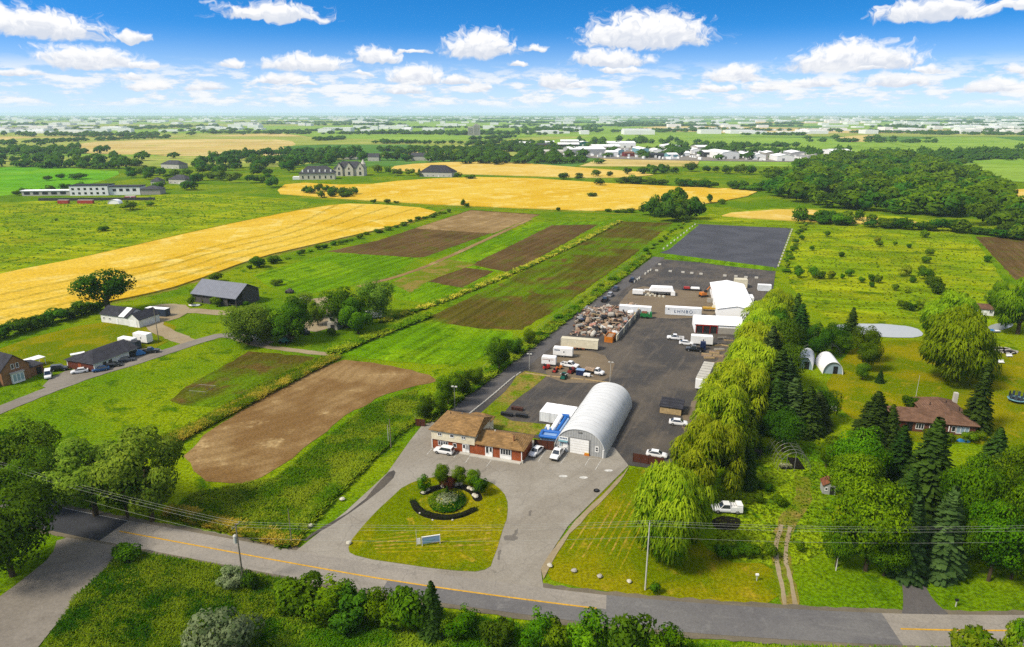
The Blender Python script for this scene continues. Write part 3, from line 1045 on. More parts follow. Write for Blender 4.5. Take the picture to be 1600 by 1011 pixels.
def broad_crown(seed, n, leaf, mat, h0=0.22, rx=0.5, nl=26, lobe=(0.16, 0.30), name='crown', top=1.0, shape=1.0, zbias=0.0):
    """broadleaf crown for a tree one unit tall and one wide: lobes of leaves with gaps between"""
    rg = np.random.default_rng(seed)
    cz, rz = (h0 + top) / 2, (top - h0) / 2
    L = []
    for i in range(nl):
        d = unit(rg.normal(0, 1, (1, 3)))[0]
        f = rg.uniform(0.35, 0.98) ** 0.6
        lr = rg.uniform(*lobe)
        k = 1 - lr * 0.9 / max(rx, 0.01) * 0.55
        wid = 1.0 - 0.35 * max(0.0, -d[2]) * shape
        L.append((np.array([d[0] * rx * f * k * wid, d[1] * rx * f * k * wid, cz + d[2] * (rz - lr * 0.75) * f + zbias * (1 - f)]), lr * rg.uniform(0.85, 1.1), rg.uniform(-0.2, 0.2)))
    w = np.array([l[1] ** 2 for l in L]); w = w / w.sum()
    pick = rg.choice(len(L), n, p=w)
    c = np.array([l[0] for l in L])[pick]
    r = np.array([l[1] for l in L])[pick]
    tint = np.array([l[2] for l in L])[pick]
    d = unit(rg.normal(0, 1, (n, 3)) + np.array([0, 0, 0.25]))
    rad = r * rg.uniform(0.55, 1.08, n) ** 0.5
    C = c + d * rad[:, None] * np.array([1, 1, 0.85])
    C[:, 2] = np.maximum(C[:, 2], h0 * 0.5)
    N = unit(d * 0.9 + unit(C - np.array([0, 0, cz])) * 0.5)
    Q = leaf_quads(rg, C, N, leaf)
    soft = unit(d * 0.75 + unit((C - np.array([0, 0, cz - 0.1])) * np.array([1, 1, 0.9])) * 0.45 + np.array([0, 0, 0.12]) + rg.normal(0, 0.16, (n, 3)))
    var = np.clip(0.5 + tint + rg.normal(0, 0.2, n) + 0.22 * d[:, 2], 0, 1)  # upper side of each lobe tinted lighter: top light painted in
    return quad_mesh(name, Q, soft, var, mat), L


def trunk_mesh(L, r=0.028, h=0.55, seed=1, mat='bark', lean=0.0):
    rnd = random.Random(seed)
    m = MB()
    pts = [Vector((0, 0, -0.02)), Vector((lean * 0.3, 0.01, h * 0.4)), Vector((lean * 0.7, -0.01, h * 0.75)), Vector((lean, 0.01, h))]
    for i, (a, b) in enumerate(zip(pts, pts[1:])):
        m.tube(a, b, r * (1 - i * 0.22), r * (1 - (i + 1) * 0.22), 7)
    for k in range(min(7, len(L))):
        c = L[rnd.randrange(len(L))][0]
        a = pts[1].lerp(pts[2], rnd.random())
        mid = a.lerp(Vector(c), 0.5) + Vector((0, 0, 0.03))
        m.tube(a, mid, r * 0.42, r * 0.28, 5)
        m.tube(mid, c, r * 0.28, r * 0.1, 4)
    o = m.build('trunk', mat, None, True)
    me = o.data
    bpy.data.objects.remove(o)
    return me


def willow_crown(seed, mat, n=11000, nl=44, rx=0.5):
    """rounded crown of puffs, every leaf spray hanging over the puff's shoulder"""
    rg = np.random.default_rng(seed)
    L = []
    for i in range(nl):
        z = rg.uniform(-0.8, 1.0)
        a = rg.uniform(0, 2 * math.pi)
        f = rg.uniform(0.6, 1.0)
        lr = rg.uniform(0.10, 0.19)
        q = math.sqrt(1 - z * z)
        if z < 0:
            q = 0.75 + 0.25 * q
        L.append((np.array([math.cos(a) * q * (rx - lr * .7) * f, math.sin(a) * q * (rx - lr * .7) * f, 0.52 + z * (0.48 - lr * .75) * (f if z > 0 else 1)]), lr, rg.uniform(-0.22, 0.22)))
    w = np.array([l[1] ** 2 for l in L]); w = w / w.sum()
    pick = rg.choice(nl, n, p=w)
    c = np.array([l[0] for l in L])[pick]
    r = np.array([l[1] for l in L])[pick]
    tint = np.array([l[2] for l in L])[pick]
    e = unit(rg.normal(0, 1, (n, 3)) + np.array([0, 0, 0.2]))
    C = c + e * (r * rg.uniform(0.6, 1.06, n) ** 0.5)[:, None]
    drop = unit(e * np.array([1, 1, 0.15]) * 0.55 + np.array([0, 0, -1.0]) * (0.95 - 0.45 * np.clip(e[:, 2:3], 0, 1)) + rg.normal(0, 0.16, (n, 3)))
    side = unit(np.cross(drop, e + rg.normal(0, 0.3, (n, 3))))
    ln = (0.052 * rg.uniform(0.5, 1.5, n))[:, None]
    wd = (0.0085 * rg.uniform(0.6, 1.4, n))[:, None]
    A, B = C - drop * ln * 0.4, C + drop * ln * 0.6
    Q = np.stack([A - side * wd, A + side * wd, B + side * wd * 0.5, B - side * wd * 0.5], axis=1)
    keep = B[:, 2] > 0.02
    soft = unit(e * 0.8 + unit(C - np.array([0, 0, 0.42])) * 0.45 + np.array([0, 0, 0.1]) + rg.normal(0, 0.15, (n, 3)))
    var = np.clip(0.5 + tint + 0.32 * e[:, 2] + rg.normal(0, 0.18, n), 0, 1)  # puff tops lighter, undersides darker: light and shade painted into the tint
    return quad_mesh('crown', Q[keep], soft[keep], var[keep], mat), L


def spruce_crown(seed, mat, whorls=42, per=26, rx=0.5, h0=0.03, droop=0.35, ragged=0.25):
    rg = np.random.default_rng(seed)
    Q, Nn, var = [], [], []
    for i in range(whorls):
        u = (i + rg.uniform(-.3, .3)) / whorls
        z = h0 + (1 - h0) * u
        rad = rx * (1 - u) ** 0.62 + 0.012
        for b in range(max(4, int(per * (1 - 0.55 * u)))):
            t = rg.uniform(0, 2 * math.pi)
            ln = rad * rg.uniform(1 - ragged - 0.1, 1 + ragged * 0.6)
            out = np.array([math.cos(t), math.sin(t), 0.0])
            side = np.array([-math.sin(t), math.cos(t), 0.0])
            tint = rg.uniform(-0.18, 0.18)
            for k in range(4):
                a0, a1 = k / 4, (k + 1) / 4
                za = z - droop * ln * a0 ** 1.3 + 0.02 * a0; zb = z - droop * ln * a1 ** 1.3 + 0.035 * (k == 3)
                p, q = out * ln * a0, out * ln * a1
                w0 = 0.028 + 0.055 * rad / rx * (1 - abs(a0 - 0.45)) ; w1 = 0.018 + 0.05 * rad / rx * (1 - abs(a1 - 0.45)) * (0.5 if k == 3 else 1)
                sag = rg.uniform(0.0, 0.02)
                A = np.array([p[0], p[1], za]); B = np.array([q[0], q[1], zb])
                dz = np.array([0, 0, -sag])
                Q.append([A - side * w0 + dz, A + side * w0 + dz, B + side * w1, B - side * w1])
                Nn.append(out * 0.8 + np.array([0, 0, 0.55]) + rg.normal(0, 0.2, 3))
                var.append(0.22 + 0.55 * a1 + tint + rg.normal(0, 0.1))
    return quad_mesh('crown', np.array(Q), np.array(Nn), np.array(var), mat)


def stem_mesh(r=0.02, h=0.9, mat='bark'):
    o = MB().tube((0, 0, -0.02), (0, 0, h), r, r * 0.15, 7).build('trunk', mat, None, True)
    me = o.data
    bpy.data.objects.remove(o)
    return me


KINDS = {}


def reg(key, crown, trunk):
    KINDS.setdefault(key, []).append((crown, trunk))


NLEAF = 9500
for k in range(3):
    c, L = broad_crown(10 + k, NLEAF, 0.026, 'leaf_fresh', 0.14, 0.5, 34, (0.12, 0.22))
    reg('maple', c, trunk_mesh(L, seed=k))
    c, L = broad_crown(20 + k, NLEAF, 0.026, 'leaf', 0.12, 0.5, 30, (0.13, 0.24))
    reg('broadleaf', c, trunk_mesh(L, seed=k + 5))
for k in range(2):
    c, L = broad_crown(46 + k, NLEAF, 0.026, 'leaf_olive' if k else 'leaf', 0.02, 0.5, 30, (0.13, 0.22), shape=0.2)
    reg('bushy', c, trunk_mesh(L, 0.03, seed=k + 23))
    c, L = broad_crown(30 + k, NLEAF, 0.026, 'leaf_dark', 0.08, 0.5, 30, (0.13, 0.24))
    reg('dark_broadleaf', c, trunk_mesh(L, seed=k + 9))
    c, L = broad_crown(40 + k, NLEAF, 0.026, 'leaf_olive', 0.10, 0.5, 40, (0.09, 0.17), shape=0.5)
    reg('pale_tree', c, trunk_mesh(L, 0.03, seed=k + 13))
    c, L = willow_crown(50 + k, 'leaf_willow')
    reg('willow', c, trunk_mesh(L, 0.04, 0.5, seed=k + 15))
    c, L = willow_crown(60 + k, 'leaf_willow_green')
    reg('green_willow', c, trunk_mesh(L, 0.04, 0.5, seed=k + 17))
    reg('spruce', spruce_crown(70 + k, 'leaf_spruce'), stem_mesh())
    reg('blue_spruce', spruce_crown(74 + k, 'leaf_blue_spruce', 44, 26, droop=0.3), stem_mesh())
    c, L = broad_crown(80 + k, 1500, 0.075, 'leaf_dark', 0.02, 0.5, 16, (0.17, 0.28), shape=0.2)
    reg('shrub', c, None)
    c, L = broad_crown(84 + k, 1500, 0.075, 'leaf', 0.02, 0.5, 16, (0.17, 0.28), shape=0.2)
    reg('green_shrub', c, None)
    c, L = broad_crown(88 + k, 1300, 0.08, 'weed', 0.0, 0.5, 18, (0.14, 0.24), shape=0.0)
    reg('weed_shrub', c, None)
c, L = broad_crown(92, 3600, 0.045, 'leaf_silver', 0.02, 0.5, 30, (0.12, 0.2), shape=0.2)
reg('silver_shrub', c, None)
c, L = broad_crown(93, 1400, 0.06, 'leaf_plum', 0.05, 0.5, 14, (0.15, 0.25))
reg('plum_shrub', c, stem_mesh(0.03, 0.5))
c, L = broad_crown(94, 4200, 0.036, 'leaf_dark', 0.2, 0.5, 18, (0.14, 0.24))
reg('lone_tree', c, trunk_mesh(L, 0.06, 0.55, 3))
c, L = broad_crown(97, 2600, 0.045, 'leaf_fresh', 0.02, 0.5, 26, (0.1, 0.2), shape=0.2)
reg('fresh_shrub', c, None)
for k in range(3):      # trees a long way off: fewer, larger leaves, crown and trunk in one
    c, L = broad_crown(100 + k, 620, 0.10, 'leaf_far', 0.03, 0.5, 14, (0.18, 0.28), 'wood_tree', shape=0.0)
    reg('far_tree', c, None)
    c, L = broad_crown(110 + k, 620, 0.10, 'leaf', 0.03, 0.5, 14, (0.18, 0.28), 'wood_tree', shape=0.0)
    reg('far_green', c, None)
    c, L = broad_crown(120 + k, 620, 0.10, 'leaf_dark', 0.03, 0.5, 14, (0.18, 0.28), 'wood_tree', shape=0.0)
    reg('far_dark', c, None)
rt = random.Random(77)
GROUND_NAMES = {'bushy': 'broadleaf_tree', 'maple': 'maple_tree', 'broadleaf': 'broadleaf_tree', 'dark_broadleaf': 'broadleaf_tree', 'pale_tree': 'ash_tree', 'willow': 'willow_tree',
                'green_willow': 'willow_tree', 'spruce': 'spruce_tree', 'blue_spruce': 'spruce_tree', 'shrub': 'shrub', 'green_shrub': 'shrub', 'weed_shrub': 'shrub',
                'silver_shrub': 'shrub', 'plum_shrub': 'shrub', 'lone_tree': 'elm_tree', 'fresh_shrub': 'shrub', 'far_tree': 'tree', 'far_green': 'tree', 'far_dark': 'tree'}
CATS = {'shrub': 'shrub'}


def plant(kind, loc, h, w, label, group=None, name=None, cat=None, variant=None):
    """one tree or shrub, h tall and w wide, standing at loc"""
    crown, trunk = KINDS[kind][rt.randrange(len(KINDS[kind])) if variant is None else variant]
    nm = name or GROUND_NAMES[kind]
    ct = cat or {'willow_tree': 'willow tree', 'spruce_tree': 'spruce tree', 'maple_tree': 'maple tree', 'ash_tree': 'ash tree'}.get(nm) or ('shrub' if nm.endswith('shrub') or nm == 'bush' else 'tree')
    rz = rt.uniform(0, 6.28)
    if trunk is None:
        o = link(bpy.data.objects.new(nm, crown))
        o.location = loc; o.rotation_euler = (0, 0, rz); o.scale = (w, w, h)
        return tag(o, label, ct, group)
    o = thing(nm, label, ct, loc, rz, group)
    o.scale = (w, w, h)
    link(bpy.data.objects.new('crown', crown), o)
    link(bpy.data.objects.new('trunk', trunk), o)
    return o


def tree(kind, bx, by, ty, wpx, label, group=None, name=None, cat=None):
    """from photo: foot pixel, top row, crown width in pixels"""
    return plant(kind, P(bx, by), max(0.5, hz(bx, by, ty)), max(0.5, wpx * mpp(by) * 1.04), label, group, name, cat)


def inside(p, poly):
    c = False
    n = len(poly)
    for i in range(n):
        a, b = poly[i], poly[(i + 1) % n]
        if (a.y > p.y) != (b.y > p.y) and p.x < (b.x - a.x) * (p.y - a.y) / (b.y - a.y) + a.x:
            c = not c
    return c


def scatter(pts, n, seed=1):
    """n points spread over a patch given in photo pixels, at least a little apart"""
    rnd = random.Random(seed)
    poly = [P(x, y) for x, y in pts]
    x0, x1 = min(p.x for p in poly), max(p.x for p in poly)
    y0, y1 = min(p.y for p in poly), max(p.y for p in poly)
    out = []
    tries = 0
    while len(out) < n and tries < n * 60:
        tries += 1
        p = Vector((rnd.uniform(x0, x1), rnd.uniform(y0, y1), 0))
        if inside(p, poly):
            out.append(p)
    return out


def tufts(name, pts, n, h, w, mat, label, seed=3, blades=4, line=None, half=1.0):
    """uncounted low growth: grass clumps and weeds over a patch or along a line, one mesh"""
    rg = np.random.default_rng(seed)
    if line is None:
        pos = scatter(pts, n, seed)
    else:
        ln = pline(pts, 0.5)
        pos = []
        for _ in range(n):
            p = ln[rg.integers(len(ln))]
            pos.append(p + Vector((rg.uniform(-half, half), rg.uniform(-half, half), 0)))
    C = np.array([[p.x, p.y, 0.05] for p in pos])
    n = len(C)
    Q, Nn, var = [], [], []
    for b in range(blades):
        t = rg.uniform(0, 2 * np.pi, n)
        out = np.stack([np.cos(t), np.sin(t), np.zeros(n)], 1)
        side = np.stack([-np.sin(t), np.cos(t), np.zeros(n)], 1)
        hh = (h * rg.uniform(0.5, 1.3, n))[:, None]
        ww = (w * rg.uniform(0.6, 1.3, n))[:, None]
        base = C + out * ww * 0.15
        tip = base - out * (hh * rg.uniform(0.8, 2.0, n)[:, None]) + np.array([0, 0, 1.0]) * hh
        Q.append(np.stack([base + side * ww * 0.42, base - side * ww * 0.42, tip - side * ww * 0.26, tip + side * ww * 0.26], 1))
        Nn.append(out * 0.45 + np.array([0, 0, 1.0]) + rg.normal(0, 0.25, (n, 3)))
        var.append(rg.uniform(0.1, 1.0, n))
    me = quad_mesh(name, np.concatenate(Q), np.concatenate(Nn), np.concatenate(var), mat)
    o = link(bpy.data.objects.new(name, me))
    return tag(o, label, 'vegetation', kind='stuff')


# ------------------------------------------------------------------ trees and shrubs, near
# willows between the yard and the garden, from the road back
WROW = [(1049, 874, 722, 124), (1104, 776, 652, 116), (1128, 716, 598, 112), (1146, 668, 562, 104), (1160, 628, 528, 98),
        (1172, 594, 503, 90), (1184, 566, 482, 84), (1197, 538, 465, 76), (1212, 512, 450, 66)]
WL = ['tallest yellow-green weeping willow at the road end of the row, beside the mown lawn',
      'broad yellow-green weeping willow beside the brown board fence at the yard entrance',
      'yellow-green weeping willow hanging over the flat dark shed roof at the yard edge',
      'yellow-green weeping willow beside the long trailer with the translucent roof',
      'yellow-green weeping willow just behind the end of the long trailer', None, None, None, None]
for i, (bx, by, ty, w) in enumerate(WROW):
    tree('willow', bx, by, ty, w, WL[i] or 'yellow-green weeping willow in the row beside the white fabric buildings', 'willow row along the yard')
tree('willow', 1040, 842, 745, 96, 'lower yellow-green willow crowding the foot of the tallest roadside willow', 'willow row along the yard')
for i, (bx, by, ty, w) in enumerate([(1490, 596, 478, 112), (1478, 540, 456, 92)]):
    tree('green_willow', bx, by, ty, w, ['huge dome-shaped green willow standing on the lawn beside the pond', 'green willow rising behind the huge dome-shaped willow by the pond'][i])
tree('green_willow', 1590, 522, 436, 76, 'rounded green tree beside the white cottage and the small pond')
tree('green_willow', 1558, 490, 440, 40, 'smaller green tree between the white cottage and the ploughed plot')

# spruces and pines behind the willows
SP = [(1168, 706, 640, 40), (1222, 706, 628, 52), (1206, 672, 590, 56), (1234, 672, 590, 54), (1258, 676, 604, 48), (1282, 660, 596, 40),
      (1212, 640, 546, 54), (1224, 642, 560, 54), (1198, 606, 510, 50), (1222, 606, 522, 46), (1274, 668, 612, 42), (1222, 574, 484, 46),
      (1246, 545, 474, 42), (1208, 548, 470, 40), (1238, 540, 458, 36)]
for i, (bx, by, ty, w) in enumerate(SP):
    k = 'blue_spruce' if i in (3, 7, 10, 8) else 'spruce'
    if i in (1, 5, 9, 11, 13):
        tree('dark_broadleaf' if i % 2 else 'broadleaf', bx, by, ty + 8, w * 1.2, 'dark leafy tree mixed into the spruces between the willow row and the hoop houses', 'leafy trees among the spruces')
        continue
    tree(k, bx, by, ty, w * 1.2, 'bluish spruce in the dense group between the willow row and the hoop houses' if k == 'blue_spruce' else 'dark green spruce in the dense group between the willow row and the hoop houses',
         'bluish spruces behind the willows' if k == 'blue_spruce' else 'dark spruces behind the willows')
tree('spruce', 1327, 532, 480, 32, 'dark spruce with a pointed top at the near bank of the pond')
for i, (bx, by, ty, w, k) in enumerate([(1276, 560, 500, 40, 'dark_broadleaf'), (1300, 546, 500, 44, 'dark_broadleaf'), (1348, 566, 506, 44, 'broadleaf'), (1318, 552, 520, 40, 'broadleaf'), (1354, 580, 528, 36, 'broadleaf')]):
    tree(k, bx, by, ty, w, 'leafy bush-like tree behind the hoop houses on the pond side', 'leafy trees behind the hoop houses', 'broadleaf_tree')
tree('spruce', 1168, 762, 690, 30, 'narrow dark conifer squeezed behind the second willow from the road')
# house garden on the right
tree('broadleaf', 1347, 594, 566, 26, 'small round tree alone on the lawn before the hoop houses')
tree('spruce', 1374, 598, 578, 15, 'tiny spruce on the lawn near the small round tree')
tree('spruce', 1361, 690, 612, 69, 'dark spruce at the garage end of the brown-roofed house')
tree('spruce', 1386, 696, 632, 43, 'slim dark spruce in front of the garage of the brown-roofed house')
tree('spruce', 1523, 672, 566, 48, 'tall dark spruce behind the chimney end of the brown-roofed house')
tree('spruce', 1442, 790, 652, 88, 'tallest dark spruce beside the house drive, hiding the front of the brown-roofed house')
tree('spruce', 1398, 758, 664, 60, 'dark spruce across the drive from the tallest spruce')
tree('spruce', 1408, 838, 730, 67, 'shaded dark spruce in the middle of the trees before the brown-roofed house')
tree('blue_spruce', 1412, 900, 772, 64, 'grey-green spruce nearest the road on one side of the house drive')
tree('blue_spruce', 1466, 895, 760, 79, 'broad grey-green spruce beside the house drive near the road')
tree('shrub', 1423, 640, 614, 26, 'dark rounded shrub at the back corner of the brown-roofed house')
MP = [(1340, 768, 664, 88, 'bright green maple behind the small grey garden shed'), (1332, 806, 706, 98, 'bright green maple beside the small grey garden shed'),
      (1352, 892, 746, 122, 'largest bright green maple at the roadside beside the wheel track'), (1506, 842, 706, 98, 'bright green maple beside the front lawn of the brown-roofed house'),
      (1544, 908, 782, 98, 'bright green maple at the roadside beyond the house drive'), (1602, 892, 736, 100, 'bright green maple at the roadside with bare lower trunk'),
      (1578, 800, 688, 88, 'bright green maple behind the roadside maples'), (1640, 840, 700, 110, 'bright green maple at the far end of the roadside trees'),
      (1290, 730, 690, 34, 'low green tree next to the bare hoop frame'), (1306, 886, 812, 60, 'young green tree with a pale trunk beside the wheel track'),
      (1506, 900, 800, 60, 'shaded green tree between the roadside maples and the house drive'), (1380, 900, 830, 70, 'low branching green tree under the largest roadside maple'),
      (1580, 905, 840, 80, 'low branching green tree under the roadside maples')]
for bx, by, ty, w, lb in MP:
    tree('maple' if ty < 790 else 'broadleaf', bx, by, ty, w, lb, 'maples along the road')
tree('spruce', 1548, 742, 668, 57, 'olive spruce among the maples beside the front lawn')
for bx, by, ty, w in [(1455, 684, 670, 26), (1478, 690, 676, 22), (1512, 690, 672, 24), (1531, 688, 672, 18)]:
    tree('green_shrub', bx, by, ty, w, 'low green shrub in the bed along the front of the brown-roofed house', 'shrubs before the brown-roofed house')

# left foreground
tree('dark_broadleaf', 20, 900, 736, 160, 'big dark green tree at the mouth of the gravel side lane')
tree('dark_broadleaf', 60, 800, 690, 90, 'dark green tree by the white road sign')
tree('dark_broadleaf', 40, 770, 650, 120, 'dark green tree at the edge of the farm lawn beside the road')
tree('dark_broadleaf', -30, 790, 655, 110, 'dark green tree half hidden behind the big tree at the lane mouth')
tree('dark_broadleaf', 95, 795, 700, 70, 'bushy dark green tree against the pale ash tree')
tree('pale_tree', 150, 806, 682, 150, 'wide pale green ash tree overhanging the road verge')
tree('pale_tree', 238, 814, 666, 136, 'pale green ash tree with a visible leaning trunk beside the bare plot')
tree('broadleaf', 200, 808, 716, 90, 'lower green tree between the two pale ash trees')
# shrubs on the near side of the road
tree('silver_shrub', 352, 1034, 946, 112, 'large round pale green bush standing in the rough grass bank')
tree('silver_shrub', 366, 917, 884, 44, 'silvery bush at the foot of the utility pole with the transformer')
tree('shrub', 392, 921, 892, 30, 'dark bush right beside the silvery bush at the utility pole')
NEAR = [(472, 958, 900, 76), (512, 968, 906, 84), (556, 968, 908, 66), (600, 972, 916, 60), (640, 990, 918, 66), (720, 996, 950, 60), (780, 1012, 960, 56), (836, 1020, 950, 64), (870, 1024, 964, 50), (930, 1030, 956, 84), (980, 1036, 956, 78), (450, 960, 930, 40), (620, 985, 940, 50), (700, 990, 955, 50), (545, 985, 940, 60)]
for i, (bx, by, ty, w) in enumerate(NEAR):
    tree(['green_shrub', 'fresh_shrub', 'shrub', 'fresh_shrub'][i % 4], bx, by, ty, w, 'leafy bush in the thicket across the road from the ' + ('weedy verge left of the drive' if bx < 480 else 'left drive mouth' if bx < 570 else 'entrance island' if bx < 760 else 'right drive mouth' if bx < 860 else 'boulders on the roadside lawn'), 'bushes along the near side of the road', 'bush')
tree('spruce', 676, 992, 908, 50, 'young dark conifer in the thicket on the near side of the road')
tree('fresh_shrub', 1046, 1044, 980, 74, 'round bright green bush next to the new asphalt on the near verge')
tree('weed_shrub', 1522, 1050, 982, 80, 'loose yellow-green bush at the near edge of the road by the yellow line')
tree('weed_shrub', 1580, 1046, 968, 44, 'tall wispy yellow-green bush at the near edge of the road')
tree('green_shrub', 198, 876, 852, 44, 'bushy weed clump at the corner of the side lane')

# entrance island planting
for bx, by, ty, w, k, lb in [(664, 771, 739, 22, 'fresh_shrub', 'small upright young tree at the left end of the arched flower bed'), (690, 760, 723, 28, 'maple', 'bright green young tree beside the plum-coloured shrub'),
                             (718, 761, 727, 25, 'broadleaf', 'small tree in the middle of the arched flower bed'), (738, 763, 732, 28, 'maple', 'small bushy tree near the boulders of the arched flower bed'),
                             (750, 773, 740, 26, 'green_shrub', 'round green small tree at the right end of the arched flower bed')]:
    tree(k, bx, by, ty, w, lb, 'small trees on the entrance island', 'young_tree', 'tree')
tree('plum_shrub', 702, 766, 746, 32, 'plum-coloured leafy shrub behind the round flower mound')
tree('spruce', 699, 778, 758, 10, 'thin dark evergreen standing in the round flower mound')

# along the drive and the fence
for bx, by, ty, w, k, lb in [(665, 658, 612, 30, 'dark_broadleaf', 'dark bushy tree by the wooden bin screen behind the office'), (690, 652, 606, 28, 'broadleaf', 'green tree right behind the office left corner'),
                             (700, 636, 580, 40, 'broadleaf', 'round green tree beside the floodlight mast'), (722, 618, 574, 34, 'dark_broadleaf', 'green tree on the drive side of the bare plot'),
                             (744, 604, 572, 28, 'broadleaf', 'small green tree by the chain-link fence near the floodlight mast'), (780, 580, 526, 46, 'broadleaf', 'dense green tree beside the fence at the corner of the green plot'), (804, 556, 524, 28, 'dark_broadleaf', 'slim green tree next to the dense tree by the fence'), (826, 540, 513, 24, 'broadleaf', 'small green tree by the drive below the tilled field')]:
    tree(k, bx, by, ty, w, lb, 'trees along the drive fence')
for i in range(22):
    t = i / 21
    p = P(842, 524).lerp(P(1012, 400), t) + Vector((rt.uniform(-1.6, 0.6), rt.uniform(-2, 2), 0))
    plant('weed_shrub' if i % 3 else 'green_shrub', p, rt.uniform(1.2, 2.6), rt.uniform(2.2, 4.0), 'low bush growing along the chain-link fence beside the yard drive', 'bushes along the drive fence', 'bush')
for i in range(16):
    t = i / 15
    p = P(1028, 392).lerp(P(1088, 346), t) + Vector((-6 + rt.uniform(-1.5, 1.5), rt.uniform(-2, 2), 0))
    plant('weed_shrub' if i % 2 else 'shrub', p, rt.uniform(1.0, 2.6), rt.uniform(2.0, 4.0), 'low bush on the field side of the storage pad', 'bushes by the storage pad', 'bush')
for i in range(20):
    t = i / 19
    p = P(1214, 424).lerp(P(1246, 354), t) + Vector((4 + rt.uniform(-2, 2.5), rt.uniform(-2, 2), 0))
    plant('weed_shrub' if i % 2 else 'green_shrub', p, rt.uniform(1.4, 3.4), rt.uniform(2.5, 5.0), 'bush between the storage pad and the open meadow', 'bushes between the pad and the meadow', 'bush')

# left farm
tree('lone_tree', 170, 489, 420, 84, 'large dark elm with a thick trunk behind the white barn')
tree('shrub', 156, 486, 470, 20, 'dark bush at the foot of the large elm')
for i in range(9):
    t = i / 8
    p = P(-20, 536).lerp(P(148, 486), t)
    plant('shrub', p, rt.uniform(4.5, 6.5), rt.uniform(7, 9), 'dark rounded bush in the hedge between the wheat and the farm lawn', 'hedge between wheat and farm lawn', 'bush')
for bx, by, ty, w, lb in [(388, 538, 472, 72, 'bushy olive-green tree beside the grey barn and the white boat'), (414, 536, 498, 34, 'low dark tree next to the white boat'), (452, 534, 462, 72, 'bushy olive-green tree standing over the rusty farm junk'),
                          (470, 498, 456, 44, 'olive-green tree behind the farm junk'), (497, 508, 466, 30, 'thin olive-green tree beside the pale gravel yard'), (542, 512, 442, 72, 'big round green tree behind the ruined shed'), (560, 522, 462, 50, 'dense green tree between the ruined shed and the white caravan'), (588, 496, 434, 58, 'tall dense green tree above the white caravan')]:
    tree('bushy', bx, by, ty, w * 1.15, lb, 'trees round the farm junk', 'broadleaf_tree')
for bx, by, ty, w in [(306, 466, 448, 18), (340, 478, 462, 20), (336, 440, 424, 22), (404, 418, 398, 24), (428, 412, 398, 18), (432, 446, 436, 18), (518, 524, 512, 14), (386, 480, 470, 12), (300, 478, 462, 14)]:
    tree('green_shrub', bx, by, ty, w, 'bush in the overgrown ground round the grey barn', 'bushes round the grey barn', 'bush')
for i in range(34):
    t = i / 33
    p = P(395, 420).lerp(P(700, 332), t) + Vector((rt.uniform(-2, 2), rt.uniform(-2, 2), 0))
    plant(['shrub', 'weed_shrub', 'green_shrub'][i % 3], p, rt.uniform(1.2, 3.6), rt.uniform(3, 6), 'hedgerow bush between the near wheat and the ploughed plots', 'hedgerow beside the near wheat', 'bush')

# meadow bushes on the right
for i, (bx, by, s) in enumerate([(1292, 368, 7), (1268, 390, 6), (1314, 400, 7), (1370, 378, 8), (1374, 384, 7), (1398, 382, 5), (1420, 386, 6), (1444, 370, 10), (1452, 398, 9), (1446, 410, 10), (1542, 408, 9), (1412, 430, 15), (1248, 432, 12), (1270, 432, 14), (1282, 434, 12), (1298, 434, 10), (1326, 430, 10), (1346, 440, 8), (1362, 438, 10), (1372, 440, 10), (1446, 436, 16), (1456, 448, 16), (1464, 458, 18), (1416, 456, 9), (1398, 452, 8), (1410, 482, 12), (1424, 484, 12), (1436, 482, 12), (1480, 462, 12), (1246, 424, 9), (1362, 447, 7), (1316, 434, 6), (1500, 470, 14), (1440, 424, 9), (1425, 440, 8)]):
    tree(['green_shrub', 'green_shrub', 'shrub', 'weed_shrub'][i % 4], bx, by + 2, by - s * 1.15, s * 1.35, 'scattered bush in the rough meadow between the wood and the pond', 'bushes in the rough meadow', 'bush')
for bx, by, ty, w in [(1160, 868, 846, 26), (1176, 872, 850, 24), (1202, 872, 848, 22), (1142, 868, 852, 24), (1126, 872, 850, 22), (1190, 764, 752, 12), (1200, 768, 755, 12), (1216, 790, 774, 22), (1186, 786, 770, 16), (1250, 862, 846, 14), (1270, 640, 622, 20), (1300, 700, 680, 24), (1280, 676, 664, 20), (1022, 928, 908, 16)]:
    tree('green_shrub', bx, by, ty, w, 'small bush in the garden ground beside the row of willows', 'small bushes beside the willows', 'bush')

# ------------------------------------------------------------------ trees farther off
def wood(pts, n, h, w, label, group, seed, kinds=('far_green', 'far_tree', 'far_dark'), name='tree'):
    for i, p in enumerate(scatter(pts, n, seed)):
        s = rt.uniform(0.75, 1.2)
        plant(kinds[rt.randrange(len(kinds))], p, h * s, w * rt.uniform(0.8, 1.25), label, group, name)


def row_of(pts, n, h, w, label, group, spread=3, kinds=('far_green', 'far_tree', 'far_dark'), name='tree'):
    ln = pline(pts, 2.0)
    for i in range(n):
        p = ln[rt.randrange(len(ln))] + Vector((rt.uniform(-spread, spread), rt.uniform(-spread, spread), 0))
        s = rt.uniform(0.6, 1.3)
        plant(kinds[rt.randrange(len(kinds))], p, h * s, w * rt.uniform(0.7, 1.3), label, group, name)


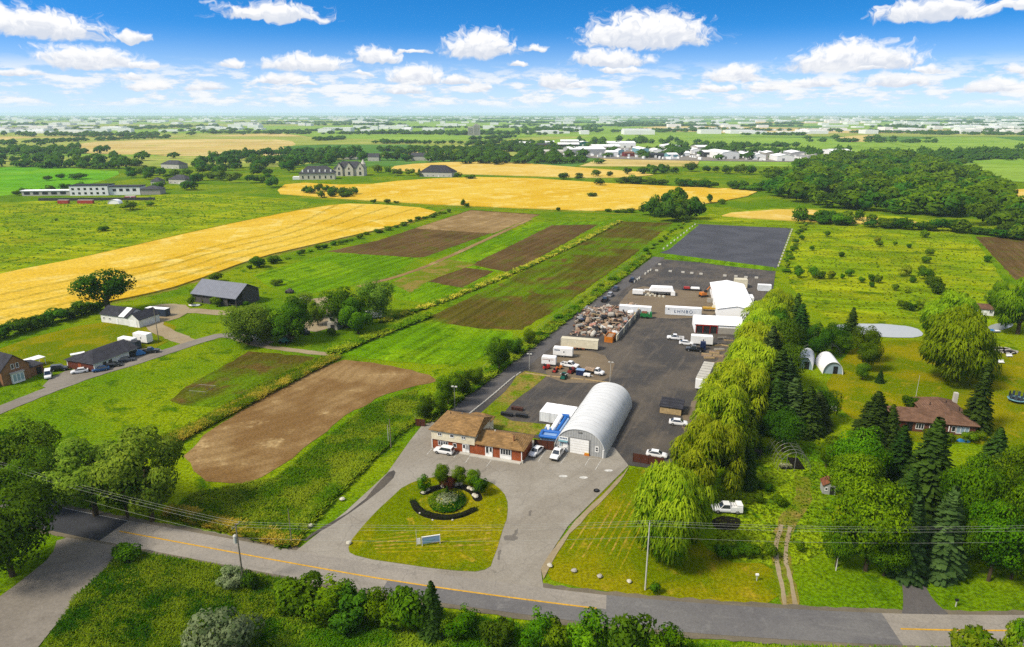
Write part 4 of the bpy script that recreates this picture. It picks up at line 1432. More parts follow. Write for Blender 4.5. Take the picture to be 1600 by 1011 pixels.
def wood_mass(pts, n, h, w, label, seed, mat='leaf_far'):
    """the part of a wood that reads as one mass: joined crowns"""
    Qs, Ns, vs = [], [], []
    rg = np.random.default_rng(seed)
    src = []
    for k in range(2):
        me, _ = broad_crown(200 + k, 170, 0.19, mat, 0.03, 0.5, 12, (0.2, 0.3), 'wood', shape=0.0)
        co = np.zeros(len(me.vertices) * 3, dtype=np.float32); me.vertices.foreach_get('co', co)
        va = np.zeros(len(me.polygons), dtype=np.float32); me.attributes['var'].data.foreach_get('value', va)
        Q = co.reshape(-1, 4, 3)
        src.append((Q, unit(Q.mean(1) - np.array([0, 0, 0.42])) + np.array([0, 0, 0.2]), va))
        bpy.data.meshes.remove(me)
    for p in scatter(pts, n, seed):
        Q, Nn, va = src[rg.integers(2)]
        a = rg.uniform(0, 6.28); c, s_ = math.cos(a), math.sin(a)
        M = np.array([[c, s_, 0], [-s_, c, 0], [0, 0, 1]])
        sw, sh = w * rg.uniform(0.75, 1.25), h * rg.uniform(0.75, 1.2)
        Qs.append((Q @ M) * np.array([sw, sw, sh]) + np.array([p.x, p.y, 0])); Ns.append(Nn @ M); vs.append(va + rg.uniform(-0.2, 0.2))
    me = quad_mesh('wood', np.concatenate(Qs), np.concatenate(Ns), np.concatenate(vs), mat)
    o = link(bpy.data.objects.new('woodland', me))
    return tag(o, label, 'woodland', kind='stuff')


wood_mass([(1205, 310), (1200, 282), (1290, 252), (1400, 246), (1500, 266), (1560, 304), (1600, 345), (1490, 346), (1380, 334), (1260, 322)], 110, 14, 23, 'darker mass of the dense wood beyond the meadow', 21, 'leaf_dark')
wood_mass([(1205, 310), (1200, 282), (1290, 252), (1400, 246), (1500, 266), (1560, 304), (1600, 345), (1490, 346), (1380, 334), (1260, 322)], 190, 16, 22, 'lighter mass of the dense wood beyond the meadow', 22, 'leaf')
wood([(1205, 314), (1200, 282), (1290, 254), (1400, 248), (1500, 268), (1560, 306), (1590, 340), (1640, 362), (1600, 372), (1490, 350), (1380, 338), (1260, 326)], 80, 17, 23,
     'tree in the dense green wood beyond the meadow', 'trees of the wood', 3, ('far_green', 'far_tree', 'far_dark'))
row_of([(1250, 346), (1330, 352), (1420, 358), (1500, 362), (1600, 376)], 36, 8, 11, 'bushy tree along the meadow edge in front of the wood', 'trees along the meadow edge', 5)
wood([(1005, 336), (1030, 322), (1060, 320), (1096, 340), (1080, 350), (1040, 348)], 20, 15, 13, 'tree in the clump at the corner of the tilled field and the storage pad', 'clump behind the storage pad', 4)
for bx, by, ty, w in [(1250, 350, 318, 26), (1341, 346, 325, 16), (1362, 346, 332, 18), (1108, 318, 302, 10), (1087, 320, 306, 10), (1524, 284, 264, 26), (1128, 319, 310, 16), (1500, 256, 247, 12), (1505, 258, 247, 10)]:
    tree('far_green', bx, by, ty, w, 'single tree standing between the pale wheat and the wood', 'single trees near the wood')
row_of([(940, 290), (1000, 286), (1080, 292), (1180, 298), (1250, 296)], 40, 8, 13, 'bush in the belt behind the middle wheat field', 'belt behind the middle wheat', 8)
row_of([(880, 279), (1000, 272), (1100, 268), (1210, 276)], 16, 11, 12, 'tree in the line between the wheat and the white sheds', 'line before the white sheds', 10)
for bx, by, ty, w in [(880, 280, 268, 20), (903, 280, 272, 12), (925, 308, 299, 16), (952, 276, 265, 10), (1036, 272, 258, 12), (1054, 272, 259, 14), (1078, 268, 250, 20)]:
    tree('far_dark', bx, by, ty, w, 'dark tree standing clear in or beside the middle wheat field', 'trees standing in the wheat')
for bx, by, ty, w in [(584, 318, 310, 9), (605, 318, 309, 11), (619, 318, 313, 8), (724, 324, 309, 8), (730, 324, 316, 9), (872, 330, 322, 7), (950, 331, 325, 12), (964, 332, 326, 12), (975, 332, 326, 14), (985, 332, 324, 14)]:
    tree('far_dark', bx, by, ty, w, 'small bush on the grass strip between the two wheat fields', 'bushes between the wheat fields', 'bush')
wood([(462, 304), (500, 297), (556, 304), (550, 314), (500, 312)], 17, 8, 9, 'tree in the clump beside the two wheat fields', 'clump beside the wheat fields', 6, ('far_dark', 'far_green'))
wood([(200, 300), (206, 270), (300, 262), (432, 274), (440, 292), (400, 300), (300, 300)], 36, 11, 14, 'tree among the grey-roofed houses beyond the rough meadow', 'trees among the grey-roofed houses', 7)
row_of([(0, 252), (50, 254), (130, 256), (220, 260)], 24, 13, 15, 'tree in the line behind the bright green field', 'line behind the bright field', 8)
wood([(300, 268), (340, 246), (440, 240), (560, 238), (580, 252), (470, 268), (400, 274)], 34, 15, 17, 'tree in the woodland round the stone mansions', 'trees round the mansions', 9)
wood_mass([(585, 256), (600, 244), (700, 236), (760, 222), (860, 226), (880, 248), (760, 252), (680, 254)], 110, 13, 17, 'far belt of trees between the mansions and the white sheds', 23)
wood_mass([(300, 266), (340, 246), (440, 240), (560, 238), (580, 250), (470, 264), (400, 270)], 90, 14, 17, 'woodland behind the stone mansions', 24)
wood([(575, 260), (600, 244), (700, 236), (760, 222), (860, 226), (880, 250), (760, 254), (680, 256)], 24, 14, 17, 'tree in the belt between the mansions and the white sheds', 'belt towards the white sheds', 10)
for bx, by, ty, w in [(26, 306, 296, 12), (38, 304, 292, 16), (53, 304, 293, 9), (67, 302, 292, 8), (80, 300, 288, 16), (104, 298, 285, 18), (126, 297, 283, 16), (75, 282, 272, 13), (95, 280, 270, 14), (120, 280, 268, 26)]:
    tree('far_dark', bx, by, ty, w, 'dark round tree on the green behind the white flat-roofed house', 'trees behind the white house')
for bx, by, ty, w in [(200, 328, 312, 30), (235, 322, 314, 14), (162, 361, 352, 20), (88, 345, 341, 6)]:
    tree('far_green', bx, by, ty, w, 'lone bush in the rough meadow near the red containers', 'bushes in the rough meadow by the containers', 'bush')
for bx, by, ty, w in [(640, 274, 262, 16), (655, 276, 268, 12), (607, 272, 258, 12), (622, 274, 262, 20), (590, 270, 256, 16), (715, 278, 268, 14), (735, 280, 272, 20), (655, 274, 262, 5)]:
    tree('far_green', bx, by, ty, w, 'garden tree near the dark hip-roofed house', 'trees near the hip-roofed house')

# low uncounted growth
tufts('rough_grass', [(60, 1030), (120, 935), (196, 862), (330, 888), (440, 912), (440, 975), (420, 1030)], 15000, 0.42, 0.26, 'weed_dark', 'rough tall grass on the bank at the corner of the side lane', 3)
tufts('rough_grass', [(190, 862), (330, 884), (470, 914), (470, 930), (330, 905), (150, 925)], 3600, 0.4, 0.24, 'weed', 'pale grass along the near road verge', 4)
tufts('rough_grass', [(300, 770), (430, 748), (500, 692), (575, 634), (650, 610), (655, 640), (600, 690), (480, 800), (450, 850), (270, 812)], 13000, 0.34, 0.28, 'weed', 'weedy meadow between the bare plot and the drive', 5)
tufts('tall_weeds', [(272, 690), (400, 622), (522, 560)], 5000, 0.75, 0.4, 'weed_yellow', 'yellow-green strip of tall weeds along the bare plot', 6, line=True, half=1.5)
tufts('tall_weeds', [(250, 690), (310, 668), (420, 600), (505, 562)], 2400, 0.7, 0.4, 'weed', 'green weeds beside the yellow weed strip', 7, line=True, half=1.2)
tufts('tall_weeds', [(445, 850), (520, 770), (600, 690), (650, 650)], 4000, 0.6, 0.36, 'weed', 'weed strip along the left side of the office drive', 8, line=True, half=1.6)
tufts('tall_weeds', [(270, 800), (360, 825), (455, 848)], 3000, 0.6, 0.4, 'weed_yellow', 'yellowish weeds along the far road verge', 9, line=True, half=1.4)
tufts('tall_weeds', [(600, 503), (690, 472), (800, 428), (900, 382), (968, 346)], 1800, 0.9, 0.9, 'weed_yellow', 'pale strip of standing grass beside the tilled field', 10, line=True, half=1.6)
tufts('tall_weeds', [(520, 552), (600, 520), (668, 494)], 1200, 1.0, 0.9, 'weed', 'weed strip beside the green plot', 11, line=True, half=2.0)
tufts('tall_weeds', [(660, 660), (740, 606), (850, 522), (1010, 402)], 3200, 0.9, 0.8, 'weed', 'weeds along the chain-link fence', 12, line=True, half=1.8)
tufts('rough_grass', [(0, 322), (300, 304), (500, 320), (330, 352), (0, 424)], 1600, 0.5, 1.6, 'weed', 'pale tussocks over the rough meadow on the left', 13, blades=3)
tufts('rough_grass', [(1110, 340), (1240, 355), (1500, 352), (1560, 420), (1600, 500), (1440, 500), (1290, 500), (1222, 432), (1240, 362)], 1300, 0.35, 1.0, 'weed', 'tussocks over the rough meadow on the right', 14, blades=3)
tufts('rough_grass', [(1120, 745), (1200, 695), (1290, 690), (1300, 860), (1240, 885), (1120, 872)], 2500, 0.14, 0.18, 'weed_dark', 'long grass in the garden ground beside the willows', 15)
tufts('rough_grass', [(440, 930), (720, 965), (1000, 1000), (1080, 1020), (420, 1020)], 6500, 0.45, 0.28, 'weed', 'undergrowth below the roadside bushes', 16)
tufts('rough_grass', [(1080, 1010), (1400, 1016), (1600, 1018), (1600, 1030), (1080, 1024)], 2400, 0.35, 0.24, 'weed', 'grass on the near verge beside the new asphalt', 17)


# ------------------------------------------------------------------ builders
def frame_px(a, b):
    p, q = P(*a), P(*b)
    return p, math.atan2(q.y - p.y, q.x - p.x), (q - p).length


def prism(m, prof, a0, a1, axis='y'):
    n = len(prof)
    if axis == 'y':
        vs = [(p[0], a0, p[1]) for p in prof] + [(p[0], a1, p[1]) for p in prof]
    else:
        vs = [(a0, p[0], p[1]) for p in prof] + [(a1, p[0], p[1]) for p in prof]
    fs = [(i, (i + 1) % n, n + (i + 1) % n, n + i) for i in range(n)]
    fs += [tuple(range(n - 1, -1, -1)), tuple(range(n, 2 * n))]
    m.add(vs, fs)
    return m


def gable(t, x0, x1, y0, y1, h, rise, wall, roof, axis='x', ov=0.4, z0=0.0, name='wall'):
    """walls with gable ends and a two-slope roof; the ridge runs along axis"""
    a0, a1, b0, b1 = (y0, y1, x0, x1) if axis == 'x' else (x0, x1, y0, y1)
    am = (a0 + a1) / 2
    w = prism(MB(), [(a0, z0), (a1, z0), (a1, h), (am, h + rise), (a0, h)], b0, b1, axis).build(name, wall, t)
    s = rise / (am - a0)
    e = ov * s
    th = 0.14
    prof = [(a0 - ov, h - e + 0.03), (am, h + rise + 0.03), (a1 + ov, h - e + 0.03), (a1 + ov, h - e + 0.03 + th), (am, h + rise + 0.03 + th), (a0 - ov, h - e + 0.03 + th)]
    r = prism(MB(), prof, b0 - ov, b1 + ov, axis).build('roof', roof, t)
    return w, r


def hip(t, x0, x1, y0, y1, h, rise, roof, ov=0.45, l=True, r=True, name='roof'):
    """hip roof with the ridge along x; l / r: hipped or gable end"""
    X0, X1, Y0, Y1 = x0 - ov, x1 + ov, y0 - ov, y1 + ov
    ym = (Y0 + Y1) / 2
    hd = (Y1 - Y0) / 2
    ra = X0 + (hd if l else 0); rb = X1 - (hd if r else 0)
    if ra > rb:
        ra = rb = (ra + rb) / 2
    z = h
    vs = [(X0, Y0, z - .12), (X1, Y0, z - .12), (X1, Y1, z - .12), (X0, Y1, z - .12), (X0, Y0, z + .05), (X1, Y0, z + .05), (X1, Y1, z + .05), (X0, Y1, z + .05), (ra, ym, z + rise), (rb, ym, z + rise)]
    fs = [(0, 3, 2, 1), (0, 1, 5, 4), (1, 2, 6, 5), (2, 3, 7, 6), (3, 0, 4, 7), (4, 5, 9, 8), (6, 7, 8, 9), (5, 6, 9), (7, 4, 8)]
    return MB().add(vs, fs).build(name, roof, t)


def side_matrix(side, L, D, u, z, x0=0.0, y0=0.0):
    if side == 'F':
        return Matrix.Translation((x0 + u, y0, z))
    if side == 'R':
        return Matrix.Translation((x0 + L, y0 + u, z)) @ Matrix.Rotation(math.pi / 2, 4, 'Z')
    if side == 'L':
        return Matrix.Translation((x0, y0 + u, z)) @ Matrix.Rotation(-math.pi / 2, 4, 'Z')
    return Matrix.Translation((x0 + u, y0 + D, z)) @ Matrix.Rotation(math.pi, 4, 'Z')


def window(t, M, w, h, n=1, frame='white_paint', pane='glass', fw=0.09, name='window'):
    """window centred on u with its sill at z: frame bars and set-back panes; outward is local -y"""
    m = MB()
    for a, b in ((-w / 2, -w / 2 + fw), (w / 2 - fw, w / 2)):
        m.box(a, b, -0.07, 0.02, 0, h, M)
    m.box(-w / 2, w / 2, -0.075, 0.02, -0.05, fw, M).box(-w / 2, w / 2, -0.072, 0.02, h - fw, h, M)
    for k in range(1, n):
        x = -w / 2 + w * k / n
        m.box(x - fw / 2, x + fw / 2, -0.065, 0.02, 0.05, h - 0.05, M)
    o = m.build(name, frame, t)
    for k in range(n):
        a = -w / 2 + w * k / n; b = a + w / n
        MB().box(a + fw / 2, b - fw / 2, -0.03, 0.01, fw * .5, h - fw * .5, M).build('pane', pane, o)
    return o


def door(t, M, w, h, mat='white_paint', glassy=False, name='door'):
    o = MB().box(-w / 2, w / 2, -0.06, 0.02, 0, h, M).build(name, mat, t)
    MB().box(w / 2 - 0.16, w / 2 - 0.08, -0.11, -0.05, h * 0.45, h * 0.5, M).build('handle', 'dark_metal', o)
    if glassy:
        MB().box(-w / 2 + .15, w / 2 - .15, -0.075, 0.0, h * 0.5, h * 0.92, M).build('pane', 'glass', o)
    return o


def arch_profile(w, h, n=18, th=0.0, p=2.4):
    """half superellipse, from right foot over the top to left foot, centred on w/2"""
    out = []
    for i in range(n + 1):
        a = math.pi * i / n
        c, s = math.cos(a), math.sin(a)
        out.append((w / 2 + (w / 2 - th) * math.copysign(abs(c) ** (2 / p), c), (h - th) * abs(s) ** (2 / p)))
    return out


def arch_shell(t, w, h, y0, y1, mat, th=0.12, p=2.4, name='roof', n=18):
    o, i = arch_profile(w, h, n, 0, p), arch_profile(w, h, n, th, p)
    prof = o + i[::-1]
    m = MB()
    k = len(o)
    vs = [(q[0], y0, q[1]) for q in prof] + [(q[0], y1, q[1]) for q in prof]
    N_ = len(prof)
    fs = [(j, (j + 1) % N_, N_ + (j + 1) % N_, N_ + j) for j in range(N_)]
    for j in range(k - 1):
        a, b, c, d = j, j + 1, N_ - 2 - j, N_ - 1 - j
        fs += [(a, b, c, d), (N_ + a, N_ + d, N_ + c, N_ + b)]
    m.add(vs, fs)
    return m.build(name, mat, t, True)


# ---- vehicles: local +x is forward, parts cached per kind and colour
VC = {}


def ring(x, zl, zt, w):
    a = zt - zl
    return [(x, -w * .92, zl), (x, -w, zl + .25 * a), (x, -w, zl + .72 * a), (x, -w * .92, zt), (x, w * .92, zt), (x, w, zl + .72 * a), (x, w, zl + .25 * a), (x, w * .92, zl)]


def mesh_of(m, name, mat, smooth=False):
    o = m.build(name, mat, None, smooth)
    me = o.data
    bpy.data.objects.remove(o)
    return me


def cabin_parts(xb0, xb1, xt0, xt1, zb, zt, wb, wt, paintmat):
    """glasshouse: four separate panes, then roof with pillars"""
    B = [(xb0, -wb, zb), (xb1, -wb, zb), (xb1, wb, zb), (xb0, wb, zb)]
    T = [(xt0, -wt, zt), (xt1, -wt, zt), (xt1, wt, zt), (xt0, wt, zt)]
    out = []
    core = MB().add([Vector(p) * 1.0 for p in B + T], [(0, 3, 2, 1), (4, 5, 6, 7), (0, 1, 5, 4), (1, 2, 6, 5), (2, 3, 7, 6), (3, 0, 4, 7)])
    cb = []
    for nm, (i, j) in (('windscreen', (1, 2)), ('rear_window', (3, 0)), ('side_window', (0, 1)), ('side_window', (2, 3))):
        q = [Vector(B[i]), Vector(B[j]), Vector(T[j]), Vector(T[i])]
        c = (q[0] + q[1] + q[2] + q[3]) / 4
        n = (q[1] - q[0]).cross(q[3] - q[0]).normalized()
        if n.dot(c - Vector(((xb0 + xb1) / 2, 0, (zb + zt) / 2))) < 0:
            n = -n
        outer = [c + (p - c) * 0.90 + n * 0.012 for p in q]
        inner = [c + (p - c) * 0.90 - n * 0.03 for p in q]
        out.append((nm, mesh_of(MB().add(outer + inner, [(0, 1, 2, 3), (4, 7, 6, 5), (0, 4, 5, 1), (1, 5, 6, 2), (2, 6, 7, 3), (3, 7, 4, 0)]), nm, 'glass')))
    core.box(xt0 - .03, xt1 + .03, -wt - .02, wt + .02, zt - .01, zt + .05)
    out.append(('cab', mesh_of(core, 'cab', paintmat)))
    return out


def wheel_parts(xs, track, r=0.34, w=0.24):
    out = []
    for x in xs:
        for s in (-1, 1):
            y = s * track
            ty = mesh_of(MB().tube((x, y - w / 2, r), (x, y + w / 2, r), r, r, 14), 'wheel', 'rubber')
            rm = mesh_of(MB().tube((x, y + s * (w / 2 - .01), r), (x, y + s * (w / 2 + .015), r), r * .6, r * .55, 10), 'rim', 'grey_metal')
            out.append(('wheel', ty, [('rim', rm)]))
    return out


def lamps(xf, xr, yw, zf, zr):
    out = []
    for s in (-1, 1):
        out.append(('headlight', mesh_of(MB().box(xf - .08, xf + .02, s * yw - .17, s * yw + .17, zf - .07, zf + .07), 'headlight', 'lamp_lens')))
        out.append(('taillight', mesh_of(MB().box(xr - .02, xr + .08, s * yw - .12, s * yw + .12, zr - .08, zr + .08), 'taillight', 'tail_red')))
    return out


def vehicle_parts(kind, paintmat):
    if (kind, paintmat) in VC:
        return VC[(kind, paintmat)]
    parts = []
    if kind == 'sedan':
        m = MB().loft([ring(*a) for a in [(-2.35, .45, .84, .76), (-2.26, .32, .99, .85), (-1.5, .24, 1.0, .9), (0, .22, .97, .91), (1.0, .24, .95, .9), (1.85, .26, .86, .87), (2.25, .32, .74, .8), (2.36, .4, .62, .7)]])
        parts.append(('body', mesh_of(m, 'body', paintmat, True)))
        parts += cabin_parts(-1.95, 1.15, -1.2, 0.35, .96, 1.44, .83, .62, paintmat)
        parts += wheel_parts((-1.4, 1.42), .82)
        parts += lamps(2.27, -2.33, .62, .64, .8)
    elif kind in ('suv', 'van'):
        zt = 1.75 if kind == 'suv' else 2.15
        m = MB().loft([ring(*a) for a in [(-2.35, .5, 1.0, .82), (-2.3, .34, 1.08, .9), (-1, .28, 1.08, .94), (.8, .28, 1.06, .94), (1.7, .3, 1.0, .9), (2.25, .36, .88, .84), (2.36, .45, .7, .74)]])
        parts.append(('body', mesh_of(m, 'body', paintmat, True)))
        parts += cabin_parts(-2.28, 1.1, -2.1, 0.45 if kind == 'suv' else .75, 1.05, zt, .88, .72, paintmat)
        parts += wheel_parts((-1.42, 1.42), .84, .37)
        parts += lamps(2.27, -2.33, .66, .78, .95)
    elif kind == 'pickup':
        m = MB().loft([ring(*a) for a in [(-.55, .38, 1.12, .98), (.9, .36, 1.14, .99), (1.3, .38, 1.16, .98), (2.3, .42, 1.12, .95), (2.75, .46, 1.02, .92), (2.86, .52, .8, .84)]])
        parts.append(('body', mesh_of(m, 'body', paintmat, True)))
        b = MB().box(-2.85, -.57, -.98, -.86, .42, 1.12).box(-2.85, -.57, .86, .98, .42, 1.12).box(-2.86, -2.76, -.855, .855, .43, 1.12).box(-.68, -.58, -.855, .855, .43, 1.14)
        parts.append(('bed', mesh_of(b, 'bed', paintmat)))
        parts.append(('bed_floor', mesh_of(MB().box(-2.75, -.69, -.855, .855, .5, .62), 'bed_floor', 'black')))
        parts += cabin_parts(-.56, 1.45, -.42, .75, 1.12, 1.86, .92, .74, paintmat)
        parts += wheel_parts((-1.85, 1.85), .86, .4)
        parts += lamps(2.78, -2.84, .7, .88, .9)
        parts.append(('bumper', mesh_of(MB().box(2.8, 2.95, -.9, .9, .45, .7), 'bumper', 'black')))
    elif kind == 'flatbed':
        m = MB().loft([ring(*a) for a in [(.55, .4, 1.2, .98), (1.3, .38, 1.22, .99), (1.9, .42, 1.18, .98), (2.9, .46, 1.12, .93), (3.15, .52, .85, .85)]])
        parts.append(('body', mesh_of(m, 'body', paintmat, True)))
        parts.append(('deck', mesh_of(MB().box(-3.2, .5, -1.1, 1.1, .85, 1.05), 'deck', 'dark_metal')))
        parts.append(('load', mesh_of(MB().box(-2.9, .3, -.95, .95, 1.05, 1.55, None, .12), 'load', 'tan_scrap')))
        parts.append(('chassis', mesh_of(MB().box(-3.0, .6, -.5, .5, .5, .85), 'chassis', 'black')))
        parts += cabin_parts(.6, 2.1, .7, 1.5, 1.2, 1.95, .93, .78, paintmat)
        parts += wheel_parts((-2.0, 2.2), .88, .42)
        parts += lamps(3.07, -3.2, .7, .9, .9)
    VC[(kind, paintmat)] = parts
    return parts


def vehicle(kind, paintmat, rear, front, label, cat, group=None, name=None, extra=None):
    """stands on the ground between two photo pixels"""
    a, b = P(*rear), P(*front)
    t = thing(name or {'sedan': 'parked_car', 'suv': 'parked_car', 'van': 'parked_van', 'pickup': 'pickup_truck', 'flatbed': 'flatbed_truck'}[kind], label, cat, ((a + b) / 2) + Vector((0, 0, .12)), math.atan2(b.y - a.y, b.x - a.x), group)
    for pt in vehicle_parts(kind, paintmat):
        o = link(bpy.data.objects.new(pt[0], pt[1]), t)
        if len(pt) > 2:
            for sub in pt[2]:
                link(bpy.data.objects.new(sub[0], sub[1]), o)
    return t


def box_trailer(loc, rz, L, W, H, label, mat='white_paint', wheels=True, tongue=True, z0=.55, group=None, name='box_trailer', cat='trailer', roof=None, door_side=True):
    t = thing(name, label, cat, Vector(loc) + Vector((0, 0, .12)), rz, group)
    b = .12
    prof = [(0, z0), (L, z0), (L, z0 + H - b), (L - b, z0 + H), (b, z0 + H), (0, z0 + H - b)]
    prism(MB(), prof, -W / 2, W / 2).build('body', mat, t)
    MB().box(b * 1.4, L - b * 1.4, -W / 2 + .06, W / 2 - .06, z0 + H + .003, z0 + H + .05).build('roof', roof or 'white_fabric', t)
    MB().box(.02, L - .02, -W / 2 - .015, W / 2 + .015, z0 - .1, z0 + .06).build('skirt', 'grey_metal', t)
    if door_side:
        M = Matrix.Translation((L * .58, -W / 2, z0 + .1))
        MB().box(-.4, .4, -.03, .02, 0, H * .8, M).build('door', 'white_paint', t)
        MB().box(-.25, .05, -.05, .0, H * .35, H * .6, M).build('vent', 'dark_metal', t)
    if wheels:
        for x in (L * .42, L * .56):
            for s in (-1, 1):
                w = MB().tube((x, s * (W / 2 - .12) - .11, .36), (x, s * (W / 2 - .12) + .11, .36), .36, .36, 12).build('wheel', 'rubber', t)
                MB().tube((x, s * (W / 2 + .0) - .01, .36), (x, s * (W / 2 + .0) + .012, .36), .2, .2, 10).build('rim', 'grey_metal', w)
    if tongue:
        MB().tube((L, -.6, .5), (L + 1.4, 0, .5), .06).tube((L, .6, .5), (L + 1.4, 0, .5), .06).tube((L + 1.2, 0, .0), (L + 1.2, 0, .6), .05).build('tongue', 'grey_metal', t)
    return t


def container(loc, rz, L, W, H, label, mat='container_white', roof='white_fabric', z0=.12, group=None, name='shipping_container', cat='container'):
    t = thing(name, label, cat, Vector(loc), rz, group)
    MB().box(.05, L - .05, .05, W - .05, z0 + .1, z0 + H - .08).build('body', mat, t)
    MB().box(.0, L, 0, W, z0 + H - .08, z0 + H).build('roof', roof, t)
    p = MB()
    for x in (0, L - .16):
        for y in (0, W - .16):
            p.box(x, x + .16, y, y + .16, z0, z0 + H - .083)
    p.box(.161, L - .161, .02, .12, z0, z0 + .14).box(.161, L - .161, W - .12, W - .02, z0, z0 + .14)
    p.build('frame', mat, t)
    d = MB().box(L - .051, L - .01, .2, W / 2 - .02, z0 + .15, z0 + H - .15).build('door', mat, t)
    MB().box(L - .012, L + .02, .5, .54, z0 + .15, z0 + H - .15).build('lock_bar', 'grey_metal', d)
    d = MB().box(L - .051, L - .01, W / 2 + .02, W - .2, z0 + .15, z0 + H - .15).build('door', mat, t)
    MB().box(L - .012, L + .02, W - .54, W - .5, z0 + .15, z0 + H - .15).build('lock_bar', 'grey_metal', d)
    return t


def house(name, label, a, b, D, h, rise, wall, roof, nwin=4, style='hip', cat='house', storeys=1, group=None, z=0.0, wins=True, dr=True):
    """a house with its front wall between two photo pixels"""
    p, rz, L = frame_px(a, b)
    t = thing(name, label, cat, p, rz, group)
    if style == 'hip':
        MB().box(0, L, 0, D, 0, h - .1).build('wall', wall, t)
        hip(t, 0, L, 0, D, h, rise, roof)
    elif style == 'gable':
        gable(t, 0, L, 0, D, h, rise, wall, roof)
    elif style == 'gable_y':
        gable(t, 0, L, 0, D, h, rise, wall, roof, 'y')
    else:
        MB().box(0, L, 0, D, 0, h - .02).build('wall', wall, t)
        MB().box(-.15, L + .15, -.15, D + .15, h, h + .25).build('roof', roof, t)
    if wins:
        for s in range(storeys):
            zz = .9 + s * 2.8
            for k in range(nwin):
                u = L * (k + .5) / nwin
                if dr and s == 0 and k == nwin // 2:
                    door(t, side_matrix('F', L, D, u, 0), 1.1, 2.1, 'white_paint')
                else:
                    window(t, side_matrix('F', L, D, u, zz), min(1.6, L / nwin * .6), 1.3, 2)
            for k in range(max(1, int(D / 4))):
                window(t, side_matrix('R', L, D, D * (k + .5) / max(1, int(D / 4)), zz), 1.2, 1.2, 1)
    return t


def pole(bx, by, ty, label, r=.14, mat='wood_pole', name='utility_pole', arms=(), lamp=False, cat='pole'):
    h = hz(bx, by, ty)
    t = thing(name, label, cat, P(bx, by), R(-14))
    m = MB().tube((0, 0, -.1), (0, 0, h), r, r * .65, 9)
    m.build('shaft', mat, t, True)
    for (z, w) in arms:
        MB().box(-.05, .05, -w, w, h - z - .06, h - z + .06).build('crossarm', 'wood_pole', t)
        for y in (-w + .1, 0.25, w - .1):
            MB().tube((0, y, h - z + .06), (0, y, h - z + .25), .05, .04, 6).build('insulator', 'pole_white', t)
    if lamp:
        for s in (-1, 1):
            MB().box(s * .45 - .3, s * .45 + .3, -.2, .2, h - .1, h + .12).build('floodlight', 'pole_white', t)
        MB().box(-.6, .6, -.04, .04, h - .2, h - .1).build('bracket', 'grey_metal', t)
    return t, h


# ------------------------------------------------------------------ office
p, rz, L = frame_px((675, 701), (816, 724))
t = thing('office_building', 'split-level office with brown shingle roof, cream upper siding and orange brick below', 'building', p + Vector((0, 0, .1)), rz)
X2 = 10.6
D2, D1 = 10.0, 7.4
MB().box(0, X2, 0.35, D2, 0, 2.45).build('lower_wall', 'brick', t)
MB().box(-.02, X2 + .02, 0, D2 + .02, 2.46, 4.85).build('upper_wall', 'siding_cream', t)
MB().box(X2 + .025, L, 0.2, D1, 0, 2.95).build('lower_wall', 'brick', t)
r2 = hip(t, 0, X2, 0, D2, 4.95, 2.3, 'shingle_tan', .5, True, False)
r1 = hip(t, X2 + .6, L, 0.2, D1, 3.05, 1.7, 'shingle_tan', .5, False, True)
MB().box(4.5, 10, D2 + .03, D2 + 4, 0, 3.1).build('rear_wall', 'siding_cream', t)
hip(t, 4.5, 10, D2 + .6, D2 + 4, 3.2, 1.5, 'shingle_tan', .4, True, True)
prism(MB(), [(.36, 4.86), (D2 - .36, 4.86), (D2 / 2, 6.9)], X2 - .2, X2 - .05, 'x').build('gable_end', 'siding_cream', t)
for x, y, z, rr, mt in [(3.4, 3.2, 5.9, .16, 'black'), (4.3, 3.7, 6.2, .16, 'black'), (5.5, 5.3, 7.0, .12, 'grey_metal'), (2.5, 5.6, 6.6, .14, 'black')]:
    MB().tube((x, y, z), (x, y, z + .55), rr, rr * .8, 8).build('vent', mt, r2)
MB().tube((L - 2.6, 2.0, 3.6), (L - 2.6, 2.0, 5.1), .16, .16, 8).tube((L - 2.6, 2.0, 5.1), (L - 2.6, 2.0, 5.3), .26, .1, 8).build('stove_pipe', 'rust', r1)
MB().tube((L - 2.9, 1.4, 3.3), (L - 2.9, 1.4, 3.8), .15, .15, 8).build('vent', 'black', r1)
MB().tube((X2 + 3.5, 4.0, 4.5), (X2 + 3.5, 4.0, 5.0), .2, .16, 8).build('vent', 'pole_white', r1)
FM = lambda u, z, y=0.0: side_matrix('F', 0, 0, u, z, 0, y)
window(t, FM(2.7, .95, .35), 2.5, 1.15, 4)
window(t, FM(5.6, 1.0, .35), .9, 1.0, 1)
for u in (2.1, 5.1, 7.9):
    window(t, FM(u, 3.55, 0), 1.0, .75, 2 if u != 5.1 else 1)
MB().box(7.5, 9.2, .22, .36, .25, 2.4).build('door_surround', 'white_paint', t)
door(t, FM(7.95, .25, .21), .8, 2.05, 'white_paint', True)
window(t, FM(8.8, .9, .21), .7, 1.35, 2)
MB().box(13.1, 14.9, .1, .22, .2, 2.85).build('door_surround', 'white_paint', t)
window(t, FM(13.6, .95, .09), .75, 1.75, 1)
door(t, FM(14.45, .25, .09), .8, 2.45, 'white_paint', True)
MB().box(16.6, 19.3, .1, .22, .25, 2.85).build('window_panel', 'white_paint', t)
window(t, FM(17.95, 1.25, .09), 2.5, 1.5, 4)
MB().box(9.6, L - .2, -.9, .19, 0, .22).build('walkway', 'concrete_pale', t)
MB().box(7.0, 9.5, -.6, .34, 0, .2).build('step', 'concrete_pale', t)
MB().box(L - .28, L - .1, .05, .2, 0, 2.95).build('downpipe', 'white_paint', t)
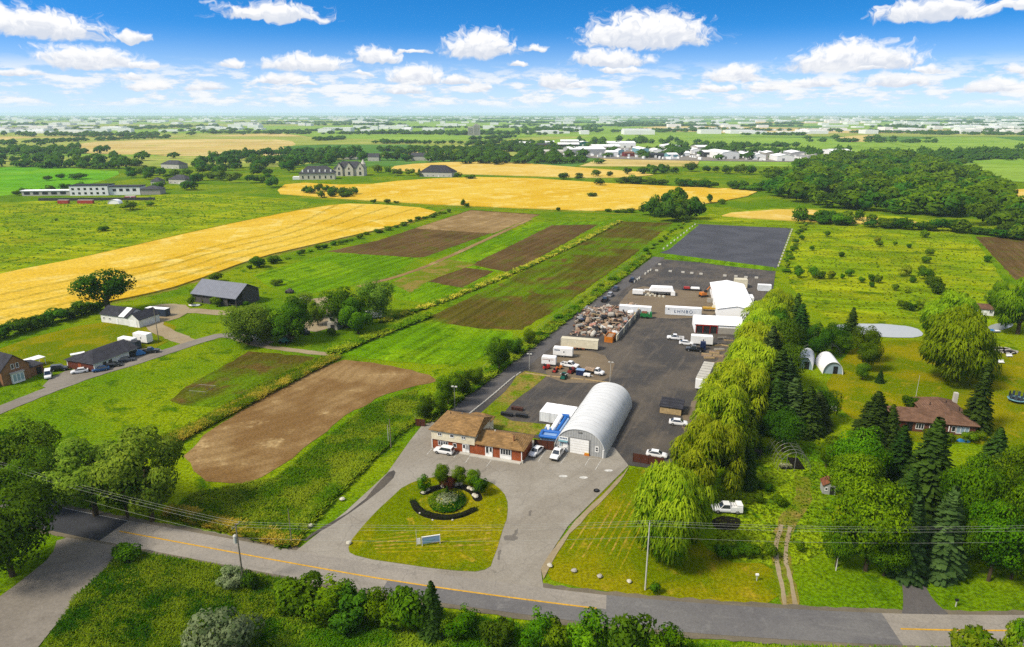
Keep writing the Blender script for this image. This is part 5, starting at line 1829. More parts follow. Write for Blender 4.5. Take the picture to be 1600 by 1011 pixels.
MB().box(L - .1, L + .25, -.3, .05, 0, .7).build('bollard', 'concrete_pale', t)
MB().box(-.12, .06, .2, .34, 0, 4.7).build('downpipe', 'white_paint', t)

# ------------------------------------------------------------------ arched steel shed
p, rz, W = frame_px((866, 703), (945.5, 717))
t = thing('arched_shed', 'long grey arched steel shed with a white roll-up door', 'shed', p + Vector((0, 0, .1)), rz)
QH = 6.1
QL = 30
sh = arch_shell(t, W, QH, -.05, QL, 'galvanised', .1, 2.25, 'roof', 22)
ap = arch_profile(W, QH, 22, .12, 2.25)
for nm, y0, y1 in (('front_wall', .12, .26), ('rear_wall', QL - .3, QL - .16)):
    prism(MB(), ap, y0, y1).build(nm, 'steel_ribs', t)
for k in range(1, 16):          # lapped rib seams of the arch sheets
    y = QL * k / 16
    op = arch_profile(W, QH, 22, -.025, 2.25); ip = arch_profile(W, QH, 22, .02, 2.25)
    m = MB()
    n_ = len(op)
    vs = [(q[0], y - .06, q[1]) for q in op] + [(q[0], y + .06, q[1]) for q in op]
    m.add(vs, [(j, j + 1, n_ + j + 1, n_ + j) for j in range(n_ - 1)])
    m.build('seam', 'galvanised', t, True)
MB().box(3.7, 8.1, .0, .14, 0.02, 3.7).build('roll_door', 'white_paint', t)
for k in range(1, 6):
    MB().box(3.72, 8.08, -.02, .0, .6 * k, .6 * k + .04).build('door_rib', 'concrete_pale', t)
m = MB().box(3.5, 3.7, -.03, .13, 0, 3.85).box(8.1, 8.3, -.03, .13, 0, 3.85).box(3.7, 8.1, -.03, .13, 3.705, 3.85).build('door_frame', 'grey_metal', t)
door(t, FM(2.6, .02, .11), 1.15, 2.15, 'white_paint')
window(t, FM(1.45, .9, .11), .7, 1.2, 1, 'white_paint', 'glass_pale')
window(t, FM(9.95, 1.2, .11), .85, 1.4, 1, 'white_paint', 'white_paint', .1)
for z in (1.42, 1.95):
    MB().box(9.75, 10.15, 0.02, .06, z, z + .36).build('window_light', 'glass', t)
sg = MB().box(1.0, 3.2, .0, .1, 2.75, 3.6).build('sign_board', 'white_paint', t)
for k in range(5):
    MB().box(1.25 + k * .36, 1.5 + k * .36, -.015, 0.005, 3.05, 3.42).build('sign_mark', 'lettering_blue', sg)
MB().box(1.0, 3.2, -.5, .105, 2.55, 2.68).build('canopy', 'teal_pale', t)
MB().tube((W - .5, 9, 3.6), (W - .5, 9, 5.4), .09, .09, 7).build('flue', 'grey_metal', t)
MB().box(W - .6, W - .35, -.25, .0, 0, 2.0).build('corner_post', 'white_paint', t)
MB().box(5.4, 6.4, -.06, .11, 5.2, 5.5).build('wall_light', 'grey_metal', t)
q = thing('orange_crate', 'orange plastic crate on the ground by the white roll-up door', 'crate', P(917, 712), rz)
MB().box(-.6, .6, -.35, .35, .12, .62, None, .06).build('body', 'orange_metal', q)
MB().box(-.5, .5, -.27, .27, .63, .7).build('lid', 'yellow_metal', q)


# board fences
def board_fence(a, b, h, label, mat='boards_brown', n=4, name='board_fence'):
    p, rz, L = frame_px(a, b)
    t = thing(name, label, 'fence', p + Vector((0, 0, .1)), rz)
    for k in range(n + 1):
        x = L * k / n
        MB().box(x - .08, x + .08, -.08, .08, 0, h + .1).build('post', 'wood_brown', t)
        if k < n:
            MB().box(x + .085, L * (k + 1) / n - .085, -.04, .04, .08, h).build('board_panel', mat, t)
            MB().box(x + .085, L * (k + 1) / n - .085, .045, .1, h * .7, h * .7 + .12).build('rail', 'wood_brown', t)
    return t


board_fence((835, 701), (865, 705), 2.3, 'dark brown board gate closing the gap between office and arched shed', n=3)
board_fence((989, 722), (1036, 730), 2.1, 'dark brown board fence across the yard entrance by the willows', n=4)
board_fence((650, 666), (664, 667), 1.9, 'short brown wooden bin screen behind the office', n=2)

# inflatable behind the gate
p, rz, L = frame_px((840, 690), (864, 693))
t = thing('inflatable_slide', 'blue and white inflatable water slide behind the brown gate', 'inflatable', p + Vector((.9, .2, .1)), rz)
t.scale = (.82, .8, .8)
m = MB()
for y in (0, 3.6):
    m.tube((-.4, y, 1.5), (4.6, y, 1.5), .55, .55, 10)
m.tube((-.4, 0, 1.5), (-.4, 3.6, 1.5), .5, .5, 10).tube((4.6, 0, 1.5), (4.6, 3.6, 1.5), .5, .5, 10)
m.build('pool_rim', 'blue_vinyl', t, True)
MB().box(-.3, 4.5, .1, 3.5, .3, 1.35).build('pool_floor', 'blue_pale', t)
for x in (.3, 1.6, 2.9):
    MB().tube((x, 4.4, .3), (x, 4.4, 2.3), .42, .36, 10).tube((x, 4.4, 2.3), (x, 4.4, 2.65), .36, .1, 10).build('pillar', 'blue_pale', t, True)
MB().tube((1.9, 4.6, 1.2), (3.4, 11.5, 3.4), .75, .75, 12).build('slide_tube', 'white_fabric', t, True)
MB().tube((3.3, 4.6, 1.0), (4.9, 11.2, 3.1), .5, .5, 10).build('slide_lane', 'blue_vinyl', t, True)
MB().tube((4.2, 4.6, .9), (5.8, 11.0, 2.9), .35, .35, 10).build('slide_lane', 'blue_pale', t, True)
MB().box(3.2, 6.0, 11.2, 13.0, .1, 3.6, None, .25).build('tower', 'blue_vinyl', t)
MB().box(-.2, 1.2, 5.6, 7.0, .1, 2.2, None, .2).build('step_block', 'white_fabric', t)

# three white cabins
for k, lb in enumerate(['white steel cabin at the open end of the row beside the arched shed', 'white steel cabin in the middle of the row of three', 'white steel cabin tight against the arched shed']):
    b0 = P(843, 659)
    ex = Vector((math.cos(CROSS), math.sin(CROSS), 0))
    q = container(b0 + ex * (2.75 * k) + Vector((0, 0, 0)), CROSS + math.pi / 2, 6.0, 2.65, 2.7, lb, 'container_white', 'white_fabric', .12, 'white cabins beside the arched shed', 'storage_cabin', 'cabin')
    q.location = b0 + ex * (2.75 * k + 2.65)

# parked cars in front
vehicle('suv', 'car_white', (708, 711), (680, 706), 'white car parked along the front of the office', 'car', 'cars at the office')
vehicle('sedan', 'car_white', (846, 702), (829, 717), 'white car parked nose-out beside the office end wall', 'car', 'cars at the office')
vehicle('pickup', 'car_white', (879, 703), (863, 724), 'white pickup truck with a black bed parked before the arched shed', 'pickup', 'cars at the office')
# white pickup on the grass
t = vehicle('pickup', 'car_white', (1158, 801), (1112, 799), 'old white pickup with a ladder rack parked on the grass under the willows', 'pickup')
MB().box(-2.8, -.6, -.96, .96, 1.13, 1.5).build('bed_cap', 'white_paint', t)
MB().box(-2.82, -1.7, -.9, .9, 1.505, 1.95).build('cap_box', 'white_paint', t)
for s in (-1, 1):
    MB().tube((-1.7, s * .8, 1.85), (-.6, s * .8, 1.85), .03).tube((-.65, s * .8, 1.5), (-.65, s * .8, 1.86), .03).build('rack_rail', 'grey_metal', t)
for x in (-1.5, -1.1, -.7):
    MB().tube((x, -.8, 1.85), (x, .8, 1.85), .03).build('rack_bar', 'grey_metal', t)
q = sheet('mulch_patch', [(1112, 812), (1125, 806), (1150, 808), (1160, 816), (1152, 828), (1130, 830), (1114, 824)], 'mulch', .1, 2, .15, .8)

# ------------------------------------------------------------------ entrance island beds
sheet('mulch_bed', [(640, 786), (648, 783), (656, 795), (674, 803), (700, 807), (725, 802), (741, 795), (745, 799), (728, 809), (700, 815), (668, 812), (648, 802)], 'mulch', .18, 1)
sheet('mulch_bed', [(654, 772), (660, 766), (680, 759), (700, 757), (722, 757), (740, 762), (750, 770), (755, 780), (750, 785), (740, 784), (736, 773), (720, 765), (700, 763), (682, 767), (664, 776)], 'mulch', .18, 1)
# clipped hedge on the front crescent
hl = pline([(645, 785), (652, 796), (670, 806), (700, 811), (726, 805), (743, 797)], .5)
m = MB()
rg = random.Random(8)
rings = []
for i, c_ in enumerate(hl):
    a = hl[max(0, i - 1)]; b = hl[min(len(hl) - 1, i + 1)]
    d_ = (b - a).normalized(); n_ = Vector((-d_.y, d_.x, 0))
    hh = .42 + rg.uniform(-.05, .05); ww = .62 + rg.uniform(-.06, .06)
    rings.append([c_ + n_ * s * ww + Vector((0, 0, z * hh + .1)) for s, z in ((-1, 0), (-.95, .8), (-.5, 1.05), (.5, 1.05), (.95, .8), (1, 0))])
o = m.loft(rings).build('hedge_core', 'mulch')
hq = thing('clipped_hedge', 'low dark clipped hedge curving round the front of the flower mound', 'hedge', (0, 0, 0))
o.parent = hq
rg = np.random.default_rng(4)
C = np.array([[c_.x + rg.uniform(-.65, .65), c_.y + rg.uniform(-.65, .65), rg.uniform(.2, .62)] for c_ in hl for _ in range(34)])
me = quad_mesh('foliage', leaf_quads(rg, C, np.tile([[0, -.3, 1.0]], (len(C), 1)), .18), np.tile([[0, -.2, 1.0]], (len(C), 1)) + rg.normal(0, .5, (len(C), 3)), rg.uniform(0, .5, len(C)), 'leaf_spruce')
link(bpy.data.objects.new('foliage', me), hq)
# round flower mound
c0 = P(699, 786)
t = thing('flower_mound', 'round planted mound with pale flowers in the middle of the island', 'flower bed', c0)
vs, fs = [], []
RX, RY = 3.6, 3.9
for k in range(5):
    for j in range(24):
        a = 2 * math.pi * j / 24; r_ = 1 - k / 5
        vs.append((math.cos(a) * RX * r_, math.sin(a) * RY * r_, .14 + .9 * math.sin(k / 5 * math.pi / 2)))
for k in range(4):
    for j in range(24):
        fs.append((k * 24 + j, k * 24 + (j + 1) % 24, (k + 1) * 24 + (j + 1) % 24, (k + 1) * 24 + j))
fs.append(tuple(range(96, 120)))
MB().add(vs, fs).build('soil', 'mulch', t, True)
rg = np.random.default_rng(9)
for nm, mt, n_, r0, r1, sz in (('leafy_border', 'weed_dark', 1300, .55, 1.05, .34), ('flowers', 'flower', 900, .05, .62, .26), ('yellow_foliage', 'weed_yellow', 380, .0, .9, .3)):
    a = rg.uniform(0, 6.28, n_); r_ = np.sqrt(rg.uniform(r0 ** 2, r1 ** 2, n_))
    C = np.stack([np.cos(a) * RX * r_, np.sin(a) * RY * r_, .35 + .9 * np.cos(np.minimum(r_, 1) * 1.5) + rg.uniform(0, .35, n_)], 1)
    N_ = np.stack([np.cos(a) * .6, np.sin(a) * .6, np.ones(n_)], 1)
    link(bpy.data.objects.new(nm, quad_mesh(nm, leaf_quads(rg, C, N_, sz), N_ + rg.normal(0, .3, (n_, 3)), rg.uniform(0, 1, n_), mt)), t)


def rock(loc, s, label, group, seed=1, mat='stone_pale', flat=.7, name='boulder', cat='rock'):
    rg = np.random.default_rng(seed)
    m = MB()
    rings = []
    for k in range(5):
        ph = k / 4 * math.pi
        rr = max(.05, math.sin(ph))
        rings.append([Vector((math.cos(a) * rr * s * rg.uniform(.8, 1.15), math.sin(a) * rr * s * rg.uniform(.7, 1.0), (.5 - .5 * math.cos(math.pi - ph)) * s * flat * 1.4)) for a in [j * .785 for j in range(8)]])
    o = m.loft(rings).build(name, mat)
    o.location = Vector(loc) + Vector((0, 0, .1)); o.rotation_euler = (0, 0, seed)
    return tag(o, label, cat, group)


for i, (x, y) in enumerate([(662, 772), (668, 768), (692, 762), (713, 760), (719, 759), (733, 765), (738, 767), (744, 778), (741, 776)]):
    rock(P(x, y), .62, 'white boulder in the arched mulch bed behind the flower mound', 'white boulders in the arched bed', i)
for i, (x, y) in enumerate([(656, 803), (676, 814), (707, 814), (722, 807)]):
    rock(P(x, y), .25, 'small white stone at the outer edge of the curved hedge', 'small stones at the hedge', i + 20)
for i, (x, y, s, lb) in enumerate([(859, 886, .6, 'pale squared boulder at the corner of the lawn and the drive'), (897, 894, .55, 'grey boulder on the roadside lawn'), (937, 903, .55, 'brownish low boulder on the roadside lawn'), (983, 911, .5, 'grey boulder on the lawn close to the white pole'),
                                   (535, 782, .6, 'white stone on the dry verge left of the drive'), (485, 824, .6, 'white stone block at the left drive mouth'), (545, 851, .6, 'pale stone at the corner of the entrance island')]):
    rock(P(x, y), s, lb, None, i + 40, 'stone_pale' if i not in (1, 2) else 'concrete')
# sign board on the island
p = P(662, 854)
t = thing('notice_board', 'small pale blue sign board on white posts standing on the island lawn', 'sign', p + Vector((0, 0, .15)), R(14))
MB().box(-.2, 2.9, -.06, .06, .45, 1.75).build('panel', 'blue_pale', t)
MB().box(-.3, -.2, -.09, .09, 0, 1.9).box(2.9, 3.0, -.09, .09, 0, 1.9).box(-.2, 2.9, -.085, .085, 1.75, 1.87).build('frame', 'white_paint', t)
MB().box(.1, 1.9, -.075, -.05, .95, 1.15).box(.1, 1.4, -.075, -.05, .62, .74).build('marking', 'teal_pale', t)
MB().tube((-1.2, .3, 0), (-1.2, .3, 3.4), .05, .04, 6).build('flag_pole', 'pole_white', t)
MB().box(-1.15, -.5, .26, .34, .3, 1.5).build('side_panel', 'white_paint', t)
t = thing('tyre', 'old black tyre lying at the lawn corner beside the drive', 'tyre', P(932, 768))
MB().tube((0, 0, .05), (0, 0, .35), .6, .6, 14).build('tread', 'rubber', t)
MB().tube((0, 0, .34), (0, 0, .37), .33, .3, 12).build('hub', 'dark_metal', t)

# ------------------------------------------------------------------ poles, lamps, wires
pt = {}
pt[1] = pole(381, 914, 818, 'leaning wooden utility pole with a grey transformer beside the silvery bush', .16, arms=((.4, 1.0),))
q = pt[1][0]
MB().tube((-.42, 0, pt[1][1] - 3.6), (-.42, 0, pt[1][1] - 2.3), .32, .32, 10).tube((-.42, 0, pt[1][1] - 2.3), (-.42, 0, pt[1][1] - 2.1), .32, .12, 10).build('transformer', 'pole_white', q)
pt[2] = pole(1008, 922, 818, 'pale slender utility pole on the roadside lawn before the tallest willow', .14, 'pole_white', arms=((.2, .7),))
pole(611, 700, 655, 'short grey pole on the weedy verge left of the office drive', .12)
pole(607, 692, 664, 'low white post beside the short grey pole', .09, 'pole_white', 'post', cat='post')
pole(456, 850, 795, 'thin grey pole in the weeds at the left drive mouth', .09)
pole(711, 648, 604, 'grey mast with floodlights behind the office roof', .11, 'grey_metal', 'floodlight_mast', lamp=True, cat='lamp')
pole(827, 578, 553, 'pale lamp post at the corner of the yard lawn', .09, 'pole_white', 'lamp_post', lamp=True, cat='lamp')
pole(953, 597, 566, 'lamp mast with white floodlights at the end of the timber edging', .09, 'pole_white', 'lamp_post', lamp=True, cat='lamp')
pole(248, 532, 480, 'dark wooden pole beside the white farm trailers', .14)
pole(1431, 620, 586, 'thin white-topped mast behind the brown-roofed house', .07, 'pole_white', 'mast')
pole(1306, 892, 832, 'pale broken pole at the roadside trees by the wheel track', .1, 'pole_white')
tops = [P(381, 914) + Vector((0, 0, pt[1][1] - .2)), P(1008, 922) + Vector((0, 0, pt[2][1] + .0))]
ext = [tops[0] + Vector((-62, 24, 0)), tops[1] + Vector((66, -1, 0)), tops[1] + Vector((120, 1, 0))]
spans = [(ext[0], tops[0]), (tops[0], tops[1]), (tops[1], ext[1]), (ext[1], ext[2])]
for k, (dy, dz) in enumerate([(-.6, 0), (.2, 0), (.8, 0), (0, -2.4)]):
    m = MB()
    for a, b in spans:
        pts_ = []
        for i in range(15):
            u = i / 14
            c_ = a.lerp(b, u) + Vector((0, dy, dz - 4 * u * (1 - u) * (b - a).length * .012))
            pts_.append(c_)
        m.path(pts_, .010, 4)
    o = m.build('overhead_wire', 'wire')
    tag(o, 'thin overhead wire slung between the roadside poles' if k < 3 else 'lowest overhead cable slung between the roadside poles', 'wire', 'overhead wires')
t = thing('road_sign', 'white diamond road sign at the edge of the trees by the black asphalt', 'sign', P(92, 797), R(-20))
MB().tube((0, 0, 0), (0, 0, 2.6), .04).build('post', 'grey_metal', t)
MB().add([(0, -.06, 1.6), (.7, -.06, 2.3), (0, -.06, 3.0), (-.7, -.06, 2.3), (0, -.03, 1.6), (.7, -.03, 2.3), (0, -.03, 3.0), (-.7, -.03, 2.3)], [(0, 1, 2, 3), (7, 6, 5, 4), (0, 4, 5, 1), (1, 5, 6, 2), (2, 6, 7, 3), (3, 7, 4, 0)]).build('plate', 'white_paint', t)
for bx, by, lb in [(1182, 908, 'white mailbox post on the roadside lawn near the wheel track'), (1493, 948, 'black mailbox on a white post beside the house drive')]:
    t = thing('mailbox', lb, 'mailbox', P(bx, by))
    MB().box(-.06, .06, -.06, .06, 0, 1.1).build('post', 'pole_white', t)
    MB().box(-.25, .25, -.14, .14, 1.1, 1.4).build('box', 'white_paint' if bx < 1300 else 'black', t)

# chain-link fence beside the drive
ln = pline([(672, 662), (740, 612), (850, 526), (930, 465), (1015, 400)], 3.0, 1)
t = thing('wire_fence', 'thin grey chain-link fence between the yard drive and the fields', 'fence', (0, 0, 0))
off = Vector((-3.9, 1.6, 0))
for i in range(0, len(ln), 1):
    a = ln[i] + off
    if i % 2 == 0:
        MB().tube(a, a + Vector((0, 0, 1.9)), .04, .04, 5).build('post', 'grey_metal', t)
    if i % 2 == 0 and i + 2 < len(ln):
        b = ln[i + 2] + off
        MB().tube(a + Vector((0, 0, 1.85)), b + Vector((0, 0, 1.85)), .03, .03, 4).tube(a + Vector((0, 0, 1.0)), b + Vector((0, 0, 1.0)), .015, .015, 4).build('rail', 'grey_metal', t)
# pale kerb stones on the lawn side of the drive
ln = pline([(733, 648), (768, 620), (800, 592), (812, 584)], 1.5, 1)
for i, a in enumerate(ln[::1]):
    q = MB().box(-.72, .72, -.16, .16, .05, .38, None, .03).build('kerb_stone', 'concrete_pale')
    b = ln[min(len(ln) - 1, i + 1)] if i < len(ln) - 1 else ln[i] + (ln[i] - ln[i - 1])
    q.location = a; q.rotation_euler = (0, 0, math.atan2(b.y - a.y, b.x - a.x))
    tag(q, 'pale kerb stone in the line between the access drive and the yard lawn', 'kerb stone', 'kerb stones along the yard lawn')

# ------------------------------------------------------------------ yard: vehicles and machines
def at(px, py, dz=.11):
    v = P(px, py); v.z = dz
    return v


t = box_trailer(at(865, 556), CROSS + R(6), 6.2, 2.3, 2.3, 'long white enclosed trailer parked behind the pickups in the yard')
MB().box(.4, 2.2, -1.18, -1.14, 2.1, 2.4).build('lettering', 'lettering_blue', t)
t = box_trailer(at(847, 570), CROSS + R(6), 4.4, 2.2, 2.2, 'short white enclosed trailer beside the timber edging', tongue=False)
MB().box(.3, 3.8, -1.13, -1.09, 2.0, 2.15).build('lettering', 'pink_scrap', t)
vehicle('pickup', 'car_white', (876, 571), (905, 577), 'white pickup parked between the short trailer and the flatbed truck', 'pickup')
vehicle('flatbed', 'car_white', (910, 581), (946, 588), 'white flatbed truck with a load of rubble beside the lamp mast', 'truck')


def mower(px, py, mat, label, s=1.0, rz=.4, group=None, name='ride_on_mower', cat='mower'):
    t = thing(name, label, cat, at(px, py, .11), rz, group)
    MB().box(-.9 * s, .9 * s, -.5 * s, .5 * s, .3, .8 * s, None, .1).build('body', mat, t)
    MB().box(.1 * s, .85 * s, -.42 * s, .42 * s, .8 * s, 1.15 * s, None, .12).build('bonnet', mat, t)
    MB().box(-.6 * s, -.1 * s, -.3 * s, .3 * s, .8 * s, 1.0 * s).box(-.65 * s, -.52 * s, -.3 * s, .3 * s, 1.0 * s, 1.5 * s).build('seat', 'black', t)
    MB().tube((.0, 0, .9 * s), (-.15, 0, 1.35 * s), .03).build('steering_column', 'dark_metal', t)
    for x in (-.6, .6):
        for y in (-.55, .55):
            MB().tube((x * s, y * s - .1, .32), (x * s, y * s + .1, .32), .32, .32, 10).build('wheel', 'rubber', t)
    return t


mower(854, 577, 'red_metal', 'red ride-on mower in front of the short white trailer', 1.2)
mower(867, 582, 'red_metal', 'red ride-on mower with a low deck near the timber edging', 1.0, 1.2)
mower(874, 577, 'orange_metal', 'orange-red mower between the two red mowers', 1.0, .2)
mower(893, 583, 'red_dark', 'dark red machine parked under the white pickup', 1.4, .9)
t = mower(881, 592, 'teal_metal', 'green skid loader with white lift arms on the dark yard floor', 1.35, LONG, None, 'skid_loader', 'loader')
for y in (-.75, .75):
    MB().tube((-1.1, y, 1.7), (1.3, y, 1.3), .1).tube((1.3, y, 1.3), (1.6, y, .4), .1).build('lift_arm', 'white_paint', t)
MB().box(-.6, .4, -.55, .55, 1.2, 2.0, None, .08).build('cage', 'teal_metal', t)
t = thing('storage_box', 'dark blue metal box beside the flatbed truck', 'box', at(907, 586), CROSS)
MB().box(-1.2, 1.2, -.8, .8, 0, 1.6).build('body', 'blue_dark', t)
MB().box(-1.25, 1.25, -.85, .85, 1.6, 1.72).build('lid', 'blue_pale', t)
t = thing('utility_trailer', 'small white utility trailer next to the dark blue box', 'trailer', at(917, 589), CROSS)
MB().box(-1.0, 1.0, -.6, .6, .4, 1.0, None, .08).build('body', 'white_paint', t)
MB().tube((1.0, 0, .5), (1.9, 0, .4), .06).build('tongue', 'white_paint', t)
for s in (-1, 1):
    MB().tube((0, s * .7 - .08, .3), (0, s * .7 + .08, .3), .3, .3, 10).build('wheel', 'rubber', t)
for a, b, lb in [((821, 584), (860, 589), 'pale timber edging at the corner of the yard lawn'), ((862, 589), (912, 594), 'timber edging along the row of red mowers'), ((914, 594), (953, 599), 'yellowish timber edging ending at the lamp mast')]:
    p_, rz, L_ = frame_px(a, b)
    o = MB().box(0, L_, -.14, .14, .1, .36, None, .02).build('timber_edging', 'wood_pale')
    o.location = p_; o.rotation_euler = (0, 0, rz)
    tag(o, lb, 'timber')

# beige container, dumpster, scrap bay
container(at(876, 544, .5), R(-15), 12.2, 2.6, 2.8, 'long beige shipping container in front of the scrap heap', 'container_beige', 'beige_metal')
t = thing('trailer_chassis', 'rusty flat trailer lying under the beige container', 'trailer', at(876, 545), R(-15))
MB().box(.2, 8.0, -.1, 2.3, .35, .6).build('deck', 'rust', t)
for x in (5.5, 6.6):
    for y in (-.15, 2.35):
        MB().tube((x, y - .12, .4), (x, y + .12, .4), .4, .4, 10).build('wheel', 'rubber', t)
p_ = at(944, 535)
t = thing('dumpster', 'orange steel dumpster at the end of the scrap heap wall', 'dumpster', p_, CROSS)
m = MB().box(0, 2.8, 0, .12, 0, 2.0).box(0, 2.8, 5.4, 5.52, 0, 2.0).box(0, .12, .12, 5.4, 0, 2.0).box(2.68, 2.8, .12, 5.4, 0, 2.0).box(.12, 2.68, .12, 5.4, 0, .3)
m.build('body', 'orange_metal', t)
for k in range(1, 5):
    MB().box(2.8, 2.9, k * 1.1 - .06, k * 1.1 + .06, 0, 1.95).build('rib', 'orange_metal', t)
MB().box(.15, 2.6, .2, 5.3, .3, 1.7, None, .3).build('rubble', 'tan_scrap', t)
p_, rz, L_ = frame_px((963, 534), (1003, 486))
t = thing('barrier_wall', 'long pale steel wall holding the scrap heap', 'wall', p_ + Vector((0, 0, .1)), rz)
n_ = 14
for k in range(n_):
    MB().box(L_ * k / n_ + .02, L_ * (k + 1) / n_ - .02, -.15, .15, 0, 2.2).build('panel', 'grey_metal' if k % 3 else 'beige_metal', t)
for k in range(n_ // 2):
    MB().box(L_ * k / 7 + .1, L_ * k / 7 + .3, .16, .5, 0, 2.3).build('post', 'yellow_metal' if k > 3 else 'dark_metal', t)

# the scrap: every piece a thing of its own, heaped
rs_ = random.Random(31)
SCR = scatter([(893, 523), (903, 494), (920, 480), (996, 476), (1000, 488), (962, 524), (938, 528)], 95, 12)
CEN = P(945, 503)
for i, a in enumerate(SCR):
    k = i % 7
    dd = (a - CEN).length
    z = max(0.1, 2.6 * (1 - dd / 19.0)) * rs_.uniform(.5, 1.0)
    mt = rs_.choice(['tan_scrap', 'tan_scrap', 'rust', 'pink_scrap', 'concrete', 'concrete_pale', 'dark_metal', 'wood_pale', 'white_paint', 'black', 'dark_metal', 'grey_metal'])
    m = MB()
    if k in (0, 3):
        nm, lb, ct = 'scrap_plate', 'bent metal plate lying in the scrap heap', 'scrap plate'
        s = rs_.uniform(.8, 1.7)
        m.loft([[Vector((x, -s * .7, .25 * math.sin(x * 1.6))), Vector((x, s * .7, .3 * math.sin(x * 1.6 + .4))), Vector((x, s * .7, .3 * math.sin(x * 1.6 + .4) + .12)), Vector((x, -s * .7, .25 * math.sin(x * 1.6) + .12))] for x in [-s, -s * .4, s * .3, s]])
    elif k == 1:
        nm, lb, ct = 'scrap_drum', 'round metal drum lying in the scrap heap', 'drum'
        s = rs_.uniform(.6, 1.3)
        m.tube((-s, 0, s * .5), (s, 0, s * .5), s * .6, s * .6, 12).tube((-s - .06, 0, s * .5), (-s, 0, s * .5), s * .65, s * .65, 12)
    elif k in (2, 5):
        nm, lb, ct = 'scrap_beam', 'long steel beam sticking out of the scrap heap', 'beam'
        s = rs_.uniform(1.6, 3.2)
        m.box(-s, s, -.2, .2, 0, .08).box(-s, s, -.05, .05, .08, .34).box(-s, s, -.2, .2, .34, .42)
    elif k == 4:
        nm, lb, ct = 'scrap_tank', 'rounded tank shell lying in the scrap heap', 'tank'
        s = rs_.uniform(.9, 1.5)
        m.loft([[Vector((x, math.cos(u) * r_ * s, s * .7 + math.sin(u) * r_ * s)) for u in [j * .628 for j in range(10)]] for x, r_ in ((-1.3, .3), (-1.0, .62), (0, .72), (1.0, .62), (1.3, .3))])
    else:
        nm, lb, ct = 'scrap_block', 'broken concrete block lying in the scrap heap', 'block'
        s = rs_.uniform(.6, 1.2)
        m.box(-s, s, -s * .6, s * .6, 0, s * .8, None, s * .14).box(-s * .3, s * .5, -s * .75, s * .2, s * .3, s * 1.0, None, s * .1)
    o = m.build(nm, mt)
    o.location = a + Vector((0, 0, z * .85 + .1)); o.rotation_euler = (rs_.uniform(-.5, .5), rs_.uniform(-.5, .5), rs_.uniform(0, 6.28))
    tag(o, lb, ct, {'scrap plate': 'bent plates in the scrap heap', 'drum': 'drums in the scrap heap', 'beam': 'beams in the scrap heap', 'tank': 'tank shells in the scrap heap', 'block': 'blocks in the scrap heap'}[ct])
# rubble the pieces lie on
m = MB()
for a in scatter([(893, 523), (903, 494), (920, 480), (996, 476), (1000, 488), (962, 524), (938, 528)], 420, 77):
    s = rs_.uniform(.4, 1.1)
    z = max(0, 2.3 * (1 - (a - CEN).length / 19.0)) * rs_.uniform(.2, 1.0)
    m.box(-s, s, -s * .7, s * .7, 0, s * .6, Matrix.Translation(a + Vector((0, 0, z))) @ Matrix.Rotation(rs_.uniform(0, 6.3), 4, 'Z') @ Matrix.Rotation(rs_.uniform(-.6, .6), 4, 'X'), s * .12)
tag(m.build('rubble', 'rubble_mix'), 'loose mixed rubble under the scrap heap', 'rubble', kind='stuff')
t = thing('tyre_stack', 'stack of big black tyres on the scrap heap edge', 'tyre stack', at(909, 508, .1))
for k in range(3):
    MB().tube((0, 0, .2 + k * .7), (.05, .05, .8 + k * .7), 1.3, 1.3, 14).build('tyre', 'rubber', t)
MB().tube((0, 0, 2.2), (0, 0, 2.35), .9, .8, 12).build('cap', 'blue_dark', t)

container(at(967, 489), R(-14), 12.2, 2.5, 2.7, 'white shipping container behind the scrap heap', 'container_white')
t = container(at(1039, 492), R(-12), 13.5, 2.6, 2.9, 'white shipping container with dark blue lettering in the yard', 'container_white')
fc = bpy.data.curves.new('lettering', 'FONT')
fc.body = 'LHNBO'
fc.size = 1.7; fc.extrude = .012; fc.space_character = 1.35
fo = bpy.data.objects.new('lettering_source', fc)
link(fo)
dg = bpy.context.evaluated_depsgraph_get()
me = bpy.data.meshes.new_from_object(fo.evaluated_get(dg))
bpy.data.objects.remove(fo)
me.materials.clear(); me.materials.append(MATS['lettering_blue'])
fo = link(bpy.data.objects.new('lettering', me), t)
fo.location = (3.3, .012, 1.0); fo.rotation_euler = (math.pi / 2, 0, 0)
MB().box(1.0, 1.5, .0, .06, 2.1, 2.5).build('marking', 'dark_metal', t)
t = thing('skip_truck', 'green skip truck standing against the white container', 'truck', at(1007, 497), R(-14))
MB().box(-1.6, 1.6, -1.1, 1.1, .6, 2.0, None, .1).build('body', 'green_metal', t)
MB().box(-1.2, 1.0, -.8, .8, 2.01, 2.5, None, .2).build('load', 'rust', t)
for x in (-1.0, 1.0):
    for s in (-1, 1):
        MB().tube((x, s * 1.0 - .15, .45), (x, s * 1.0 + .15, .45), .45, .45, 12).build('wheel', 'rubber', t)
MB().box(1.65, 2.8, -1.0, 1.0, .6, 2.4, None, .15).build('cab', 'green_metal', t)
MB().box(2.6, 2.74, -.8, .8, 1.5, 2.1).build('windscreen', 'glass', t)

LU = Vector((math.cos(LONG), math.sin(LONG), 0))


def along(px, py, ln=5.0):
    a = P(px, py)
    b = a + LU * ln
    return a, b


def vehicle_w(kind, paintmat, mid, rz, label, cat, group=None):
    t = vehicle(kind, paintmat, (800, 600), (810, 600), label, cat, group)
    t.location = mid + Vector((0, 0, .12)); t.rotation_euler = (0, 0, rz)
    return t


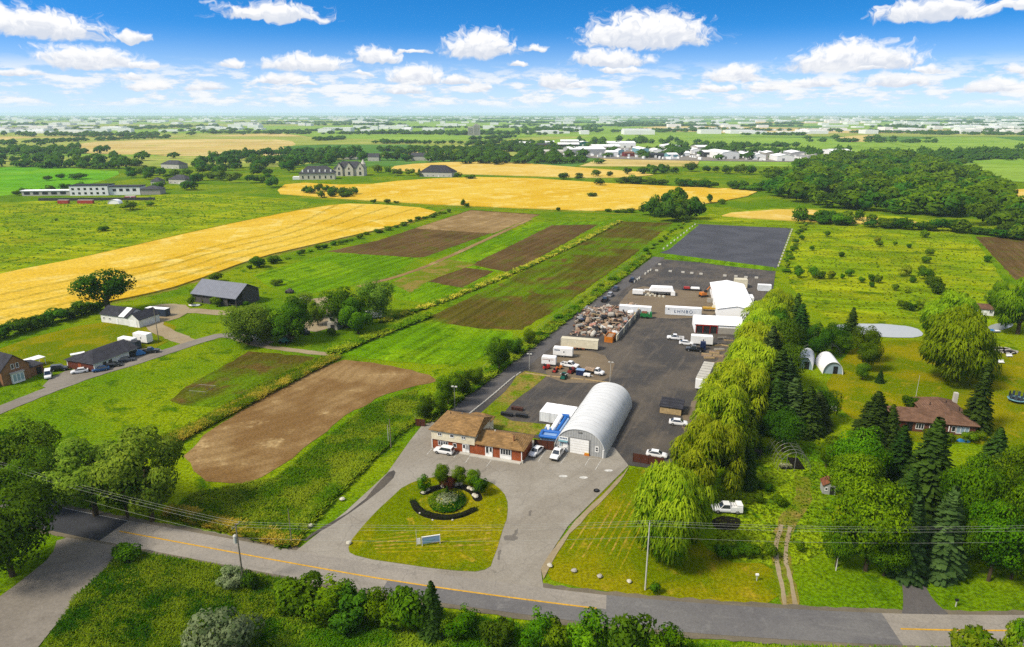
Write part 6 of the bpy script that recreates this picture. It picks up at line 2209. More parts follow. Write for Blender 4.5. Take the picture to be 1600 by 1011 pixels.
vehicle_w('pickup', 'car_black', P(945, 471), LONG, 'black pickup at the near end of the row along the drive', 'pickup')
vehicle_w('suv', 'car_silver', P(954, 463), LONG, 'silver car between the two pickups along the drive', 'car')
vehicle_w('pickup', 'car_grey', P(962, 454), LONG, 'grey pickup at the far end of the row along the drive', 'pickup')
vehicle_w('pickup', 'car_navy', P(988, 440), LONG, 'dark pickup parked alone by the line of white blocks', 'pickup')
vehicle_w('pickup', 'car_white', P(1055, 531), R(168), 'white pickup parked before the white box trailer in the yard', 'pickup')
vehicle_w('sedan', 'car_white', P(1072, 539), R(-15), 'low white car between two pickups beside the box trailer', 'car')
vehicle_w('pickup', 'car_black', P(1085, 549), R(165), 'black pickup beside the dark blue upright box', 'pickup')
box_trailer(at(1079, 538), R(-12), 7.0, 2.4, 2.6, 'white box trailer before the red steelwork of the fabric building', tongue=False)
t = thing('upright_box', 'dark blue upright box behind the black pickup', 'box', at(1098, 546), R(-12))
MB().box(-.9, .9, -.8, .8, 0, 2.6, None, .1).build('body', 'blue_dark', t)
MB().box(-.6, .6, -.83, -.7, .3, 2.0).build('door', 'blue_dark', t)
vehicle_w('sedan', 'car_white', P(1060, 664), R(-15), 'white car parked under the third willow beside the dark shed', 'car')
vehicle_w('sedan', 'car_white', P(1026, 714), R(-20), 'white car parked right behind the brown board fence', 'car')

# white canopy rig and its neighbours
t = thing('canopy_rig', 'white canopied trailer rig in the middle of the gravel yard', 'trailer', at(1014, 461), R(-10))
prism(MB(), [(0, 1.6), (10.5, 1.6), (9.6, 3.4), (1.0, 3.4)], 0, 3.6).build('canopy', 'white_fabric', t)
MB().box(.6, 9.8, .3, 3.3, .7, 1.58).build('deck', 'grey_metal', t)
for x in (2.0, 3.4, 7.2, 8.4):
    MB().tube((x, .1, .5), (x, .4, .5), .5, .5, 10).build('wheel', 'rubber', t)
MB().box(-2.2, -.1, 1.0, 1.6, 1.6, 2.1).box(-2.6, -1.8, .8, 2.0, 1.0, 1.6).build('boom', 'white_paint', t)
MB().box(9.0, 10.8, -.9, -.1, .3, 2.0, None, .1).build('side_box', 'white_paint', t)
box_trailer(at(988, 461), R(-12), 4.4, 1.9, 1.7, 'small white trailer beside the canopied rig', tongue=True, door_side=False)
for i, (x, y) in enumerate([(180, 182), (208, 160), (232, 146), (290, 150), (425, 158), (550, 168), (637, 176), (728, 184), (963, 202), (1072, 208), (1170, 218), (1275, 222), (120, 225), (100, 240), (70, 262), (1010, 285), (1187, 293), (320, 90)]):
    o = MB().box(-.8, .8, -.4, .4, .1, .85, None, .06).build('barrier_block', 'concrete_pale')
    o.location = P(980 + x / 6.317, 400 + y / 6.317); o.rotation_euler = (0, 0, CROSS if x > 250 else LONG)
    tag(o, 'white concrete barrier block on the dark yard floor before the storage pad', 'barrier block', 'barrier blocks across the yard')
for a_, b_, n_, sd in [((1238, 358), (1215, 419), 15, 'meadow'), ((1034, 392), (1088, 350), 11, 'field')]:
    for i in range(n_):
        o = MB().box(-.8, .8, -.4, .4, .1, .85, None, .06).build('barrier_block', 'concrete_pale')
        o.location = P(*a_).lerp(P(*b_), (i + .5) / n_); o.rotation_euler = (0, 0, LONG)
        tag(o, 'white concrete block in the line along the %s side of the storage pad' % sd, 'barrier block', 'blocks on the %s side of the pad' % sd)
for i, (x, y) in enumerate([(165, 388), (190, 392), (230, 396), (275, 400), (318, 405), (360, 408), (210, 380), (250, 384)]):
    o = MB().box(-.7, .7, -.45, .45, .1, .75, None, .1).build('stone_bag', 'stone_pale')
    o.location = P(980 + x / 6.317, 400 + y / 6.317); o.rotation_euler = (0, 0, i * .4)
    tag(o, 'pale sack of stone on the gravel beside the canopied rig', 'sack', 'sacks beside the canopied rig')
t = thing('flat_trailer', 'low trailer with red and white load near the canopied rig', 'trailer', at(1066, 454), R(-10))
MB().box(0, 8, 0, 2.2, .5, .75).build('deck', 'dark_metal', t)
MB().box(.6, 3.2, .2, 1.9, .76, 1.5, None, .15).build('load', 'red_metal', t)
MB().box(3.6, 7.4, .2, 2.0, .76, 1.4, None, .15).build('load', 'white_paint', t)
for x in (3.2, 4.3):
    MB().tube((x, -.1, .35), (x, .15, .35), .35, .35, 10).build('wheel', 'rubber', t)
t = thing('excavator', 'orange excavator parked beside the green skip', 'excavator', at(1099, 464), R(20))
MB().box(-1.7, 1.7, -1.2, -.6, .0, .8, None, .1).box(-1.7, 1.7, .6, 1.2, .0, .8, None, .1).build('tracks', 'black', t)
MB().box(-1.6, 1.0, -1.1, 1.1, .9, 2.0, None, .12).build('body', 'orange_metal', t)
MB().box(.0, 1.2, -1.0, 0.0, 2.0, 3.0, None, .1).build('cab', 'black', t)
MB().tube((1.0, .5, 1.8), (3.2, .5, 4.0), .22).tube((3.2, .5, 4.0), (4.8, .5, 1.6), .18).build('boom', 'orange_metal', t)
MB().box(4.5, 5.2, .1, .9, .9, 1.6, None, .1).build('bucket', 'dark_metal', t)
container(at(1110, 456), R(-8), 7.0, 2.5, 2.2, 'dark green steel skip behind the white fabric building', 'teal_metal', 'concrete', .12, None, 'steel_skip', 'skip')
t = thing('concrete_bay', 'pale concrete block bay beside the white fabric building', 'storage bay', at(1105, 473), R(-10))
for k in range(5):
    MB().box(k * 1.7, k * 1.7 + 1.65, 0, .7, 0, 1.7).build('block', 'concrete', t)
MB().box(0, 8.4, .75, 3.0, 0, 1.2, None, .3).build('gravel', 'tan_scrap', t)
t = thing('conveyor', 'yellow conveyor machine between the lettered container and the fabric building', 'machine', at(1098, 487), R(-8))
MB().box(0, 6.5, 0, 1.6, 1.0, 1.6).build('bed', 'yellow_metal', t)
MB().box(3.5, 5.5, .1, 1.5, 1.62, 2.4, None, .2).build('hopper', 'beige_metal', t)
for x in (.5, 6.0):
    MB().tube((x, .8, 0), (x, .8, 1.0), .15).build('leg', 'dark_metal', t)

# white fabric buildings
p_ = at(1085, 520)
t = thing('fabric_building', 'bright white fabric hall with a low arched roof at right angles to the willow row', 'building', p_, R(-10))
gable(t, 0, 16.0, 0, 11, 3.2, 1.6, 'white_fabric', 'white_fabric', 'x', .3)
MB().box(8, 15.5, -.12, -.01, 0, 2.2).build('base_wall', 'concrete', t)
MB().box(.5, 7.5, -.13, -.02, .1, 2.9).build('open_front', 'dark_metal', t)
for x in (.4, 2.8, 5.2, 7.6):
    MB().box(x - .1, x + .1, -.3, -.14, 0, 3.1).build('column', 'red_metal', t)
MB().box(.5, 7.5, -.32, -.15, 2.75, 3.1).build('beam', 'red_metal', t)
a_, b_ = P(1122, 496), P(1133, 457)
p_ = at(1120, 498)
t = thing('fabric_building', 'long bright white fabric hall running back beside the willow row', 'building', p_, R(-12))
gable(t, 0, 13.5, 0, 42, 3.8, 1.3, 'white_fabric', 'white_fabric', 'y', .3)
for k in range(4):
    window(t, side_matrix('L', 0, 0, 6 + k * 9, 1.4), 1.6, 1.0, 2)
door(t, side_matrix('L', 0, 0, 22, 0), 1.2, 2.2)
MB().box(13.6, 16, 24, 30, 0, 2.6).build('lean_to', 'white_paint', t)
container(at(1147, 450), R(-12), 5.5, 4, 3.6, 'cream tower-like box behind the long white fabric hall', 'container_beige', 'beige_metal', .12, None, 'cream_box', 'container')
container(at(1184, 455), R(-12), 5.5, 2.5, 2.6, 'white container half hidden under the last willow', 'container_white')
# long trailer with translucent roof
t = box_trailer(at(1094, 612), LONG, 15, 3.0, 2.9, 'long white trailer with a greyish translucent roof beside the willows', 'white_paint', tongue=False, roof='concrete_pale', z0=.6, door_side=False)
for k in range(6):
    MB().box(2 + k * 2.2, 2.1 + k * 2.2, -1.45, 1.45, 3.56, 3.62).build('roof_bow', 'grey_metal', t)
MB().box(-.03, .0, -1.3, 1.3, .7, 3.3).build('door', 'white_paint', t)
# dark flat shed
p_, rz, L_ = frame_px((1029, 646), (1064, 651))
t = thing('lean_to_shed', 'low shed with a flat dark grey roof under the willows', 'shed', p_ + Vector((0, 0, .1)), rz)
MB().box(.2, L_, .2, 4.6, 0, 2.0).build('wall', 'wood_brown', t)
MB().add([(0, -.2, 2.0), (L_ + .3, -.2, 2.0), (L_ + .3, 5, 2.5), (0, 5, 2.5), (0, -.2, 2.15), (L_ + .3, -.2, 2.15), (L_ + .3, 5, 2.65), (0, 5, 2.65)], [(0, 3, 2, 1), (4, 5, 6, 7), (0, 1, 5, 4), (1, 2, 6, 5), (2, 3, 7, 6), (3, 0, 4, 7)]).build('roof', 'shingle_dark', t)
MB().box(.25, L_ - .05, .08, .19, .1, 1.8).build('door', 'wood_pale', t)
# timber and junk by the willows
rj = random.Random(5)
for i, (x, y) in enumerate([(1118, 540), (1124, 548), (1132, 540), (1128, 530), (1116, 552), (1108, 560), (1138, 532), (1122, 558), (1104, 556), (1112, 570)]):
    t = thing('timber_stack', 'untidy stack of weathered timber at the yard edge below the willows', 'timber stack', at(x, y), rj.uniform(-.6, .6), 'timber stacks at the yard edge')
    for k in range(5):
        MB().box(-1.6, 1.6, -.7 + k * .3, -.45 + k * .3, 0 + (k % 2) * .02, .35 + .15 * (k % 3), Matrix.Rotation(rj.uniform(-.1, .1), 4, 'Z')).build('plank', rj.choice(['wood_pale', 'wood_grey', 'tan_scrap', 'concrete']), t)
# dark benches at the yard corner
for x, y, lb in [(808, 641, 'brown wooden pallet stack on the dark yard floor'), (815, 652, 'dark steel bench frame near the white cabins'), (792, 650, 'low black pallet beside the yard lawn')]:
    t = thing('pallet_stack', lb, 'pallets', at(x, y), CROSS)
    for k in range(3):
        MB().box(-1.6, 1.6, -.5 + k * .02, .5, .12 + k * .3, .2 + k * .3).build('deck', 'wood_brown' if x == 808 else 'black', t)
        for u in (-1.4, 0, 1.4):
            MB().box(u - .1, u + .1, -.45, .45, k * .3 + .005, .115 + k * .3).build('block', 'wood_brown' if x == 808 else 'black', t)


# ------------------------------------------------------------------ brown-roofed house and garden, right
p, rz, L = frame_px((1388, 671), (1510, 681))
t = thing('bungalow', 'long brick bungalow with a reddish-brown hip roof behind the spruces', 'house', p, rz)
L = 19.0
MB().box(0, L, 0, 7.6, 0, 2.7).build('wall', 'brick_brown', t)
MB().box(9.6, L, 7.62, 15.0, 0, 2.7).build('rear_wall', 'brick_brown', t)
r = hip(t, 0, L, 0, 7.6, 2.85, 1.9, 'shingle_brown', .6)
# rear wing roof, ridge running back
vs = [(9.0, 3.4, 2.87), (L + .6, 3.4, 2.87), (L + .6, 15.6, 2.87), (9.0, 15.6, 2.87), (14.3, 3.5, 4.85), (14.3, 12.0, 4.85)]
MB().add(vs, [(0, 4, 5, 3), (1, 2, 5, 4), (3, 5, 2), (0, 1, 4), (0, 3, 2, 1)]).build('roof', 'shingle_brown', t)
MB().box(L - .2, L + .7, 13.4, 14.4, 0, 5.6).build('chimney', 'concrete_pale', t)
for x, y in ((11.5, 8.5), (15.5, 9.5), (17.2, 5.8), (9.4, 4.0)):
    MB().tube((x, y, 3.6), (x, y, 4.9 if x > 15 else 4.7), .1).build('vent', 'black', r)
MB().box(.6, 3.6, -.06, .02, 0, 2.3).build('garage_door', 'brown_door', t)
MB().box(3.9, 5.2, -.05, .02, 0, 2.4).build('recess', 'black', t)
window(t, FM(6.8, .8), 1.8, 1.4, 3)
window(t, FM(9.4, .9), 1.0, 1.3, 1)
MB().box(10.6, 12.8, -1.4, -.02, 0, .5).build('porch', 'concrete_pale', t)
for x in (10.7, 12.7):
    MB().box(x - .08, x + .08, -1.3, -1.14, .5, 2.6).build('porch_post', 'white_paint', t)
door(t, FM(11.7, .5), 1.0, 2.0, 'brown_door')
window(t, FM(14.2, .8), .9, 1.4, 1)
window(t, FM(16.2, .5), 2.8, 1.7, 3, 'white_paint', 'glass_pale')
window(t, side_matrix('R', L, 7.6, 3.5, .9), 1.4, 1.2, 2)
q = thing('blue_tarp', 'blue tarp heaped in the flower bed under the big front window', 'tarp', P(1504, 690), rz)
MB().loft([[Vector((x, math.cos(u) * .6 * s, max(0, math.sin(u)) * .8 * s + .05)) for u in [j * .785 for j in range(8)]] for x, s in ((-1.3, .3), (-.7, .9), (.1, .7), (.9, 1.0), (1.6, .3))]).build('folds', 'blue_tarp', q)
tree('weed_shrub', 1530, 640, 622, 18, 'yellowish bush against the rear wall of the bungalow')
# trampoline
t = thing('trampoline', 'round trampoline with pale blue rim and dark net on the garden lawn', 'trampoline', P(1588, 628))
m = MB(); n_ = 20
for j in range(n_):
    a0, a1 = 2 * math.pi * j / n_, 2 * math.pi * (j + 1) / n_
    m.add([(math.cos(a) * r_, math.sin(a) * r_, z) for z in (.85, 1.0) for a, r_ in ((a0, 2.2), (a1, 2.2), (a1, 1.7), (a0, 1.7))], [(0, 1, 2, 3), (4, 7, 6, 5), (0, 4, 5, 1), (2, 6, 7, 3)])
m.build('rim', 'teal_pale', t)
MB().tube((0, 0, .86), (0, 0, .9), 1.7, 1.7, 20).build('mat', 'black', t)
for j in range(6):
    a = j * math.pi / 3
    MB().tube((math.cos(a) * 2.0, math.sin(a) * 2.0, 0), (math.cos(a) * 2.0, math.sin(a) * 2.0, 2.7), .04).build('pole', 'dark_metal', t)
m = MB()
for j in range(n_):
    a0, a1 = 2 * math.pi * j / n_, 2 * math.pi * (j + 1) / n_
    if j % 2 == 0:
        m.add([(math.cos(a) * 1.95, math.sin(a) * 1.95, z) for a, z in ((a0, 1.0), (a1, 1.0), (a1, 2.5), (a0, 2.5))], [(0, 1, 2, 3)])
m.build('net', 'net_dark', t)
# cottage, boat, garden furniture
house('cottage', 'small white cottage with a dark roof beyond the garden pond', (1524, 492), (1552, 494), 6, 2.6, 1.2, 'siding_white', 'shingle_brown', 3, 'gable', 'cottage')
t = thing('rowing_boat', 'white and blue boat lying on the bank of the small pond', 'boat', P(1548, 519), R(-8))
MB().loft([[Vector((x, -w_, .7)), Vector((x, -w_ * .7, .15)), Vector((x, w_ * .7, .15)), Vector((x, w_, .7))] for x, w_ in ((-3.0, .8), (-1, 1.0), (1.2, .95), (2.6, .5), (3.2, .06))]).build('hull', 'white_paint', t)
MB().box(-2.8, 2.3, -1.02, -.92, .5, .66).build('stripe', 'blue_dark', t)
MB().box(-1.6, 1.0, -.7, .7, .71, 1.0, None, .15).build('cover', 'blue_tarp', t)
for x, y, lb in [(1563, 546, 'stone-edged flower bed on the lawn near the boat'), (1574, 550, 'long stone-edged flower bed on the garden lawn')]:
    t = thing('flower_bed', lb, 'flower bed', P(x, y))
    for j in range(10):
        a = j * .628
        MB().box(-.5, .5, -.25, .25, 0, .4, Matrix.Translation((math.cos(a) * 3, math.sin(a) * 1.5, 0)) @ Matrix.Rotation(a + 1.57, 4, 'Z')).build('stone', 'concrete', t)
    MB().tube((0, 0, .02), (0, 0, .25), 2.6, 2.4, 12).build('soil', 'mulch', t)
for x, y, lb in [(1577, 558, 'white garden bench on the lawn'), (1564, 568, 'small white bench next to the stone-edged bed')]:
    t = thing('garden_bench', lb, 'bench', P(x, y))
    MB().box(-.9, .9, -.3, .3, .4, .5).build('seat', 'white_paint', t)
    MB().box(-.9, .9, .3, .4, .5, 1.1).build('backrest', 'white_paint', t)
    for u in (-.8, .8):
        MB().box(u - .05, u + .05, -.3, .3, 0, .4).build('leg', 'grey_metal', t)
t = thing('garden_shed', 'small grey garden shed with a rusty roof beside the maples', 'shed', P(1285, 772), R(-12))
gable(t, 0, 2.4, 0, 2.4, 2.0, .8, 'grey_siding', 'rust', 'y', .2)
window(t, FM(.6, .9), .6, .7, 1)
door(t, FM(1.7, 0), .8, 1.8, 'dark_metal')
t = thing('utility_box', 'white utility box on the grass behind the dense spruces', 'box', P(1302, 641))
MB().box(-.6, .6, -.5, .5, 0, 1.3, None, .05).build('body', 'white_paint', t)
MB().box(-.5, .5, -.53, -.46, .15, 1.1).build('door', 'concrete_pale', t)


# hoop houses
def hoops(t, w, h, y0, y1, n, mat='galvanised', r=.045, purlins=True):
    pr = arch_profile(w, h, 10, 0, 2.1)
    for k in range(n):
        y = y0 + (y1 - y0) * k / max(1, n - 1)
        MB().path([(q[0], y, q[1]) for q in pr], r, 5).build('hoop', mat, t)
    if purlins:
        for i in (2, 5, 8):
            MB().tube((pr[i][0], y0, pr[i][1]), (pr[i][0], y1, pr[i][1]), r * .8, r * .8, 5).build('purlin', mat, t)


for a, b, lb in [((1243, 575), (1269, 579), 'white hoop house half hidden behind the spruces'), ((1285, 584), (1317, 586), 'white hoop house standing clear on the lawn edge')]:
    p, rz, L = frame_px(a, b)
    t = thing('hoop_house', lb, 'greenhouse', p, rz)
    arch_shell(t, L, 3.9, 0, 9.5, 'film_white', .08, 2.1, 'cover', 14)
    ap = arch_profile(L, 3.9, 14, .1, 2.1)
    prism(MB(), ap, .5, .56).build('end_wall', 'glass_pale', t)
    MB().box(L * .52, L * .52 + 1.2, .38, .49, 0, 2.4).build('door', 'black', t)
    prism(MB(), ap, 9.2, 9.3).build('end_wall', 'film_white', t)
for a, b, lb in [((1252, 553), (1276, 556), 'bare metal hoop frame behind the half hidden hoop house'), ((1288, 556), (1314, 558), 'bare metal hoop frame behind the clear-standing hoop house'), ((1256, 536), (1278, 538), 'rear bare metal hoop frame beside the spruces'), ((1290, 537), (1313, 539), 'rear bare metal hoop frame near the pond')]:
    p, rz, L = frame_px(a, b)
    t = thing('bare_hoop_house', lb, 'greenhouse', p, rz)
    hoops(t, L, 3.4, 0, 6, 5, 'grey_metal')
p, rz, L = frame_px((1215, 736), (1266, 738))
t = thing('bare_greenhouse', 'bare galvanised greenhouse frame with ridge and many hoops beside the willows', 'greenhouse frame', p, rz)
hoops(t, L, 4.6, 0, 9, 7, 'grey_metal', .04)
MB().tube((L / 2, 0, 0), (L / 2, 0, 4.6), .06).tube((L * .25, 0, 0), (L * .25, 0, 3.9), .05).build('end_post', 'grey_metal', t)
MB().box(L * .5 + .3, L - .8, 1.0, 6, .05, .3).build('planting_bed', 'mulch', t)
q = thing('plant_cart', 'cart of pale green plants standing inside the bare greenhouse frame', 'plants', P(1227, 732))
MB().box(-1.2, 1.2, -.6, .6, .3, .6).build('tray', 'dark_metal', q)
rg = np.random.default_rng(2)
C = np.stack([rg.uniform(-1.2, 1.2, 160), rg.uniform(-.6, .6, 160), rg.uniform(.6, 1.1, 160)], 1)
link(bpy.data.objects.new('leaves', quad_mesh('leaves', leaf_quads(rg, C, np.tile([[0, -.3, 1.0]], (160, 1)), .3), np.tile([[0, -.2, 1.0]], (160, 1)) + rg.normal(0, .3, (160, 3)), rg.uniform(0, 1, 160), 'flower')), q)
t = thing('pergola', 'weathered grey timber frame on the grass behind the second willow', 'pergola', P(1168, 716), R(-15))
for x in (0, 2.6):
    for y in (0, 1.6):
        MB().box(x - .08, x + .08, y - .08, y + .08, 0, 1.8).build('post', 'wood_grey', t)
for y in (0, .5, 1.0, 1.5):
    MB().box(-.3, 2.9, y - .06, y + .06, 1.8, 1.95).build('slat', 'wood_grey', t)

# ------------------------------------------------------------------ farm on the left
t = None
p = P(6, 604)
rz = R(64)
t = thing('brick_house', 'old brick farmhouse with a steep gable, white bay window and dark roof', 'house', p, rz)
w1 = 7.6
gable(t, 0, w1, 0, 12, 4.6, 3.6, 'brick_old', 'shingle_dark', 'y', .4)
MB().box(w1 + .02, w1 + 4.2, 1.0, 7, 0, 2.8).build('wing_wall', 'brick_old', t)
hip(t, w1 + .5, w1 + 4.2, 1.0, 7, 2.9, 1.5, 'shingle_grey', .35, False, True)
MB().box(-7, -.02, 3, 10, 0, 4.2).build('wing_wall', 'brick_old', t)
gable(t, -7, -.5, 3.02, 10, 4.25, 2.6, 'brick_old', 'shingle_dark', 'x', .4, 4.2, 'gable_wall')
m = MB().box(2.2, 5.4, -.9, -.01, .1, 3.0).build('bay_window', 'white_paint', t)
MB().box(2.0, 5.6, -1.1, .0, 3.01, 3.3).build('bay_roof', 'concrete_pale', m)
for k in range(3):
    MB().box(2.45 + k * 1.0, 3.2 + k * 1.0, -.93, -.85, .7, 2.7).build('pane', 'glass_pale', m)
for u in (3.2, 4.5):
    window(t, FM(u, 4.2), .85, 1.5, 1)
MB().box(w1 + 2.2, w1 + 3.6, .93, 1.02, 0, 2.2).build('door', 'dark_metal', t)
m = MB().box(-5.5, -2.2, 1.6, 2.99, .0, 2.4).build('porch_bay', 'teal_pale', t)
MB().box(-5.8, -1.9, 1.4, 2.98, 2.41, 2.7).build('porch_roof', 'white_paint', m)
for k in range(3):
    MB().box(-5.2 + k * 1.0, -4.4 + k * 1.0, 1.55, 1.62, .5, 2.1).build('pane', 'glass_pale', m)
MB().box(3.4, 4.4, 7, 8, 6.8, 9.4).build('chimney', 'brick_brown', t)
q = thing('patio_cover', 'white flat patio cover behind the brick farmhouse', 'shelter', P(47, 577), rz)
MB().box(0, 5, 0, 3.5, 2.3, 2.45).build('roof', 'white_paint', q)
for x in (.2, 4.8):
    for y in (.2, 3.3):
        MB().box(x - .06, x + .06, y - .06, y + .06, 0, 2.3).build('post', 'white_paint', q)

# garage
p, rz, L = frame_px((106, 575), (149, 582))
t = thing('garage_building', 'long farm garage with a dark hip roof and two brown doors', 'garage', p, rz)
GL = 15.5
MB().box(0, L, 0, GL, 0, 2.7).build('wall', 'siding_white', t)
vs = [(-.6, -.6, 2.8), (L + .6, -.6, 2.8), (L + .6, GL + .5, 2.8), (-.6, GL + .5, 2.8), (L / 2, 4.6, 4.9), (L / 2, GL + .5, 4.9)]
MB().add(vs, [(0, 1, 4), (1, 2, 5, 4), (2, 3, 5), (3, 0, 4, 5), (0, 3, 2, 1)]).build('roof', 'shingle_dark', t)
MB().box(.4, 4.6, -.06, .02, 0, 2.4).build('garage_door', 'brown_door', t)
MB().box(6.0, L - .3, -.06, .02, 0, 2.4).build('garage_door', 'brown_door', t)
MB().box(4.65, 5.95, -.08, .02, 0, 2.65).build('pier', 'brick', t)
for k in (3.5, 5.5):
    window(t, side_matrix('R', L, GL, k, 1.1), 1.2, 1.1, 2, 'black')
MB().box(L + .0, L + .04, GL - 3.2, GL - .2, 0, 2.4).build('side_door', 'black', t)
for i, (x, y, c_, k, lb) in enumerate([(94, 579, 'car_black', 'suv', 'black car with a white roof rack by the garage corner'), (125, 583, 'car_white', 'sedan', 'white car parked before the brown garage doors'),
                                       (158, 580, 'car_blue', 'sedan', 'blue car beside the garage side wall'), (178, 573, 'car_black', 'sedan', 'black car beside the garage side wall'), (198, 565, 'car_grey', 'sedan', 'grey car by the dark side door of the garage'),
                                       (76, 590, 'car_white', 'van', 'white van facing the lane by the brick farmhouse'), (234, 552, 'car_black', 'pickup', 'black pickup with white bonnet beyond the blue covered boat')]):
    vehicle_w(k, c_, P(x, y), R(18 + 8 * (i % 3)) + (math.pi if i in (1, 2) else 0) if i != 5 else R(-60), lb, 'car' if k in ('sedan', 'suv') else k, 'vehicles at the farm garage')
t = thing('covered_boat', 'blue tarpaulin-covered boat beside the garage', 'boat', P(211, 556), R(20))
MB().loft([[Vector((x, math.cos(u) * 1.2 * s, max(0, math.sin(u)) * 1.9 * s + .4)) for u in [j * .628 for j in range(10)]] for x, s in ((-3.0, .45), (-2, .9), (0, 1.0), (1.8, .8), (3.2, .2))]).build('tarpaulin', 'blue_tarp', t, True)
MB().box(-2.5, 2.5, -.8, .8, .1, .5).build('trailer', 'dark_metal', t)
box_trailer(P(214, 534), R(-20), 6.0, 2.4, 2.9, 'tall white box trailer behind the garage', tongue=False, z0=.5)
box_trailer(P(190, 540), R(-20), 6.0, 2.4, 2.6, 'white box trailer nearest the garage rear wall', tongue=False, z0=.4)
container(P(196, 545), R(-20), 4.5, 2.4, 2.6, 'dark container beside the white box trailers', 'container_blue', 'dark_metal')
t = thing('flat_wagon', 'pale flat wagon on the grass behind the garage', 'trailer', P(122, 556), R(40))
MB().box(-2, 2, -.9, .9, .6, .9).build('deck', 'white_paint', t)
for x in (-1, 1):
    MB().tube((x, -1, .35), (x, 1, .35), .35, .35, 10).build('axle', 'rubber', t)
# white barn with dark roof
p, rz, L = frame_px((159, 503), (201, 509))
t = thing('white_barn', 'white barn with a dark roof, one white roof strip and a white gable wing', 'barn', p, rz)
gable(t, 0, L, 0, 8, 3.2, 2.2, 'siding_white', 'shingle_dark', 'x', .35)
sl = 2.2 / 4.0
MB().add([(L * .70, -.40, 3.2 - .4 * sl + .24), (L * .90, -.40, 3.2 - .4 * sl + .24), (L * .90, 3.9, 5.36 + .24), (L * .70, 3.9, 5.36 + .24), (L * .70, -.40, 3.2 - .4 * sl + .19), (L * .90, -.40, 3.2 - .4 * sl + .19), (L * .90, 3.9, 5.36 + .19), (L * .70, 3.9, 5.36 + .19)], [(0, 1, 2, 3), (7, 6, 5, 4), (0, 4, 5, 1), (1, 5, 6, 2), (2, 6, 7, 3), (3, 7, 4, 0)]).build('roof_strip', 'white_paint', t)
gable(t, L + .4, L + 6, -.5, 8.5, 3.0, 2.0, 'siding_white', 'shingle_dark', 'y', .3)
for u in (1.5, 4.5):
    window(t, FM(u, 1.3), .9, .8, 2)
door(t, FM(8, 0), 1.0, 2.1)
MB().box(L + 1.5, L + 4.9, -.58, -.49, 0, 2.4).build('barn_door', 'white_paint', t)
container(P(228, 493), R(-14), 9, 2.6, 2.9, 'long grey-blue container with a white top beside the white barn', 'container_blue', 'white_fabric')
vehicle_w('van', 'car_white', P(231, 499), R(30), 'white van parked against the grey-blue container', 'van')

# big grey barn
p, rz, L = frame_px((302, 472), (370, 481))
t = thing('timber_barn', 'large weathered timber barn with a grey metal roof and open front', 'barn', p, rz)
D = 13
prof = [(0, 5.0), (D * .5, 8.2), (D, 5.0)]
MB().box(.1, L - .1, 4.0, D, 0, 4.9).build('wall', 'barn_boards', t)
prism(MB(), [(3.9, 0), (D, 0), (D, 5.0), (D * .5, 8.1), (3.9, 6.2)], L - .3, L - .05, 'x').build('gable_wall', 'barn_boards', t)
prism(MB(), [(3.9, 0), (D, 0), (D, 5.0), (D * .5, 8.1), (3.9, 6.2)], .05, .3, 'x').build('gable_wall', 'barn_boards', t)
prism(MB(), [(-.6, 3.6), (D * .5, 8.25), (D + .5, 4.9), (D + .5, 5.05), (D * .5, 8.42), (-.6, 3.77)], -.5, L + .5, 'x').build('roof', 'barn_roof', t)
for k in range(6):
    x = .2 + (L - .4) * k / 5
    MB().box(x - .13, x + .13, .0, .26, 0, 4.0).build('post', 'wood_grey', t)
for k in (0, 1, 3):
    x = .35 + (L - .4) * k / 5
    MB().box(x + .2, x + L / 5 - .4, .3, .42, 0, 3.2).build('board_panel', 'barn_boards', t)
MB().box(L - 4.2, L - .2, -.02, .06, 1.0, 1.15).build('rail', 'wood_grey', t)
MB().tube((L + .0, 1.0, 2.2), (L + .0, 6.0, 5.4), .1).tube((L + .1, .5, 1.2), (L + .1, 6.5, 3.9), .1).build('brace', 'wood_grey', t)
for i, (x, y, lb) in enumerate([(304, 478, 'white dinghy lying by the barn corner post'), (405, 529, 'white boat upturned under the bushy olive-green tree')]):
    t = thing('small_boat', lb, 'boat', P(x, y), R(-6))
    s = 1.0 if i == 0 else 1.5
    MB().loft([[Vector((x_ * s, -w_ * s, .25)), Vector((x_ * s, -w_ * .7 * s, .9 * s * .8)), Vector((x_ * s, w_ * .7 * s, .9 * s * .8)), Vector((x_ * s, w_ * s, .25))] for x_, w_ in ((-2.2, .5), (-1, .9), (1.0, .9), (2.0, .5), (2.5, .06))]).build('hull', 'white_paint', t)
    MB().box(-1.8 * s, 1.6 * s, -.08, .08, .82 * s, .9 * s).build('keel', 'concrete_pale', t)
